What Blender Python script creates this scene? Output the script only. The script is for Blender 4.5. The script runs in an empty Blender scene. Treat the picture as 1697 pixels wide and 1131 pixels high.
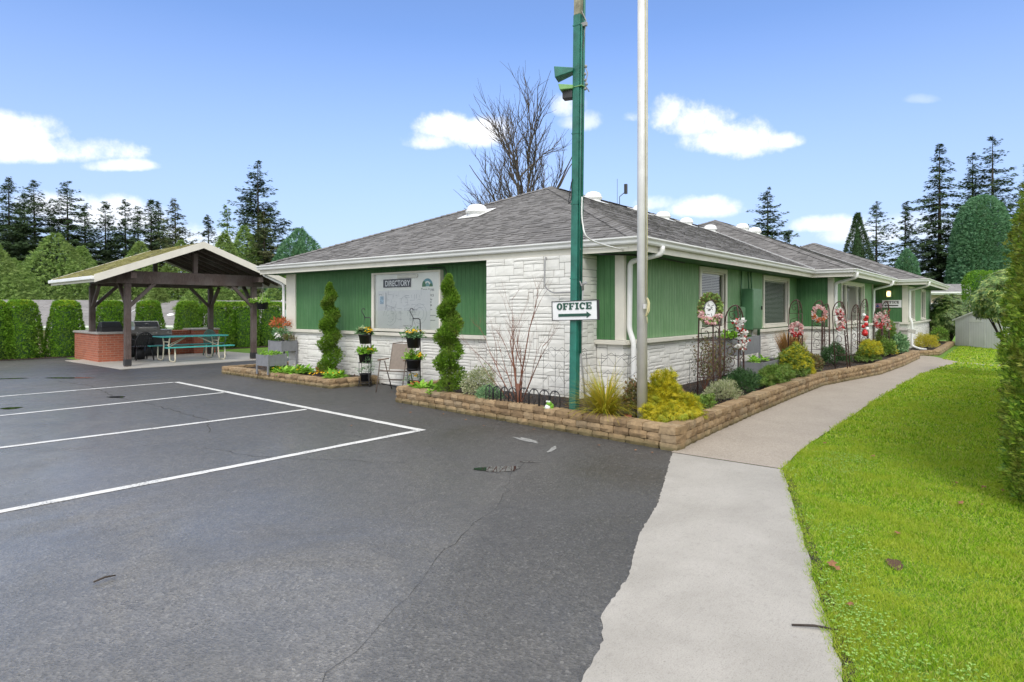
SUN_E=.75; SKY_S=.13; EXPO=1.42; AIR=1.0; DUST=.5; OZ=1.5; CN1=3.6; CLB=3.9; OVC=5.0; TR,TG,TB=.50,.555,.69
FOL=1.45
import bpy, math, random
import numpy as np
from mathutils import Vector, Matrix
random.seed(7); RNG = np.random.default_rng(11)
PI = math.pi
scene = bpy.context.scene
COL = scene.collection
# world frame: X runs along the entrance facade, Y along the car-park facade; the viewer stands near the origin
FX, FY = .7825, .6226
def at(px, d):
    """ground point at bearing px and depth d metres"""
    c = (px-848.5)/1040*d
    return (c*FY + d*FX, -c*FX + d*FY)
def hz(py, d): return 1.6 + (512-py)/1040*d

# ---------------------------------------------------------------- tagging
def tag(o, label=None, cat=None, group=None, kind=None):
    if label: o['label'] = label
    if cat: o['category'] = cat
    if group: o['group'] = group
    if kind: o['kind'] = kind
    return o
def empty(name, loc=(0,0,0), rz=0, label=None, cat=None, group=None):
    o = bpy.data.objects.new(name, None); COL.objects.link(o)
    o.location = loc; o.rotation_euler = (0,0,rz); o.empty_display_size = .2
    return tag(o, label, cat, group)
def link(name, me, mat=None, parent=None, loc=None, rz=None):
    o = bpy.data.objects.new(name, me); COL.objects.link(o)
    if mat is not None:
        for m in (mat if isinstance(mat,(list,tuple)) else [mat]): me.materials.append(m)
    if parent is not None: o.parent = parent
    if loc is not None: o.location = loc
    if rz is not None: o.rotation_euler = (0,0,rz)
    return o
def copy_tree(o, parent=None):
    c = o.copy(); COL.objects.link(c)
    if parent is not None: c.parent = parent
    for ch in list(o.children):
        copy_tree(ch, c)
    return c

# ---------------------------------------------------------------- mesh builder
class MB:
    def __init__(s): s.v=[]; s.f=[]; s.uv=[]; s.mi=[]; s.sm=[]
    def face(s, pts, uvs=None, mi=0, sm=False):
        n=len(s.v); s.v += [tuple(p) for p in pts]; s.f.append(list(range(n,n+len(pts))))
        if uvs is None:
            a=Vector(pts[1])-Vector(pts[0]); b=Vector(pts[2])-Vector(pts[0]); nn=a.cross(b)
            ax,ay,az=abs(nn.x),abs(nn.y),abs(nn.z)
            if az>=ax and az>=ay: uvs=[(p[0],p[1]) for p in pts]
            elif ax>=ay: uvs=[(p[1],p[2]) for p in pts]
            else: uvs=[(p[0],p[2]) for p in pts]
        s.uv += list(uvs); s.mi.append(mi); s.sm.append(sm)
    def hexa(s, p, mi=0, sm=False):
        """8 corners: bottom 4 ccw, top 4 ccw"""
        for q in ((3,2,1,0),(4,5,6,7),(0,1,5,4),(1,2,6,5),(2,3,7,6),(3,0,4,7)):
            s.face([p[i] for i in q], mi=mi, sm=sm)
    def box(s, x0,y0,z0,x1,y1,z1, rz=0, mi=0, piv=None):
        p=[(x0,y0,z0),(x1,y0,z0),(x1,y1,z0),(x0,y1,z0),(x0,y0,z1),(x1,y0,z1),(x1,y1,z1),(x0,y1,z1)]
        if rz:
            cx,cy = piv if piv else ((x0+x1)/2,(y0+y1)/2); c,sn=math.cos(rz),math.sin(rz)
            p=[(cx+(a-cx)*c-(b-cy)*sn, cy+(a-cx)*sn+(b-cy)*c, z) for a,b,z in p]
        s.hexa(p, mi)
        return s
    def beam(s, a, b, w, h, up=(0,0,1), mi=0):
        a=Vector(a); b=Vector(b); d=(b-a).normalized(); up=Vector(up)
        if abs(d.dot(up))>.99: up=Vector((1,0,0))
        sx=d.cross(up).normalized()*w/2; sz=sx.cross(d).normalized()*h/2
        p=[a-sx-sz,a+sx-sz,b+sx-sz,b-sx-sz,a-sx+sz,a+sx+sz,b+sx+sz,b-sx+sz]
        s.hexa([tuple(q) for q in p], mi)
        return s
    def tube(s, pts, r, n=8, mi=0, cap=True, sm=True):
        P=[Vector(p) for p in pts]; R = r if isinstance(r,(list,tuple)) else [r]*len(P)
        rings=[]; prev=None
        for i,p in enumerate(P):
            if i==0: t=P[1]-P[0]
            elif i==len(P)-1: t=P[-1]-P[-2]
            else: t=(P[i+1]-P[i]).normalized()+(P[i]-P[i-1]).normalized()
            if t.length<1e-9: t=Vector((0,0,1))
            t.normalize()
            if prev is None:
                a=Vector((0,0,1)) if abs(t.z)<.9 else Vector((1,0,0))
                u=t.cross(a).normalized()
            else:
                u=prev-t*prev.dot(t)
                if u.length<1e-6: u=t.orthogonal()
                u.normalize()
            w=t.cross(u); prev=u
            rings.append([tuple(p+(u*math.cos(2*PI*k/n)+w*math.sin(2*PI*k/n))*R[i]) for k in range(n)])
        base=len(s.v)
        for rg in rings: s.v+=rg
        for i in range(len(P)-1):
            for k in range(n):
                k2=(k+1)%n
                s.f.append([base+i*n+k, base+i*n+k2, base+(i+1)*n+k2, base+(i+1)*n+k])
                s.uv += [(k/n,i),(k/n+1/n,i),(k/n+1/n,i+1),(k/n,i+1)]; s.mi.append(mi); s.sm.append(sm)
        if cap:
            s.f.append([base+k for k in range(n)][::-1]); s.uv+=[(0,0)]*n; s.mi.append(mi); s.sm.append(False)
            o=base+(len(P)-1)*n
            s.f.append([o+k for k in range(n)]); s.uv+=[(0,0)]*n; s.mi.append(mi); s.sm.append(False)
        return s
    def lathe(s, prof, c=(0,0,0), n=20, mi=0, sx=1, sy=1, sm=True):
        base=len(s.v)
        for r,z in prof:
            for k in range(n): s.v.append((c[0]+r*sx*math.cos(2*PI*k/n), c[1]+r*sy*math.sin(2*PI*k/n), c[2]+z))
        for i in range(len(prof)-1):
            for k in range(n):
                k2=(k+1)%n
                s.f.append([base+i*n+k,base+i*n+k2,base+(i+1)*n+k2,base+(i+1)*n+k]); s.uv+=[(k/n,0),(k/n,0),(k/n,1),(k/n,1)]; s.mi.append(mi); s.sm.append(sm)
        return s
    def ball(s, c, r, n=10, m=6, sz=1, mi=0):
        prof=[(max(1e-4,r*math.sin(PI*j/m)), -r*sz*math.cos(PI*j/m)) for j in range(m+1)]
        return s.lathe(prof, c, n, mi)
    def poly(s, pts, z0, z1=None, mi=0):
        """polygon (xy list) as a sheet at z0, or prism z0..z1"""
        if z1 is None: s.face([(x,y,z0) for x,y in pts], mi=mi); return s
        s.face([(x,y,z1) for x,y in pts], mi=mi); s.face([(x,y,z0) for x,y in pts][::-1], mi=mi)
        n=len(pts)
        for i in range(n):
            a=pts[i]; b=pts[(i+1)%n]; s.face([(a[0],a[1],z0),(b[0],b[1],z0),(b[0],b[1],z1),(a[0],a[1],z1)], mi=mi)
        return s
    def strip(s, left, right, z, mi=0):
        for i in range(len(left)-1):
            s.face([(*left[i],z),(*right[i],z),(*right[i+1],z),(*left[i+1],z)][::-1], mi=mi)
        return s
    def build(s, name, mat=None, parent=None, loc=None, rz=None, bevel=0, smooth=None):
        me=bpy.data.meshes.new(name); me.from_pydata(s.v,[],s.f); 
        uvl=me.uv_layers.new(name='UVMap')
        fl=np.array(s.uv,dtype=np.float32).ravel()
        uvl.data.foreach_set('uv', fl)
        me.polygons.foreach_set('material_index', np.array(s.mi,dtype=np.int32))
        sm=np.array(s.sm if smooth is None else [smooth]*len(s.f),dtype=bool)
        me.polygons.foreach_set('use_smooth', sm)
        me.update()
        o=link(name, me, mat, parent, loc, rz)
        if bevel:
            import bmesh
            bm=bmesh.new(); bm.from_mesh(me); bmesh.ops.remove_doubles(bm, verts=bm.verts, dist=1e-5); bm.to_mesh(me); bm.free()
            md=o.modifiers.new('b','BEVEL'); md.width=bevel; md.segments=2; md.limit_method='ANGLE'; md.angle_limit=.6
        return o

def np_mesh(name, V, F, mat=None, parent=None, smooth=False, mi=None):
    me=bpy.data.meshes.new(name); nv=len(V); nf,k=F.shape
    me.vertices.add(nv); me.vertices.foreach_set('co', V.astype(np.float32).ravel())
    me.loops.add(nf*k); me.loops.foreach_set('vertex_index', F.astype(np.int32).ravel())
    me.polygons.add(nf); me.polygons.foreach_set('loop_start', np.arange(0,nf*k,k,dtype=np.int32))
    if mi is not None: me.polygons.foreach_set('material_index', mi.astype(np.int32))
    if smooth: me.polygons.foreach_set('use_smooth', np.ones(nf,dtype=bool))
    me.update(calc_edges=True)
    return link(name, me, mat, parent)

# leaf templates: x = width, y = length, z = normal
def T_leaf(w=.5, bend=.15):
    V=np.array([(0,0,0),(w/2,.45,-.06),(0,1,-bend),(-w/2,.45,-.06),(0,.45,.03)],float)
    F=np.array([(0,1,4),(1,2,4),(2,3,4),(3,0,4)]); return V,F
def T_spray(k=3, w=.16, spread=.9):
    V=[];F=[]
    for i in range(k):
        a=(i-(k-1)/2)*spread/max(1,k-1)*1.1; L=1-.25*abs(i-(k-1)/2)
        d=np.array([math.sin(a),math.cos(a)]); p=np.array([d[1],-d[0]])*w/2
        n=len(V); z=-.12*abs(a)
        V+= [(-p[0]*.5,-p[1]*.5,0),(p[0]*.5,p[1]*.5,0),tuple(d*L*.6+p)+(z*.4+.05,),tuple(d*L*.6-p)+(z*.4+.05,),tuple(d*L)+(z-.05,)]
        V[-3]=(d[0]*L*.6+p[0],d[1]*L*.6+p[1],.05+z*.4); V[-2]=(d[0]*L*.6-p[0],d[1]*L*.6-p[1],.05+z*.4); V[-1]=(d[0]*L,d[1]*L,z-.05)
        F+=[(n,n+1,n+2),(n,n+2,n+3),(n+3,n+2,n+4)]
    return np.array(V,float),np.array(F)
def T_blade(w=.08, bend=.35):
    V=np.array([(-w/2,0,0),(w/2,0,0),(w*.35,.55,bend*-.25),(-w*.35,.55,bend*-.25),(0,1,-bend)],float)
    return V,np.array([(0,1,2),(0,2,3),(3,2,4)])
def basis(dirs, up, roll=None):
    """matrices with columns (x,y,z): y along dirs, z near up"""
    y=dirs/np.linalg.norm(dirs,axis=1,keepdims=True)
    x=np.cross(y,up); n=np.linalg.norm(x,axis=1,keepdims=True); bad=(n[:,0]<1e-4)
    x[bad]=np.cross(y[bad],np.array([1.,.3,0])); n=np.linalg.norm(x,axis=1,keepdims=True); x/=n
    z=np.cross(x,y)
    if roll is not None:
        c=np.cos(roll)[:,None]; s=np.sin(roll)[:,None]; x,z=x*c+z*s, z*c-x*s
    return np.stack([x,y,z],axis=2)
def inst(T, pos, M, scale):
    V,F=T; N=len(pos); k=len(V)
    if np.ndim(scale)==0: scale=np.full(N,scale)
    sc = scale if np.ndim(scale)==2 else np.repeat(scale[:,None],3,axis=1)
    A=V[None,:,:]*sc[:,None,:]
    W=np.einsum('nij,nkj->nki',M,A)+pos[:,None,:]
    FF=(F[None,:,:]+(np.arange(N)*k)[:,None,None]).reshape(-1,F.shape[1])
    return W.reshape(-1,3),FF
def merge(parts):
    V=[];F=[];o=0
    for v,f in parts: V.append(v); F.append(f+o); o+=len(v)
    return np.concatenate(V),np.concatenate(F)
def rnd_dirs(n):
    v=RNG.normal(size=(n,3)); return v/np.linalg.norm(v,axis=1,keepdims=True)
def lump(P, seed, f=1.0):
    """cheap smooth noise in -1..1"""
    r=np.random.default_rng(int(abs(seed)*100)); o=np.zeros(len(P))
    for i in range(6):
        k=r.normal(size=3)*f*(1.5+i*.8); o+=np.sin(P@k+r.uniform(0,6.28))/(1+i*.35)
    return o/3.2

# ---------------------------------------------------------------- materials
def newmat(name):
    m=bpy.data.materials.new(name); m.use_nodes=True; nt=m.node_tree
    return m, nt, nt.nodes['Principled BSDF']
def N(nt,t,**kw):
    n=nt.nodes.new(t)
    for k,v in kw.items():
        if k.startswith('i_'): n.inputs[int(k[2:]) if k[2:].isdigit() else k[2:].replace('_',' ')].default_value=v
        else: setattr(n,k,v)
    return n
def L(nt,a,b): nt.links.new(a,b)
def math_(nt,op,a,b=None,c=None):
    n=nt.nodes.new('ShaderNodeMath'); n.operation=op
    for i,x in enumerate((a,b,c)):
        if x is None: continue
        if isinstance(x,(int,float)): n.inputs[i].default_value=x
        else: nt.links.new(x,n.inputs[i])
    return n.outputs[0]
def ramp(nt, src, stops, interp='LINEAR'):
    r=nt.nodes.new('ShaderNodeValToRGB'); r.color_ramp.interpolation=interp; e=r.color_ramp.elements
    while len(e)<len(stops): e.new(.5)
    for i,(p,c) in enumerate(stops):
        e[i].position=p; e[i].color=(c,c,c,1) if isinstance(c,(int,float)) else (*c,1)
    nt.links.new(src, r.inputs[0]); return r.outputs[0]
def noise(nt, scale, detail=4, rough=.6, vec=None, dist=0, dim='3D'):
    n=nt.nodes.new('ShaderNodeTexNoise'); n.noise_dimensions=dim
    n.inputs['Scale'].default_value=scale; n.inputs['Detail'].default_value=detail; n.inputs['Roughness'].default_value=rough; n.inputs['Distortion'].default_value=dist
    if vec is not None: nt.links.new(vec,n.inputs['Vector'])
    return n.outputs['Fac']
def mixc(nt, fac, a, b, mode='MIX'):
    n=nt.nodes.new('ShaderNodeMix'); n.data_type='RGBA'; n.blend_type=mode
    for s,x in ((n.inputs[0],fac),(n.inputs[6],a),(n.inputs[7],b)):
        if isinstance(x,(int,float)): s.default_value=x
        elif isinstance(x,tuple): s.default_value=(*x,1)
        else: nt.links.new(x,s)
    return n.outputs[2]
def bump(nt, h, strength=.4, dist=.01, prev=None):
    b=nt.nodes.new('ShaderNodeBump'); b.inputs['Strength'].default_value=strength; b.inputs['Distance'].default_value=dist
    nt.links.new(h,b.inputs['Height'])
    if prev is not None: nt.links.new(prev,b.inputs['Normal'])
    return b.outputs[0]
def wpos(nt): return nt.nodes.new('ShaderNodeNewGeometry').outputs['Position']
def opos(nt): return nt.nodes.new('ShaderNodeTexCoord').outputs['Object']
def island(nt): return nt.nodes.new('ShaderNodeNewGeometry').outputs['Random Per Island']

def simple(name, col, rough=.6, metal=0, var=.12, scale=6, bs=.15, bscale=60, bd=.004, spec=.5):
    m,nt,p=newmat(name); v=opos(nt)
    n=noise(nt,scale,5,.65,v)
    dark=tuple(c*(1-var*1.6) for c in col); lite=tuple(min(1,c*(1+var)) for c in col)
    L(nt, ramp(nt,n,[(.3,dark),(.7,lite)]), p.inputs['Base Color'])
    L(nt, math_(nt,'ADD',math_(nt,'MULTIPLY',noise(nt,scale*3,4,.6,v),.25),rough-.12), p.inputs['Roughness'])
    p.inputs['Metallic'].default_value=metal; p.inputs['Specular IOR Level'].default_value=spec
    if bs: L(nt,bump(nt,noise(nt,bscale,4,.6,v),bs,bd),p.inputs['Normal'])
    return m
def leafmat(name, cols, rough=.55, trans=.25, patch=1.2, patchcol=None, patchamt=.5, spec=.3):
    """per-leaf colour from a few tones, plus broad patches"""
    m,nt,p=newmat(name); r=island(nt)
    cols=[tuple(min(.9,x*(FOL if max(c)<.45 else 1)) for x in c) for c in cols]; patchcol=tuple(x*FOL for x in patchcol) if patchcol else None
    k=len(cols); stops=[(i/(k-1) if k>1 else 0,c) for i,c in enumerate(cols)]
    c=ramp(nt,r,stops)
    if patchcol:
        c=mixc(nt, math_(nt,'MULTIPLY',ramp(nt,noise(nt,patch,3,.6,wpos(nt)),[(.45,0.),(.62,1.)]),patchamt), c, patchcol)
    L(nt,c,p.inputs['Base Color']); p.inputs['Roughness'].default_value=rough; p.inputs['Specular IOR Level'].default_value=spec
    if trans:
        t=nt.nodes.new('ShaderNodeBsdfTranslucent'); L(nt,c,t.inputs['Color'])
        mx=nt.nodes.new('ShaderNodeMixShader'); mx.inputs[0].default_value=trans
        L(nt,p.outputs[0],mx.inputs[1]); L(nt,t.outputs[0],mx.inputs[2]); L(nt,mx.outputs[0],nt.nodes['Material Output'].inputs[0])
    return m
M={}
M['white']=simple('white_paint',(.80,.79,.75),.45,var=.04,scale=3,bs=.05)
M['cream']=simple('cream_paint',(.70,.67,.58),.5,var=.06,scale=3,bs=.05)
M['gutter']=simple('white_gutter',(.80,.80,.78),.35,var=.05,scale=1.5,bs=.03)
M['black']=simple('black_metal',(.02,.02,.022),.45,var=.2,bs=.1)
M['blackp']=simple('black_plastic',(.016,.016,.018),.5,var=.2,bs=.05)
M['rust']=simple('rusted_iron',(.075,.035,.028),.7,var=.4,scale=14,bs=.3,bscale=120)
M['cab']=simple('green_cabinet',(.075,.19,.09),.45,var=.08,scale=4,bs=.05)
M['pole']=simple('teal_green_paint',(.02,.155,.115),.45,var=.25,scale=5,bs=.15)
M['galv']=simple('galvanised_metal',(.66,.65,.63),.42,metal=.25,var=.08,scale=5,bs=.05)
M['grey']=simple('grey_conduit',(.30,.30,.30),.5,var=.1)
M['steel']=simple('stainless_steel',(.60,.59,.57),.32,metal=.85,var=.08,scale=8,bs=.04)
M['darkwin']=simple('smoked_glass',(.06,.065,.075),.22,var=.05,bs=0)
M['wood']=None
M['teal']=simple('teal_plastic',(.06,.42,.37),.4,var=.08,bs=.05)
M['ivory']=simple('ivory_tube',(.72,.66,.50),.45,var=.06)
M['bedgrey']=simple('grey_composite',(.21,.215,.23),.6,var=.1,scale=10,bs=.2,bscale=80)
M['soil']=simple('dark_soil',(.035,.024,.018),.9,var=.5,scale=30,bs=.9,bscale=90,bd=.02)
M['signw']=simple('sign_white',(.80,.80,.80),.35,var=.03,bs=0)
M['signg']=simple('sign_green',(.012,.07,.045),.4,var=.1,bs=0)
M['ink']=simple('black_ink',(.03,.03,.032),.5,var=.1,bs=0)
M['cord']=simple('yellow_rope',(.55,.50,.28),.8,var=.2,bs=.3)
M['cloth']=simple('taupe_mesh_fabric',(.24,.20,.165),.8,var=.1,scale=20,bs=.3,bscale=300,bd=.002)
M['frame']=simple('bronze_tube',(.13,.10,.08),.45,var=.1,bs=.05)
M['counter']=simple('concrete_counter',(.36,.34,.31),.7,var=.15,scale=8,bs=.2)
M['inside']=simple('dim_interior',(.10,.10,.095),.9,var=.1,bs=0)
M['blind']=simple('white_blind',(.62,.62,.58),.5,var=.03,bs=0)
M['beige']=simple('beige_siding',(.50,.40,.30),.7,var=.06)
M['shedroof']=simple('brown_shed_roof',(.20,.15,.12),.85,var=.15,scale=12)
M['red']=simple('red_ornament',(.55,.02,.02),.3,var=.15,bs=0)
M['mesh']=simple('thin_dark_wire',(.10,.10,.10),.5,var=.1,bs=0)
M['brickred']=simple('loose_red_brick',(.40,.13,.07),.8,var=.2,scale=15)
M['bark']=simple('dark_bark',(.055,.042,.033),.9,var=.4,scale=8,bs=.8,bscale=30,bd=.02)
M['greybark']=simple('grey_brown_bark',(.095,.075,.06),.9,var=.4,scale=5,bs=.7,bscale=25,bd=.02)
M['redtwig']=simple('red_brown_bark',(.20,.075,.04),.6,var=.3,scale=12,bs=.3)
M['conc_dirt']=simple('pale_cement_smear',(.26,.26,.25),.7,var=.3,scale=20)
M['crack']=simple('asphalt_crack_fill',(.075,.075,.075),.9,var=.5,scale=60,bs=.8,bscale=200,bd=.01)
M['dryleaf']=leafmat('fallen_leaf',[(.17,.075,.035),(.22,.11,.05),(.12,.055,.03)],.7,.1)

def wood():
    m,nt,p=newmat('weathered_stained_timber'); v=opos(nt)
    mp=N(nt,'ShaderNodeMapping'); mp.inputs['Scale'].default_value=(6,6,1.2); L(nt,v,mp.inputs[0])
    n=noise(nt,5,6,.7,mp.outputs[0],1.5); n2=noise(nt,1.3,3,.6,v)
    c=ramp(nt,n,[(.25,(.045,.030,.026)),(.55,(.10,.070,.060)),(.8,(.17,.135,.12))])
    c=mixc(nt, ramp(nt,n2,[(.45,0.),(.75,.6)]), c, (.20,.18,.165))
    L(nt,c,p.inputs['Base Color']); p.inputs['Roughness'].default_value=.75
    L(nt,bump(nt,n,.4,.006),p.inputs['Normal']); return m
M['wood']=wood()
def siding(stops=[(.25,(.050,.145,.052)),(.5,(.088,.205,.084)),(.78,(.20,.31,.17))],nm='green_grooved_siding',wide=(.14,.27,.13)):
    m,nt,p=newmat(nm); v=wpos(nt)
    s=N(nt,'ShaderNodeSeparateXYZ'); L(nt,v,s.inputs[0])
    u=math_(nt,'ADD',s.outputs[0],s.outputs[1])
    fr=math_(nt,'FRACT',math_(nt,'MULTIPLY',u,9.0))
    g=ramp(nt,math_(nt,'ABSOLUTE',math_(nt,'SUBTRACT',fr,.5)),[(0.,0.),(.06,0.),(.09,1.)])
    mp=N(nt,'ShaderNodeMapping'); mp.inputs['Scale'].default_value=(22,22,1.1); L(nt,v,mp.inputs[0])
    n=noise(nt,2.2,6,.75,mp.outputs[0],.4); n2=noise(nt,1.1,4,.6,v)
    c=ramp(nt,n,stops)
    c=mixc(nt,ramp(nt,n2,[(.4,0.),(.75,.35)]),c,wide)
    c=mixc(nt,math_(nt,'MULTIPLY',math_(nt,'SUBTRACT',1.0,g),.38),c,(.03,.085,.035))
    L(nt,c,p.inputs['Base Color']); p.inputs['Roughness'].default_value=.62; p.inputs['Specular IOR Level'].default_value=.3
    b=bump(nt,g,.6,.006); b=bump(nt,n,.35,.004,b); L(nt,b,p.inputs['Normal']); return m
M['siding']=siding([(.25,(.038,.125,.040)),(.5,(.060,.168,.060)),(.78,(.12,.235,.11))]); M['siding_bright']=siding([(.25,(.080,.20,.070)),(.48,(.15,.30,.13)),(.74,(.34,.47,.29))],'brightened_green_siding',(.22,.37,.19))  # lighter copy of the siding, brightening the walls facing -Y by colour
def stone():
    m,nt,p=newmat('white_painted_stone'); v=wpos(nt)
    n=noise(nt,28,6,.7,v); n2=noise(nt,3,4,.6,v); r=island(nt)
    c=ramp(nt,n2,[(.3,(.76,.745,.69)),(.7,(.87,.86,.81))])
    c=mixc(nt,ramp(nt,r,[(0.,0.),(1.,.28)]),c,(.70,.685,.64))
    c=mixc(nt,ramp(nt,n,[(.28,.30),(.45,0.)]),c,(.45,.43,.38))
    sx=N(nt,'ShaderNodeSeparateXYZ'); L(nt,v,sx.inputs[0])
    L(nt,c,p.inputs['Base Color']); p.inputs['Roughness'].default_value=.6
    vo=nt.nodes.new('ShaderNodeTexVoronoi'); vo.inputs['Scale'].default_value=14; L(nt,v,vo.inputs['Vector'])
    b=bump(nt,vo.outputs['Distance'],.12,.010); b=bump(nt,n,.40,.006,b); L(nt,b,p.inputs['Normal']); return m
M['stone']=stone(); M['mortar']=simple('grey_mortar_joint',(.30,.29,.27),.9,var=.2,scale=20)
def block():
    m,nt,p=newmat('tan_retaining_block'); v=wpos(nt)
    r=island(nt); n=noise(nt,16,6,.7,v); n2=noise(nt,2.0,5,.6,v)
    c=ramp(nt,r,[(0.,(.22,.145,.075)),(.35,(.32,.215,.11)),(.7,(.41,.285,.155)),(1.,(.30,.225,.135))])
    c=mixc(nt,ramp(nt,n,[(.3,.55),(.6,0.)]),c,(.09,.062,.035))
    sx=N(nt,'ShaderNodeSeparateXYZ'); L(nt,v,sx.inputs[0])
    lowm=math_(nt,'MULTIPLY',ramp(nt,math_(nt,'ADD',sx.outputs[2],math_(nt,'MULTIPLY',n2,.12)),[(.08,1.),(.17,0.)]),.7)
    c=mixc(nt,lowm,c,(.10,.095,.035))
    L(nt,c,p.inputs['Base Color']); p.inputs['Roughness'].default_value=.85
    L(nt,bump(nt,n,.8,.012),p.inputs['Normal']); return m
M['block']=block()
def brick():
    m,nt,p=newmat('red_brick'); uv=N(nt,'ShaderNodeUVMap').outputs[0]
    b=nt.nodes.new('ShaderNodeTexBrick'); L(nt,uv,b.inputs['Vector']); b.inputs['Scale'].default_value=1
    b.inputs['Brick Width'].default_value=.205; b.inputs['Row Height'].default_value=.068; b.inputs['Mortar Size'].default_value=.006; b.inputs['Mortar Smooth'].default_value=.2
    b.inputs['Color1'].default_value=(.42,.12,.06,1); b.inputs['Color2'].default_value=(.28,.075,.04,1); b.inputs['Mortar'].default_value=(.42,.27,.19,1); b.inputs['Bias'].default_value=-.2
    v=opos(nt); n=noise(nt,25,5,.7,v)
    c=mixc(nt,ramp(nt,n,[(.3,.4),(.6,0.)]),b.outputs[0],(.14,.06,.05))
    L(nt,c,p.inputs['Base Color']); p.inputs['Roughness'].default_value=.85
    bb=bump(nt,b.outputs['Fac'],-.6,.006); L(nt,bump(nt,n,.3,.004,bb),p.inputs['Normal']); return m
M['brick']=brick()
def shingle():
    m,nt,p=newmat('grey_asphalt_shingle'); r=island(nt); v=wpos(nt)
    c=ramp(nt,r,[(0.,(.12,.115,.11)),(.30,(.165,.158,.152)),(.7,(.20,.192,.186)),(1.,(.24,.232,.225))])
    n=noise(nt,160,3,.7,v); c=mixc(nt,ramp(nt,n,[(.35,.45),(.55,0.)]),c,(.04,.04,.042))
    n2=noise(nt,.7,4,.6,v); c=mixc(nt,ramp(nt,n2,[(.45,0.),(.8,.25)]),c,(.17,.16,.155))
    L(nt,c,p.inputs['Base Color']); p.inputs['Roughness'].default_value=.88; p.inputs['Specular IOR Level'].default_value=.3
    L(nt,bump(nt,n,.6,.004),p.inputs['Normal']); return m
M['shingle']=shingle()
def moss():
    m,nt,p=newmat('mossy_shingle'); v=wpos(nt); r=island(nt)
    c=ramp(nt,r,[(0.,(.10,.095,.08)),(1.,(.18,.16,.13))])
    n=noise(nt,3.5,5,.7,v); n3=noise(nt,45,4,.7,v)
    mo=ramp(nt,n3,[(.3,(.17,.17,.04)),(.7,(.36,.33,.10))])
    c=mixc(nt,ramp(nt,math_(nt,'ADD',n,math_(nt,'MULTIPLY',n3,.3)),[(.42,.15),(.66,1.)]),c,mo)
    L(nt,c,p.inputs['Base Color']); p.inputs['Roughness'].default_value=.95
    L(nt,bump(nt,n3,.9,.03),p.inputs['Normal']); return m
M['moss']=moss()
def asphalt():
    m,nt,p=newmat('wet_asphalt'); v=wpos(nt)
    vo=nt.nodes.new('ShaderNodeTexVoronoi'); vo.inputs['Scale'].default_value=70; vo.inputs['Randomness'].default_value=1; L(nt,v,vo.inputs['Vector'])
    fine=noise(nt,140,4,.75,v); mid=noise(nt,9,5,.6,v); big=noise(nt,.55,4,.55,v,.6)
    c=ramp(nt,vo.outputs['Color'],[(.0,(.018,.017,.015)),(.45,(.037,.035,.032)),(.8,(.068,.065,.060)),(1.,(.17,.165,.155))])
    c=mixc(nt,ramp(nt,big,[(.35,.0),(.7,.45)]),c,(.066,.066,.067))
    c=mixc(nt,ramp(nt,mid,[(.25,.5),(.5,0.)]),c,(.018,.018,.02))
    # left lot paled in base colour for sky sheen; newer strip by building black
    sy=N(nt,'ShaderNodeSeparateXYZ'); L(nt,v,sy.inputs[0])
    ax=math_(nt,'ADD',sy.outputs[0],math_(nt,'ADD',math_(nt,'MULTIPLY',big,2.6),math_(nt,'MULTIPLY',sy.outputs[1],-.05)))
    seam=math_(nt,'SUBTRACT',math_(nt,'SUBTRACT',sy.outputs[1],2.2),math_(nt,'MULTIPLY',math_(nt,'SUBTRACT',sy.outputs[0],1.3),.45))
    seam=math_(nt,'ADD',seam,math_(nt,'MULTIPLY',math_(nt,'SUBTRACT',mid,.5),.12))
    ax=math_(nt,'ADD',ax,ramp(nt,math_(nt,'MULTIPLY',seam,-1.0),[(0.,0.),(.22,1.)])) ; ax=math_(nt,'ADD',ax,ramp(nt,math_(nt,'MULTIPLY',seam,-1.0),[(0.,0.),(.30,.3)]))
    pale_lot=ramp(nt,math_(nt,'MULTIPLY',ax,.1),[(.30,1.),(.42,.55),(.62,0.)])
    sheen_tone=ramp(nt,vo.outputs['Color'],[(0.,(.088,.083,.075)),(.45,(.155,.146,.132)),(.85,(.205,.194,.176)),(1.,(.33,.318,.29))])
    sheen_tone=mixc(nt,ramp(nt,mid,[(.3,.35),(.55,0.)]),sheen_tone,(.08,.08,.08)); sheen_tone=mixc(nt,ramp(nt,noise(nt,.9,5,.65,v,1.2),[(.35,.5),(.6,0.)]),sheen_tone,(.085,.085,.085))
    c=mixc(nt,math_(nt,'MULTIPLY',pale_lot,.9),c,sheen_tone)
    L(nt,c,p.inputs['Base Color'])
    # wetness: smooth sheen on the pale lot, drier near the building
    sx=N(nt,'ShaderNodeSeparateXYZ'); L(nt,v,sx.inputs[0])
    dry=math_(nt,'ADD',math_(nt,'MULTIPLY',sx.outputs[0],.05),math_(nt,'MULTIPLY',big,.5))
    rg=ramp(nt,dry,[(.16,.22),(.34,.28),(.50,.40),(.66,.60)]); rg=math_(nt,'ADD',rg,math_(nt,'MULTIPLY',math_(nt,'SUBTRACT',noise(nt,.8,4,.6,v,2.0),.5),.35))
    rg=math_(nt,'ADD',rg,math_(nt,'MULTIPLY',fine,.10))
    L(nt,rg,p.inputs['Roughness'])
    wet=ramp(nt,noise(nt,.45,4,.6,v,1.5),[(.38,0.),(.56,1.)]); L(nt,math_(nt,'MULTIPLY',math_(nt,'MULTIPLY',pale_lot,wet),.40),p.inputs['Coat Weight']); p.inputs['Coat Roughness'].default_value=.16; p.inputs['Coat IOR'].default_value=1.4; p.inputs['Specular IOR Level'].default_value=.8
    b=bump(nt,vo.outputs['Distance'],.55,.007); b=bump(nt,fine,.45,.005,b); b=bump(nt,noise(nt,22,4,.6,v),.35,.010,b)
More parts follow.
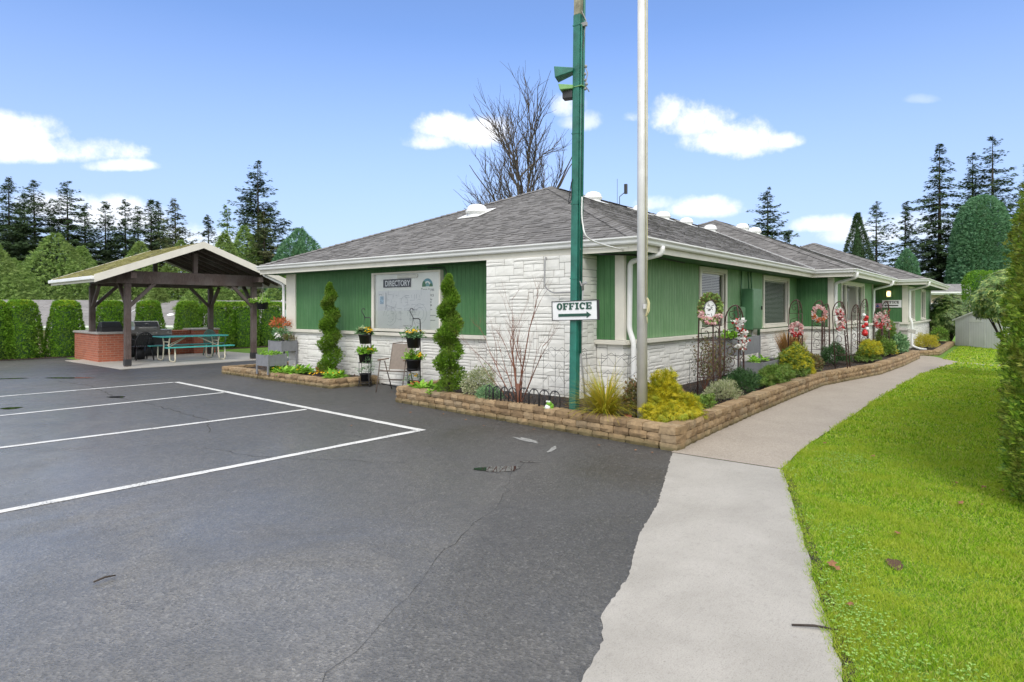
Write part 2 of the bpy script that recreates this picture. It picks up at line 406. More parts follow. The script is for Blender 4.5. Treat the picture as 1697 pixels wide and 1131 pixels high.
    L(nt,b,p.inputs['Normal']); return m
M['asphalt']=asphalt()
def puddle():
    m,nt,p=newmat('puddle_water'); p.inputs['Base Color'].default_value=(.012,.012,.014,1); p.inputs['Roughness'].default_value=.02
    p.inputs['Specular IOR Level'].default_value=.7; L(nt,bump(nt,noise(nt,8,2,.5,wpos(nt)),.03,.004),p.inputs['Normal']); return m
M['puddle']=puddle()
def paintline():
    m,nt,p=newmat('worn_white_line_paint'); v=wpos(nt)
    n=noise(nt,70,5,.75,v); n2=noise(nt,4,4,.6,v)
    f=ramp(nt,math_(nt,'ADD',math_(nt,'MULTIPLY',n,.7),math_(nt,'MULTIPLY',n2,.3)),[(.38,0.),(.47,1.)])
    c=mixc(nt,f,(.09,.09,.09),(.66,.66,.64)); L(nt,c,p.inputs['Base Color']); p.inputs['Roughness'].default_value=.5
    L(nt,bump(nt,n,.5,.004),p.inputs['Normal']); return m
M['line']=paintline()
def conc(name, c0, c1, sp, sc=1.0, dirty=.3):
    m,nt,p=newmat(name); v=wpos(nt)
    n=noise(nt,1.6,6,.65,v,.3); f=noise(nt,110*sc,4,.75,v)
    c=ramp(nt,n,[(.3,c0),(.7,c1)])
    c=mixc(nt,ramp(nt,f,[(.33,dirty+.35),(.45,0.)]),c,tuple(x*.40 for x in c0)); c=mixc(nt,ramp(nt,noise(nt,330*sc,2,.5,v),[(.30,.5),(.5,0.)]),c,tuple(x*.6 for x in c0)); c=mixc(nt,ramp(nt,noise(nt,26,5,.75,v),[(.30,.5),(.46,0.)]),c,tuple(x*.72 for x in c0))
    vo=nt.nodes.new('ShaderNodeTexVoronoi'); vo.inputs['Scale'].default_value=90; L(nt,v,vo.inputs['Vector'])
    c=mixc(nt,sp,c,ramp(nt,vo.outputs['Color'],[(0.,(.07,.065,.06)),(.5,(.30,.27,.23)),(1.,(.55,.52,.47))]))
    mp=N(nt,'ShaderNodeMapping'); mp.inputs['Rotation'].default_value=(0,0,-.34); mp.inputs['Scale'].default_value=(1.6,26,1); L(nt,v,mp.inputs[0])
    br=noise(nt,5,5,.7,mp.outputs[0]); c=mixc(nt,ramp(nt,br,[(.3,.22*(1-sp)),(.5,0.)]),c,tuple(x*.6 for x in c0))
    L(nt,c,p.inputs['Base Color']); p.inputs['Roughness'].default_value=.62
    b=bump(nt,f,.4,.004); L(nt,bump(nt,br,.2*(1-sp),.004,b),p.inputs['Normal']); return m
M['walk']=conc('pale_broom_concrete',(.33,.31,.275),(.44,.415,.375),.0)
M['agg']=conc('exposed_aggregate_path',(.34,.285,.225),(.44,.375,.305),.30,dirty=.1)
M['slab']=conc('patio_concrete',(.40,.38,.33),(.50,.47,.42),.0)
def lawn():
    m,nt,p=newmat('lawn_soil_and_thatch'); v=wpos(nt)
    n=noise(nt,30,5,.7,v); n2=noise(nt,.5,3,.6,v)
    c=ramp(nt,n,[(.3,(.05,.11,.008)),(.6,(.13,.27,.014)),(.8,(.20,.34,.03))])
    c=mixc(nt,ramp(nt,n2,[(.4,0.),(.7,.4)]),c,(.13,.19,.025))
    L(nt,c,p.inputs['Base Color']); p.inputs['Roughness'].default_value=.9; L(nt,bump(nt,n,.8,.02),p.inputs['Normal']); return m
M['lawn']=lawn()
def glass():
    m,nt,p=newmat('window_glass'); nt.nodes.remove(p)
    g=nt.nodes.new('ShaderNodeBsdfGlossy'); g.inputs['Roughness'].default_value=.01
    t=nt.nodes.new('ShaderNodeBsdfTransparent'); t.inputs[0].default_value=(.96,.98,.97,1)
    fr=nt.nodes.new('ShaderNodeFresnel'); fr.inputs[0].default_value=1.45
    f=math_(nt,'ADD',math_(nt,'MULTIPLY',fr.outputs[0],.9),.02)
    mx=nt.nodes.new('ShaderNodeMixShader'); L(nt,f,mx.inputs[0]); L(nt,t.outputs[0],mx.inputs[1]); L(nt,g.outputs[0],mx.inputs[2])
    L(nt,mx.outputs[0],nt.nodes['Material Output'].inputs[0]); return m
M['glass']=glass()
def metalsiding():
    m,nt,p=newmat('white_grooved_panel'); v=wpos(nt)
    s=N(nt,'ShaderNodeSeparateXYZ'); L(nt,v,s.inputs[0])
    fr=math_(nt,'FRACT',math_(nt,'MULTIPLY',math_(nt,'ADD',s.outputs[0],math_(nt,'MULTIPLY',s.outputs[1],1.3)),4.2))
    g=ramp(nt,fr,[(0.,0.),(.10,0.),(.14,1.)])
    n=noise(nt,2,4,.6,v)
    c=ramp(nt,n,[(.3,(.68,.68,.70)),(.7,(.78,.78,.80))]); c=mixc(nt,math_(nt,'MULTIPLY',math_(nt,'SUBTRACT',1.0,g),.25),c,(.3,.3,.32))
    L(nt,c,p.inputs['Base Color']); p.inputs['Roughness'].default_value=.55; L(nt,bump(nt,g,.5,.01),p.inputs['Normal']); return m
M['shed']=metalsiding()
# foliage tones
M['thuja']=leafmat('thuja_green',[(.035,.10,.008),(.08,.19,.012),(.13,.27,.018),(.19,.33,.03)],.6,.25,1.6,(.09,.10,.03),.35)
M['thuja_tip']=leafmat('thuja_fresh_tips',[(.22,.36,.02),(.34,.44,.03),(.42,.48,.05)],.6,.3)
M['hedge']=leafmat('tall_hedge_sprays',[(.045,.10,.010),(.09,.18,.016),(.17,.27,.022),(.26,.34,.04)],.55,.25,4.5,(.20,.12,.04),.4)
M['fir']=leafmat('dark_fir_needles',[(.018,.036,.014),(.030,.058,.020),(.050,.085,.028)],.75,.12,.25,(.030,.045,.022),.5)
M['firbrown']=leafmat('brown_green_conifer',[(.030,.048,.018),(.060,.085,.026),(.085,.090,.035)],.75,.1,.4,(.085,.065,.030),.5)
M['cedar']=leafmat('fresh_cedar_sprays',[(.045,.095,.022),(.095,.165,.032),(.15,.23,.05),(.22,.30,.09)],.65,.2,.35,(.10,.12,.035),.4)
M['bluecyp']=leafmat('blue_green_cypress',[(.028,.085,.042),(.055,.14,.065),(.09,.20,.095),(.17,.30,.17)],.6,.18,.5,(.06,.13,.05),.4)
M['topiary']=leafmat('topiary_sprays',[(.05,.12,.010),(.10,.20,.016),(.16,.27,.022)],.6,.25,3.0,(.12,.10,.04),.35)
M['lettuce']=leafmat('bright_green_leaves',[(.10,.22,.02),(.17,.34,.03),(.26,.44,.06)],.5,.3)
M['kale']=leafmat('blue_green_leaves',[(.06,.14,.06),(.12,.23,.10),(.22,.33,.17)],.5,.25)
M['kalecream']=leafmat('cream_kale_heart',[(.55,.56,.30),(.70,.70,.45),(.62,.66,.35)],.5,.25)
M['yellowfl']=leafmat('yellow_petals',[(.75,.45,.01),(.80,.58,.02),(.72,.32,.01)],.5,.3)
M['whitefl']=leafmat('white_petals',[(.75,.75,.72),(.82,.80,.75)],.5,.3)
M['pinkfl']=leafmat('pink_petals',[(.70,.28,.30),(.78,.50,.48),(.75,.65,.62)],.5,.3)
M['redfl']=leafmat('dark_red_petals',[(.35,.015,.02),(.50,.03,.02),(.18,.01,.02)],.45,.2)
M['orangefl']=leafmat('orange_red_leaves',[(.40,.10,.03),(.50,.18,.07),(.30,.08,.03)],.5,.3)
M['goldconifer']=leafmat('golden_thread_foliage',[(.30,.28,.010),(.50,.42,.012),(.66,.55,.03),(.22,.26,.02)],.55,.3,6,(.12,.20,.02),.55)
M['goldgrass']=leafmat('golden_grass',[(.30,.30,.02),(.48,.42,.03),(.55,.40,.05),(.20,.26,.03)],.55,.3)
M['strawgrass']=leafmat('straw_grass',[(.40,.22,.07),(.52,.34,.14),(.32,.16,.05)],.7,.3)
M['varieg']=leafmat('cream_edged_leaves',[(.10,.15,.05),(.28,.30,.15),(.55,.54,.38),(.16,.20,.08)],.5,.25)
M['shrub']=leafmat('mid_green_shrub',[(.045,.10,.015),(.09,.17,.025),(.16,.26,.05)],.5,.25,6,(.16,.15,.04),.4)
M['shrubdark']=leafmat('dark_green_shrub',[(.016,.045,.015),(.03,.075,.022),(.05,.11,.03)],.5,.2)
M['bronze']=leafmat('bronze_green_shrub',[(.08,.10,.03),(.14,.13,.05),(.18,.10,.05),(.10,.15,.05)],.6,.25)
M['rhodo']=leafmat('rhododendron_leaves',[(.05,.11,.018),(.09,.17,.03),(.15,.23,.045),(.34,.38,.10)],.38,.2,spec=.5)
M['camellia']=leafmat('glossy_shrub_leaves',[(.025,.06,.012),(.05,.10,.02),(.10,.16,.04),(.18,.22,.07)],.4,.2,spec=.5)
M['grass']=leafmat('lawn_grass_blades',[(.06,.13,.006),(.13,.25,.006),(.22,.37,.012),(.32,.42,.035),(.40,.37,.12)],.55,.35,2.6,(.30,.35,.03),.6)
M['clover']=leafmat('clover_leaves',[(.10,.21,.02),(.17,.30,.05),(.27,.40,.12)],.5,.25)
M['mulch']=leafmat('bark_mulch',[(.03,.018,.012),(.06,.035,.022),(.09,.05,.03)],.9,0)
# ================================================================ GROUND
def smooth(a,b,x):
    t=np.clip((x-a)/(b-a),0,1); return t*t*(3-2*t)
def ground_h(x,y):
    return -2.2*smooth(26.2,30,y)*(1-smooth(14,20,x)) - .0
def axis(lo,hi,fine0,fine1,step):
    a=list(np.arange(fine0,fine1+step,step)); 
    s=step; x=fine0
    while x>lo: s*=1.5; x-=s; a.insert(0,x)
    s=step; x=a[-1]
    while x<hi: s*=1.5; x+=s; a.append(x)
    return np.array(a)
gx=axis(-600,900,-4,44,1.0); gy=axis(-700,900,-4,34,1.0)
GX,GY=np.meshgrid(gx,gy,indexing='ij'); Z=ground_h(GX,GY)
V=np.stack([GX,GY,Z],-1).reshape(-1,3); nx,ny=len(gx),len(gy)
I=(np.arange(nx-1)[:,None]*ny+np.arange(ny-1)[None,:]).ravel()
F=np.stack([I,I+ny,I+ny+1,I+1],1)
tag(np_mesh('ground',V,F,M['lawn'],smooth=True),kind='structure')

SWL=[(-6,-1.48),(1.2,1.06),(2.29,1.44)]+[(2.62,1.53),(2.85,1.67),(3.35,1.78),(4.0,2.05),(4.75,2.26),(5.6,2.58),(6.53,2.93)]
SWR=[(-6,-2.75),(1.6,.06),(2.99,.56),(3.5,.74),(4.05,.93),(4.75,1.16),(5.6,1.45),(6.53,1.78)]
def jag(pts, amp, step, seed):
    r=random.Random(seed); out=[]
    for a,b in zip(pts,pts[1:]):
        n=max(1,int(math.dist(a,b)/step))
        for i in range(n):
            t=i/n; out.append((a[0]+(b[0]-a[0])*t+r.uniform(-amp,amp), a[1]+(b[1]-a[1])*t+r.uniform(-amp,amp)))
    out.append(pts[-1]); return out
mb=MB()
aw=[(-45,-14),(-6,-1.7)]+jag([(-6,-1.7),(2.3,1.30),(6.7,2.80)],.01,.2,1)+[(8.78,2.8),(8.8,14.2),(11.5,14.3),(11.5,18.3),(6.55,18.35),(6.9,23.9),(6.9,24.2),(-45,25.2)]
mb.poly(aw,.004); tag(mb.build('asphalt_lot',M['asphalt']),kind='structure')
# sidewalk of pale concrete (ragged against the asphalt)
L_=jag(SWL,.007,.035,3); R_=jag(SWR,.010,.12,4)
mb=MB(); mb.poly(L_+R_[::-1][0:],.010)
o=mb.build('sidewalk',M['walk']); tag(o,kind='structure')
PTHR=[(6.53,1.78),(7.2,1.83),(8.06,1.86),(9.85,1.85),(12,1.85),(15.2,1.82),(18,1.72),(20,1.55),(22.9,1.22)]
PTHL=[(6.535,2.95),(7.5,2.98),(9.3,3.03),(11.7,3.06),(14.1,3.05),(15.5,2.82),(17.4,2.5),(20.3,2.36),(24.0,2.35),(25.3,2.4),(25.0,2.0)]
mb=MB(); mb.poly(jag(PTHR,.012,.25,6)+PTHL[::-1],.014); tag(mb.build('aggregate_path',M['agg']),kind='structure')
mb=MB(); mb.poly([(22.6,1.3),(23.6,1.9),(22.6,.35),(21.4,-3),(21.0,-3),(22.0,.2)],.008); tag(mb.build('narrow_concrete_strip',M['walk']),kind='structure')
mb=MB(); mb.box(6.5,18.28,-.05,11.6,22.6,.022,rz=0); tag(mb.build('patio_slab',M['slab']),kind='structure')
# dark soil line along the sidewalk's lawn edge
mb=MB(); rr=random.Random(5)
E_=jag(SWR[1:],.012,.05,8); mb.strip([(x-.012,y+.02) for x,y in E_],[(x+.03+rr.uniform(0,.03),y-.035-rr.uniform(0,.03)) for x,y in E_],.006)
tag(mb.build('soil_edge',M['soil']),kind='structure')
# painted parking lines
def lane(a,b,w,name='parking_line'):
    a=Vector((*a,0)); b=Vector((*b,0)); d=(b-a).normalized(); p=Vector((-d.y,d.x,0))*w/2
    n=max(2,int((b-a).length/.12)); mb=MB(); r=random.Random(int(a.x*100))
    Lp=[];Rp=[]
    for i in range(n+1):
        c=a+(b-a)*i/n; Lp.append((c.x+p.x+r.uniform(-.006,.006),c.y+p.y+r.uniform(-.006,.006))); Rp.append((c.x-p.x+r.uniform(-.006,.006),c.y-p.y+r.uniform(-.006,.006)))
    mb.strip(Rp,Lp,.008); return tag(mb.build(name,M['line']),kind='structure')
A=(6.129,14.203); B=(5.699,6.068)
lane(A,(B[0],B[1]-.05),.105)
lane((-9,15.03),(A[0]-.06,A[1]-.0),.09); lane((-9,12.03),(5.92,11.72),.09); lane((-9,10.07),(5.75,8.735),.095); lane((-9,6.58),(B[0]-.055,B[1]),.10)
# cracks, smears, puddles
def crack(pts,w,seed,mat='crack',z=.0075,name='pavement_crack'):
    r=random.Random(seed); P=jag(pts,.035,.12,seed); Lp=[];Rp=[]
    for i,(x,y) in enumerate(P):
        q=P[min(i+1,len(P)-1)]; s=P[max(i-1,0)]; d=Vector((q[0]-s[0],q[1]-s[1])); d.normalize(); k=w*r.uniform(.25,1)
        Lp.append((x-d.y*k,y+d.x*k)); Rp.append((x+d.y*k,y-d.x*k))
    mb=MB(); mb.strip(Rp,Lp,z); return tag(mb.build(name,M[mat]),kind='structure')
crack([(5.17,3.94),(4.85,3.85),(4.51,3.61),(4.04,3.33),(3.37,3.065),(2.81,2.86),(2.2,2.55),(1.8,2.39),(1.3,2.2)],.0024,11)
crack([(4.6,16.5),(4.74,14.93),(4.42,12.74),(4.46,11.5),(4.39,10.2),(4.33,9.0),(3.9,8.1)],.010,12)
crack([(3.4,7.3),(3.6,6.3),(4.4,4.9)],.004,15)
def blob(cx,cy,rx,ry,rot,seed,mat,name,z,amp=.25,n=28):
    r=random.Random(seed); ph=[r.uniform(0,6.28) for _ in range(5)]; pts=[]
    for k in range(n):
        a=2*PI*k/n; q=1+amp*(math.sin(2*a+ph[0])*.5+math.sin(3*a+ph[1])*.4+math.sin(5*a+ph[2])*.3+math.sin(9*a+ph[3])*.15)
        x=rx*q*math.cos(a); y=ry*q*math.sin(a); pts.append((cx+x*math.cos(rot)-y*math.sin(rot), cy+x*math.sin(rot)+y*math.cos(rot)))
    mb=MB(); mb.poly(pts,z); return tag(mb.build(name,M[mat]),kind='structure')
blob(4.80,3.99,.20,.12,-.9,1,'puddle','puddle',.0085,.3)
blob(5.22,3.93,.12,.012,-.9,2,'puddle','puddle',.0085,.3)
blob(4.1,17.85,.28,.10,-.6,3,'puddle','puddle',.0085); blob(4.95,17.0,.5,.12,-.9,4,'puddle','puddle',.0085); blob(4.42,12.64,.17,.09,-.9,5,'puddle','puddle',.0085); blob(2.87,12.55,.16,.1,-.8,6,'puddle','puddle',.0085)
blob(6.07,4.6,.055,.23,-.25,7,'conc_dirt','cement_smear',.0082,.35); blob(5.85,4.07,.14,.035,.35,8,'conc_dirt','cement_smear',.0082,.35)
# twigs and fallen leaves
def twig(a,b,label):
    mb=MB(); A_=Vector((*a,.018)); B_=Vector((*b,.018)); md=(A_+B_)/2+Vector((.004,.006,.006)); mb.tube([A_,md,B_],[.005,.006,.004],6)
    tag(mb.build('twig',M['bark']),label,'twig')
twig((1.335,4.158),(1.45,4.13+.03),'thin brown twig lying on the open asphalt in the foreground')
twig((3.33,.86),(3.42,.66),'thin dark twig lying across the edge of the pale sidewalk')
def litter(name,pts,label,cat,group,size,mat):
    pts=[(x,y,.016+(.022 if y<1.9 else 0)) for x,y in pts]
    for i,(x,y,z) in enumerate(pts):
        r=random.Random(i*7+3); s=size*r.uniform(.7,1.3); mb=MB(); a=r.uniform(0,6.28)
        c=[]
        for k in range(10):
            rr_=s*(1 if k%2==0 else .55)*r.uniform(.8,1.1); t=2*PI*k/10; c.append((x+rr_*math.cos(t+a)*1.2,y+rr_*math.sin(t+a)*.7,z+r.uniform(-.3,.6)*s*.5))
        for k in range(10): mb.face([(x,y,z+.006),c[k],c[(k+1)%10]])
        o=mb.build(name,M[mat]); tag(o,label,cat,group)
LV=[(8.0,1.7),(7.6,1.15),(6.89,.4),(6.87,.19),(6.86,.06),(6.21,.32),(4.18,.82),(4.24,.86),(3.71,.667),(6.26,.18),(5.1,.62)]
litter('fallen_leaf',LV,'curled brown leaf fallen on the bright green lawn','leaf','brown leaves fallen on the lawn',.038,'dryleaf')
r_=random.Random(9); LA=[(6.95+r_.uniform(-.35,-.05)-(8.2-y)*.07,y) for y in [3.1,3.3,3.75,4.9,5.6,6.1,6.7,7.2,7.6]]+[(7.6,8.9),(7.9,9.2),(7.7,9.7),(8.2,9.9),(7.9,8.75),(5.3,7.0)]
litter('fallen_leaf',LA,'small orange brown leaf fallen on the black asphalt','leaf','small leaves fallen on the asphalt',.022,'dryleaf')
blob(4.54,.567,.085,.05,.2,21,'mulch','bare_soil_patch',.012)

# ---------------------------------------------------------------- grass blades on the lawn
def lawn_edge(x):
    xs=[-6,1.6,2.99,4.05,5.6,6.53,8.06,12,15.2,18,20,22.9,24,60]; ys=[-2.75,.06,.56,.93,1.45,1.77,1.85,1.85,1.82,1.72,1.55,1.22,1.7,1.7]
    return np.interp(x,xs,ys)
def grass_band(x0,x1,y0,y1,n,h,w):
    x=RNG.uniform(x0,x1,n); y=RNG.uniform(y0,y1,n); k=(y<lawn_edge(x)+.015+RNG.uniform(-.02,.03,n))
    P=np.stack([x,y],1); 
    k&=~((((x-4.54)/.13)**2+((y-.567)/.085)**2<RNG.uniform(.3,1.3,n))&(RNG.random(n)<.75))
    x=x[k];y=y[k]
    k=~((y>1.9-(24-x)*.0)&(x<24)); x=x[k];y=y[k]
    P=np.stack([x,y,np.full(len(x),.0)],1)
    tuft=1.2*lump(P,5,2.2)+.9*lump(P,6,7); hh=h*(.75+.5*RNG.random(len(x)))*(1+.45*tuft)
    d=rnd_dirs(len(x))*.95; d[:,2]=1; M_=basis(d,rnd_dirs(len(x)))
    T=T_blade(1.0,.35); V,F=T; 
    sc=np.stack([np.full(len(x),w)*RNG.uniform(.7,1.3,len(x)),hh,hh],1)
    return inst(T,P,M_,sc)
parts=[grass_band(2.4,4.2,-.3,1.2,70000,.027,.0032),grass_band(4.2,5.8,-.3,1.6,60000,.028,.0040),grass_band(5.8,8.5,-.3,1.95,70000,.030,.0054),grass_band(8.5,13,-.6,1.95,42000,.036,.010),
       grass_band(13,20,-1.2,1.95,34000,.04,.017),grass_band(20,40,-3,3.5,34000,.045,.035)]
V,F=merge(parts); tag(np_mesh('lawn_grass',V,F,M['grass']),'short bright green grass covering the lawn beside the path','grass',kind='stuff')
# clover drifts near the sidewalk
n=30000; x=RNG.uniform(2.6,7.6,n); y=RNG.uniform(-.1,1.9,n); e=lawn_edge(x)-y
P=np.stack([x,y,np.zeros(n)],1); dens=lump(P,21,1.3)+.4*lump(P,22,4)-.05-.55*np.clip(e-.5,0,2); dens+=.35*np.exp(-((x-3.0)/.9)**2)
k=(e>.02)&(dens>RNG.uniform(0,1.3,n))&~(((x-4.54)/.14)**2+((y-.567)/.09)**2<1); P=P[k]; P[:,2]=RNG.uniform(.022,.042,len(P))
nn=np.tile([0,0,1.],(len(P),1))+rnd_dirs(len(P))*.45
a=RNG.uniform(0,6.28,len(P)); parts=[]
for j in range(3):
    d=np.stack([np.cos(a+j*2.09),np.sin(a+j*2.09),RNG.uniform(-.2,.25,len(P))],1); parts.append(inst(T_leaf(.95,.1),P,basis(d,nn),RNG.uniform(.006,.011,len(P))))
V,F=merge(parts); tag(np_mesh('clover',V,F,M['clover']),'small rounded clover leaves mixed into the lawn by the sidewalk','clover',kind='stuff')
# ================================================================ OFFICE BUILDING
BLD=empty('office_building',(8.75,4.74,0),0,'long single storey office building, white painted stone base, green grooved siding and grey hip roofs','building')
def under(o,par):
    o.parent=par; rz=par.rotation_euler.z
    o.matrix_parent_inverse=(Matrix.Translation(par.location)@Matrix.Rotation(rz,4,'Z')).inverted(); return o
def U(mb,name,mat,par,**k): return under(mb.build(name,mat,**k),par)
ZS=1.11; ZT=2.452; ZE=2.65; SL=.41
# siding panels: real openings are left for the windows
mb=MB()
T_=.10
mf=MB()
def sideY(x0,x1,y,z0=ZS,z1=ZT): mf.box(x0,y,z0,x1,y+T_,z1)   # faces -Y
def sideX(y0,y1,x,z0=ZS,z1=ZT): mb.box(x,y0,z0,x+T_,y1,z1)   # faces -X
# wing one
sideX(7.0,13.72,8.75); U(mb,'siding',M['siding'],BLD); mb=MB(); sideX(4.875,5.3,8.75)
W1=(11.86,13.18); W2=(15.84,17.94); W3=(19.98,23.4); WZ=(1.20,2.34)
for a,b in ((8.752,W1[0]),(W1[1],W2[0]),(W2[1],18.9)): sideY(a,b,4.74)
for w in (W1,W2): sideY(w[0],w[1],4.742,ZS,WZ[0]); sideY(w[0],w[1],4.742,WZ[1],ZT)
U(mb,'siding',M['siding'],BLD); U(mf,'siding',M['siding_bright'],BLD); mb=MB(); mf=MB()
# wing two
sideX(3.93,4.84,18.85); sideY(18.98,W3[0],3.82); sideY(W3[1],25.16,3.82); sideY(W3[0],W3[1],3.822,ZS,WZ[0]); sideY(W3[0],W3[1],3.822,WZ[1],ZT)
U(mb,'siding',M['siding'],BLD); U(mf,'siding',M['siding_bright'],BLD); mb=MB(); mf=MB()
sideX(3.822,6.0,25.06+.1,.0)   # return into the entry recess
U(mb,'siding',M['siding'],BLD); mb=MB()
# wing three
sideX(3.1,6.0,26.65); 
W4=(27.15,28.7); W5=(31.1,32.6)
for a,b in ((26.78,W4[0]),(W4[1],W5[0]),(W5[1],34.9)): sideY(a,b,2.95)
for w in (W4,W5): sideY(w[0],w[1],2.952,ZS,WZ[0]); sideY(w[0],w[1],2.952,WZ[1],ZT)
mb.box(25.2,6.0,0,26.7,6.1,ZT)
U(mb,'siding',M['siding'],BLD); U(mf,'siding',M['siding_bright'],BLD)
# rear and far walls, plain
for q in ((8.85,14.0,0,19,14.1,ZT),(18.9,14.4,0,27,14.5,ZT),(35.0,2.95,0,35.1,11.6,ZT),(26.7,11.5,0,35,11.6,ZT)):
    mb=MB(); mb.box(*q); U(mb,'rear_wall',M['siding'],BLD)
# rooms behind the glass
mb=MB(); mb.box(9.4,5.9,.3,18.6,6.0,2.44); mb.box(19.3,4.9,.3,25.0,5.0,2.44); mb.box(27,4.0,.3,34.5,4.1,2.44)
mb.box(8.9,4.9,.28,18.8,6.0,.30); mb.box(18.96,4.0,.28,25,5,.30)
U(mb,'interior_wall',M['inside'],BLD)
# corner boards
for bx in (((8.722,4.715,ZS,8.752,4.872,ZT),(8.752,4.715,ZS,8.80,4.738,ZT)),((8.722,13.72,ZS,8.83,14.12,ZT),),((18.822,3.795,ZS,18.852,3.93,ZT),(18.852,3.795,ZS,18.98,3.818,ZT)),((26.622,2.925,ZS,26.652,3.1,ZT),(26.652,2.925,ZS,26.78,2.948,ZT)),((34.85,2.925,ZS,35.0,2.948,ZT),),((25.05,3.795,ZS,25.162,3.818,ZT),)):
    mb=MB(); [mb.box(*q) for q in bx]; U(mb,'corner_board',M['cream'],BLD)
# stone veneer: random ashlar
rs=random.Random(4)
def ashlar(mb,o,du,nrm,W,H,u=.10,v=.058,deep=.015):
    nu=max(1,round(W/u)); nv=max(1,round(H/v)); u=W/nu; v=H/nv
    occ=[[0]*nu for _ in range(nv)]
    o=Vector(o); du=Vector(du); nrm=Vector(nrm)
    for j in range(nv):
        for i in range(nu):
            if occ[j][i]: continue
            h=rs.choice((1,1,1,2,2,2,3)); w=rs.choice((3,4,5,6,7)) if h==1 else rs.choice((2,3,4,5,6))
            h=min(h,nv-j); 
            ww=0
            while ww<w and i+ww<nu and not occ[j][i+ww]: ww+=1
            w=ww
            ok=h
            for a in range(h):
                if any(occ[j+a][i+b] for b in range(w)): ok=a; break
            h=max(1,ok)
            for a in range(h):
                for b in range(w): occ[j+a][i+b]=1
            g=.0045; x0=i*u+g; x1=(i+w)*u-g; z0=j*v+g; z1=(j+h)*v-g
            d=deep*rs.uniform(.35,1.0); e=.009
            # rock-faced stone: inner grid of jittered points
            nuu=max(2,int((x1-x0)/.09)+1); nvv=2 if z1-z0<.09 else 3
            G=[[None]*(nuu+1) for _ in range(nvv+1)]
            for b in range(nvv+1):
                for a in range(nuu+1):
                    px=x0+(x1-x0)*a/nuu; pz=z0+(z1-z0)*b/nvv; edge=a in(0,nuu) or b in(0,nvv)
                    dd=d*.7 if edge else d+rs.uniform(-.002,.004)
                    if not edge: px+=rs.uniform(-.01,.01); pz+=rs.uniform(-.006,.006)
                    G[b][a]=o+du*px+Vector((0,0,pz))+nrm*dd
            base=len(mb.v)
            for row in G:
                for p in row: mb.v.append(tuple(p))
            for b in range(nvv):
                for a in range(nuu):
                    q=base+b*(nuu+1)+a; mb.f.append([q,q+1,q+nuu+2,q+nuu+1]); mb.uv+=[(0,0)]*4; mb.mi.append(0); mb.sm.append(False)
            # skirt back to the wall
            ring=[(0,a) for a in range(nuu+1)]+[(b,nuu) for b in range(1,nvv+1)]+[(nvv,a) for a in range(nuu-1,-1,-1)]+[(b,0) for b in range(nvv-1,0,-1)]
            rb=len(mb.v)
            for b,a in ring: mb.v.append(tuple(G[b][a]-nrm*(d*.7+.004)))
            for k in range(len(ring)):
                k2=(k+1)%len(ring); mb.f.append([base+ring[k][0]*(nuu+1)+ring[k][1], rb+k, rb+k2, base+ring[k2][0]*(nuu+1)+ring[k2][1]]); mb.uv+=[(0,0)]*4; mb.mi.append(0); mb.sm.append(False)
mb=MB()
ZB=1.035
# cores
mb.box(8.752,4.742,-.1,18.95,14.05,ZB-.01) ; mb.box(18.852,3.822,-.1,25.15,14.3,ZB-.012); mb.box(26.652,2.952,-.1,34.95,11.45,ZB-.014)
mb.box(8.285,5.225,-.1,8.80,7.155,ZT-.002)
U(mb,'mortar_bed',M['mortar'],BLD); mb=MB()
ashlar(mb,(8.752,14.05,0),(0,-1,0),(-1,0,0),14.05-7.16,ZB)
ashlar(mb,(8.752,5.215,0),(0,-1,0),(-1,0,0),.47,ZB)
ashlar(mb,(8.285,7.16,0),(0,-1,0),(-1,0,0),1.94,ZT)
ashlar(mb,(8.28,5.225,0),(1,0,0),(0,-1,0),.47,ZT)
ashlar(mb,(8.735,4.742,0),(1,0,0),(0,-1,0),10.11,ZB)
ashlar(mb,(18.852,4.74,0),(0,-1,0),(-1,0,0),.93,ZB)
ashlar(mb,(18.835,3.822,0),(1,0,0),(0,-1,0),6.32,ZB)
ashlar(mb,(26.652,5.9,0),(0,-1,0),(-1,0,0),2.97,ZB); ashlar(mb,(26.635,2.952,0),(1,0,0),(0,-1,0),8.3,ZB)
U(mb,'stone_veneer',M['stone'],BLD)
# sills
mb=MB(); SB,ST=1.035,1.105
def sillX(y0,y1,x): mb.box(x-.075,y0,SB,x+.02,y1,ST)
def sillY(x0,x1,y): mb.box(x0,y-.075,SB,x1,y+.02,ST)
sillX(7.165,14.15,8.75); sillX(4.665,5.215,8.75); sillY(8.772,18.77,4.74); sillX(3.745,4.664,18.85); sillY(18.872,25.2,3.82); sillX(2.875,5.9,26.65); sillY(26.672,35.0,2.95)
U(mb,'sill_course',M['cream'],BLD,bevel=.006)

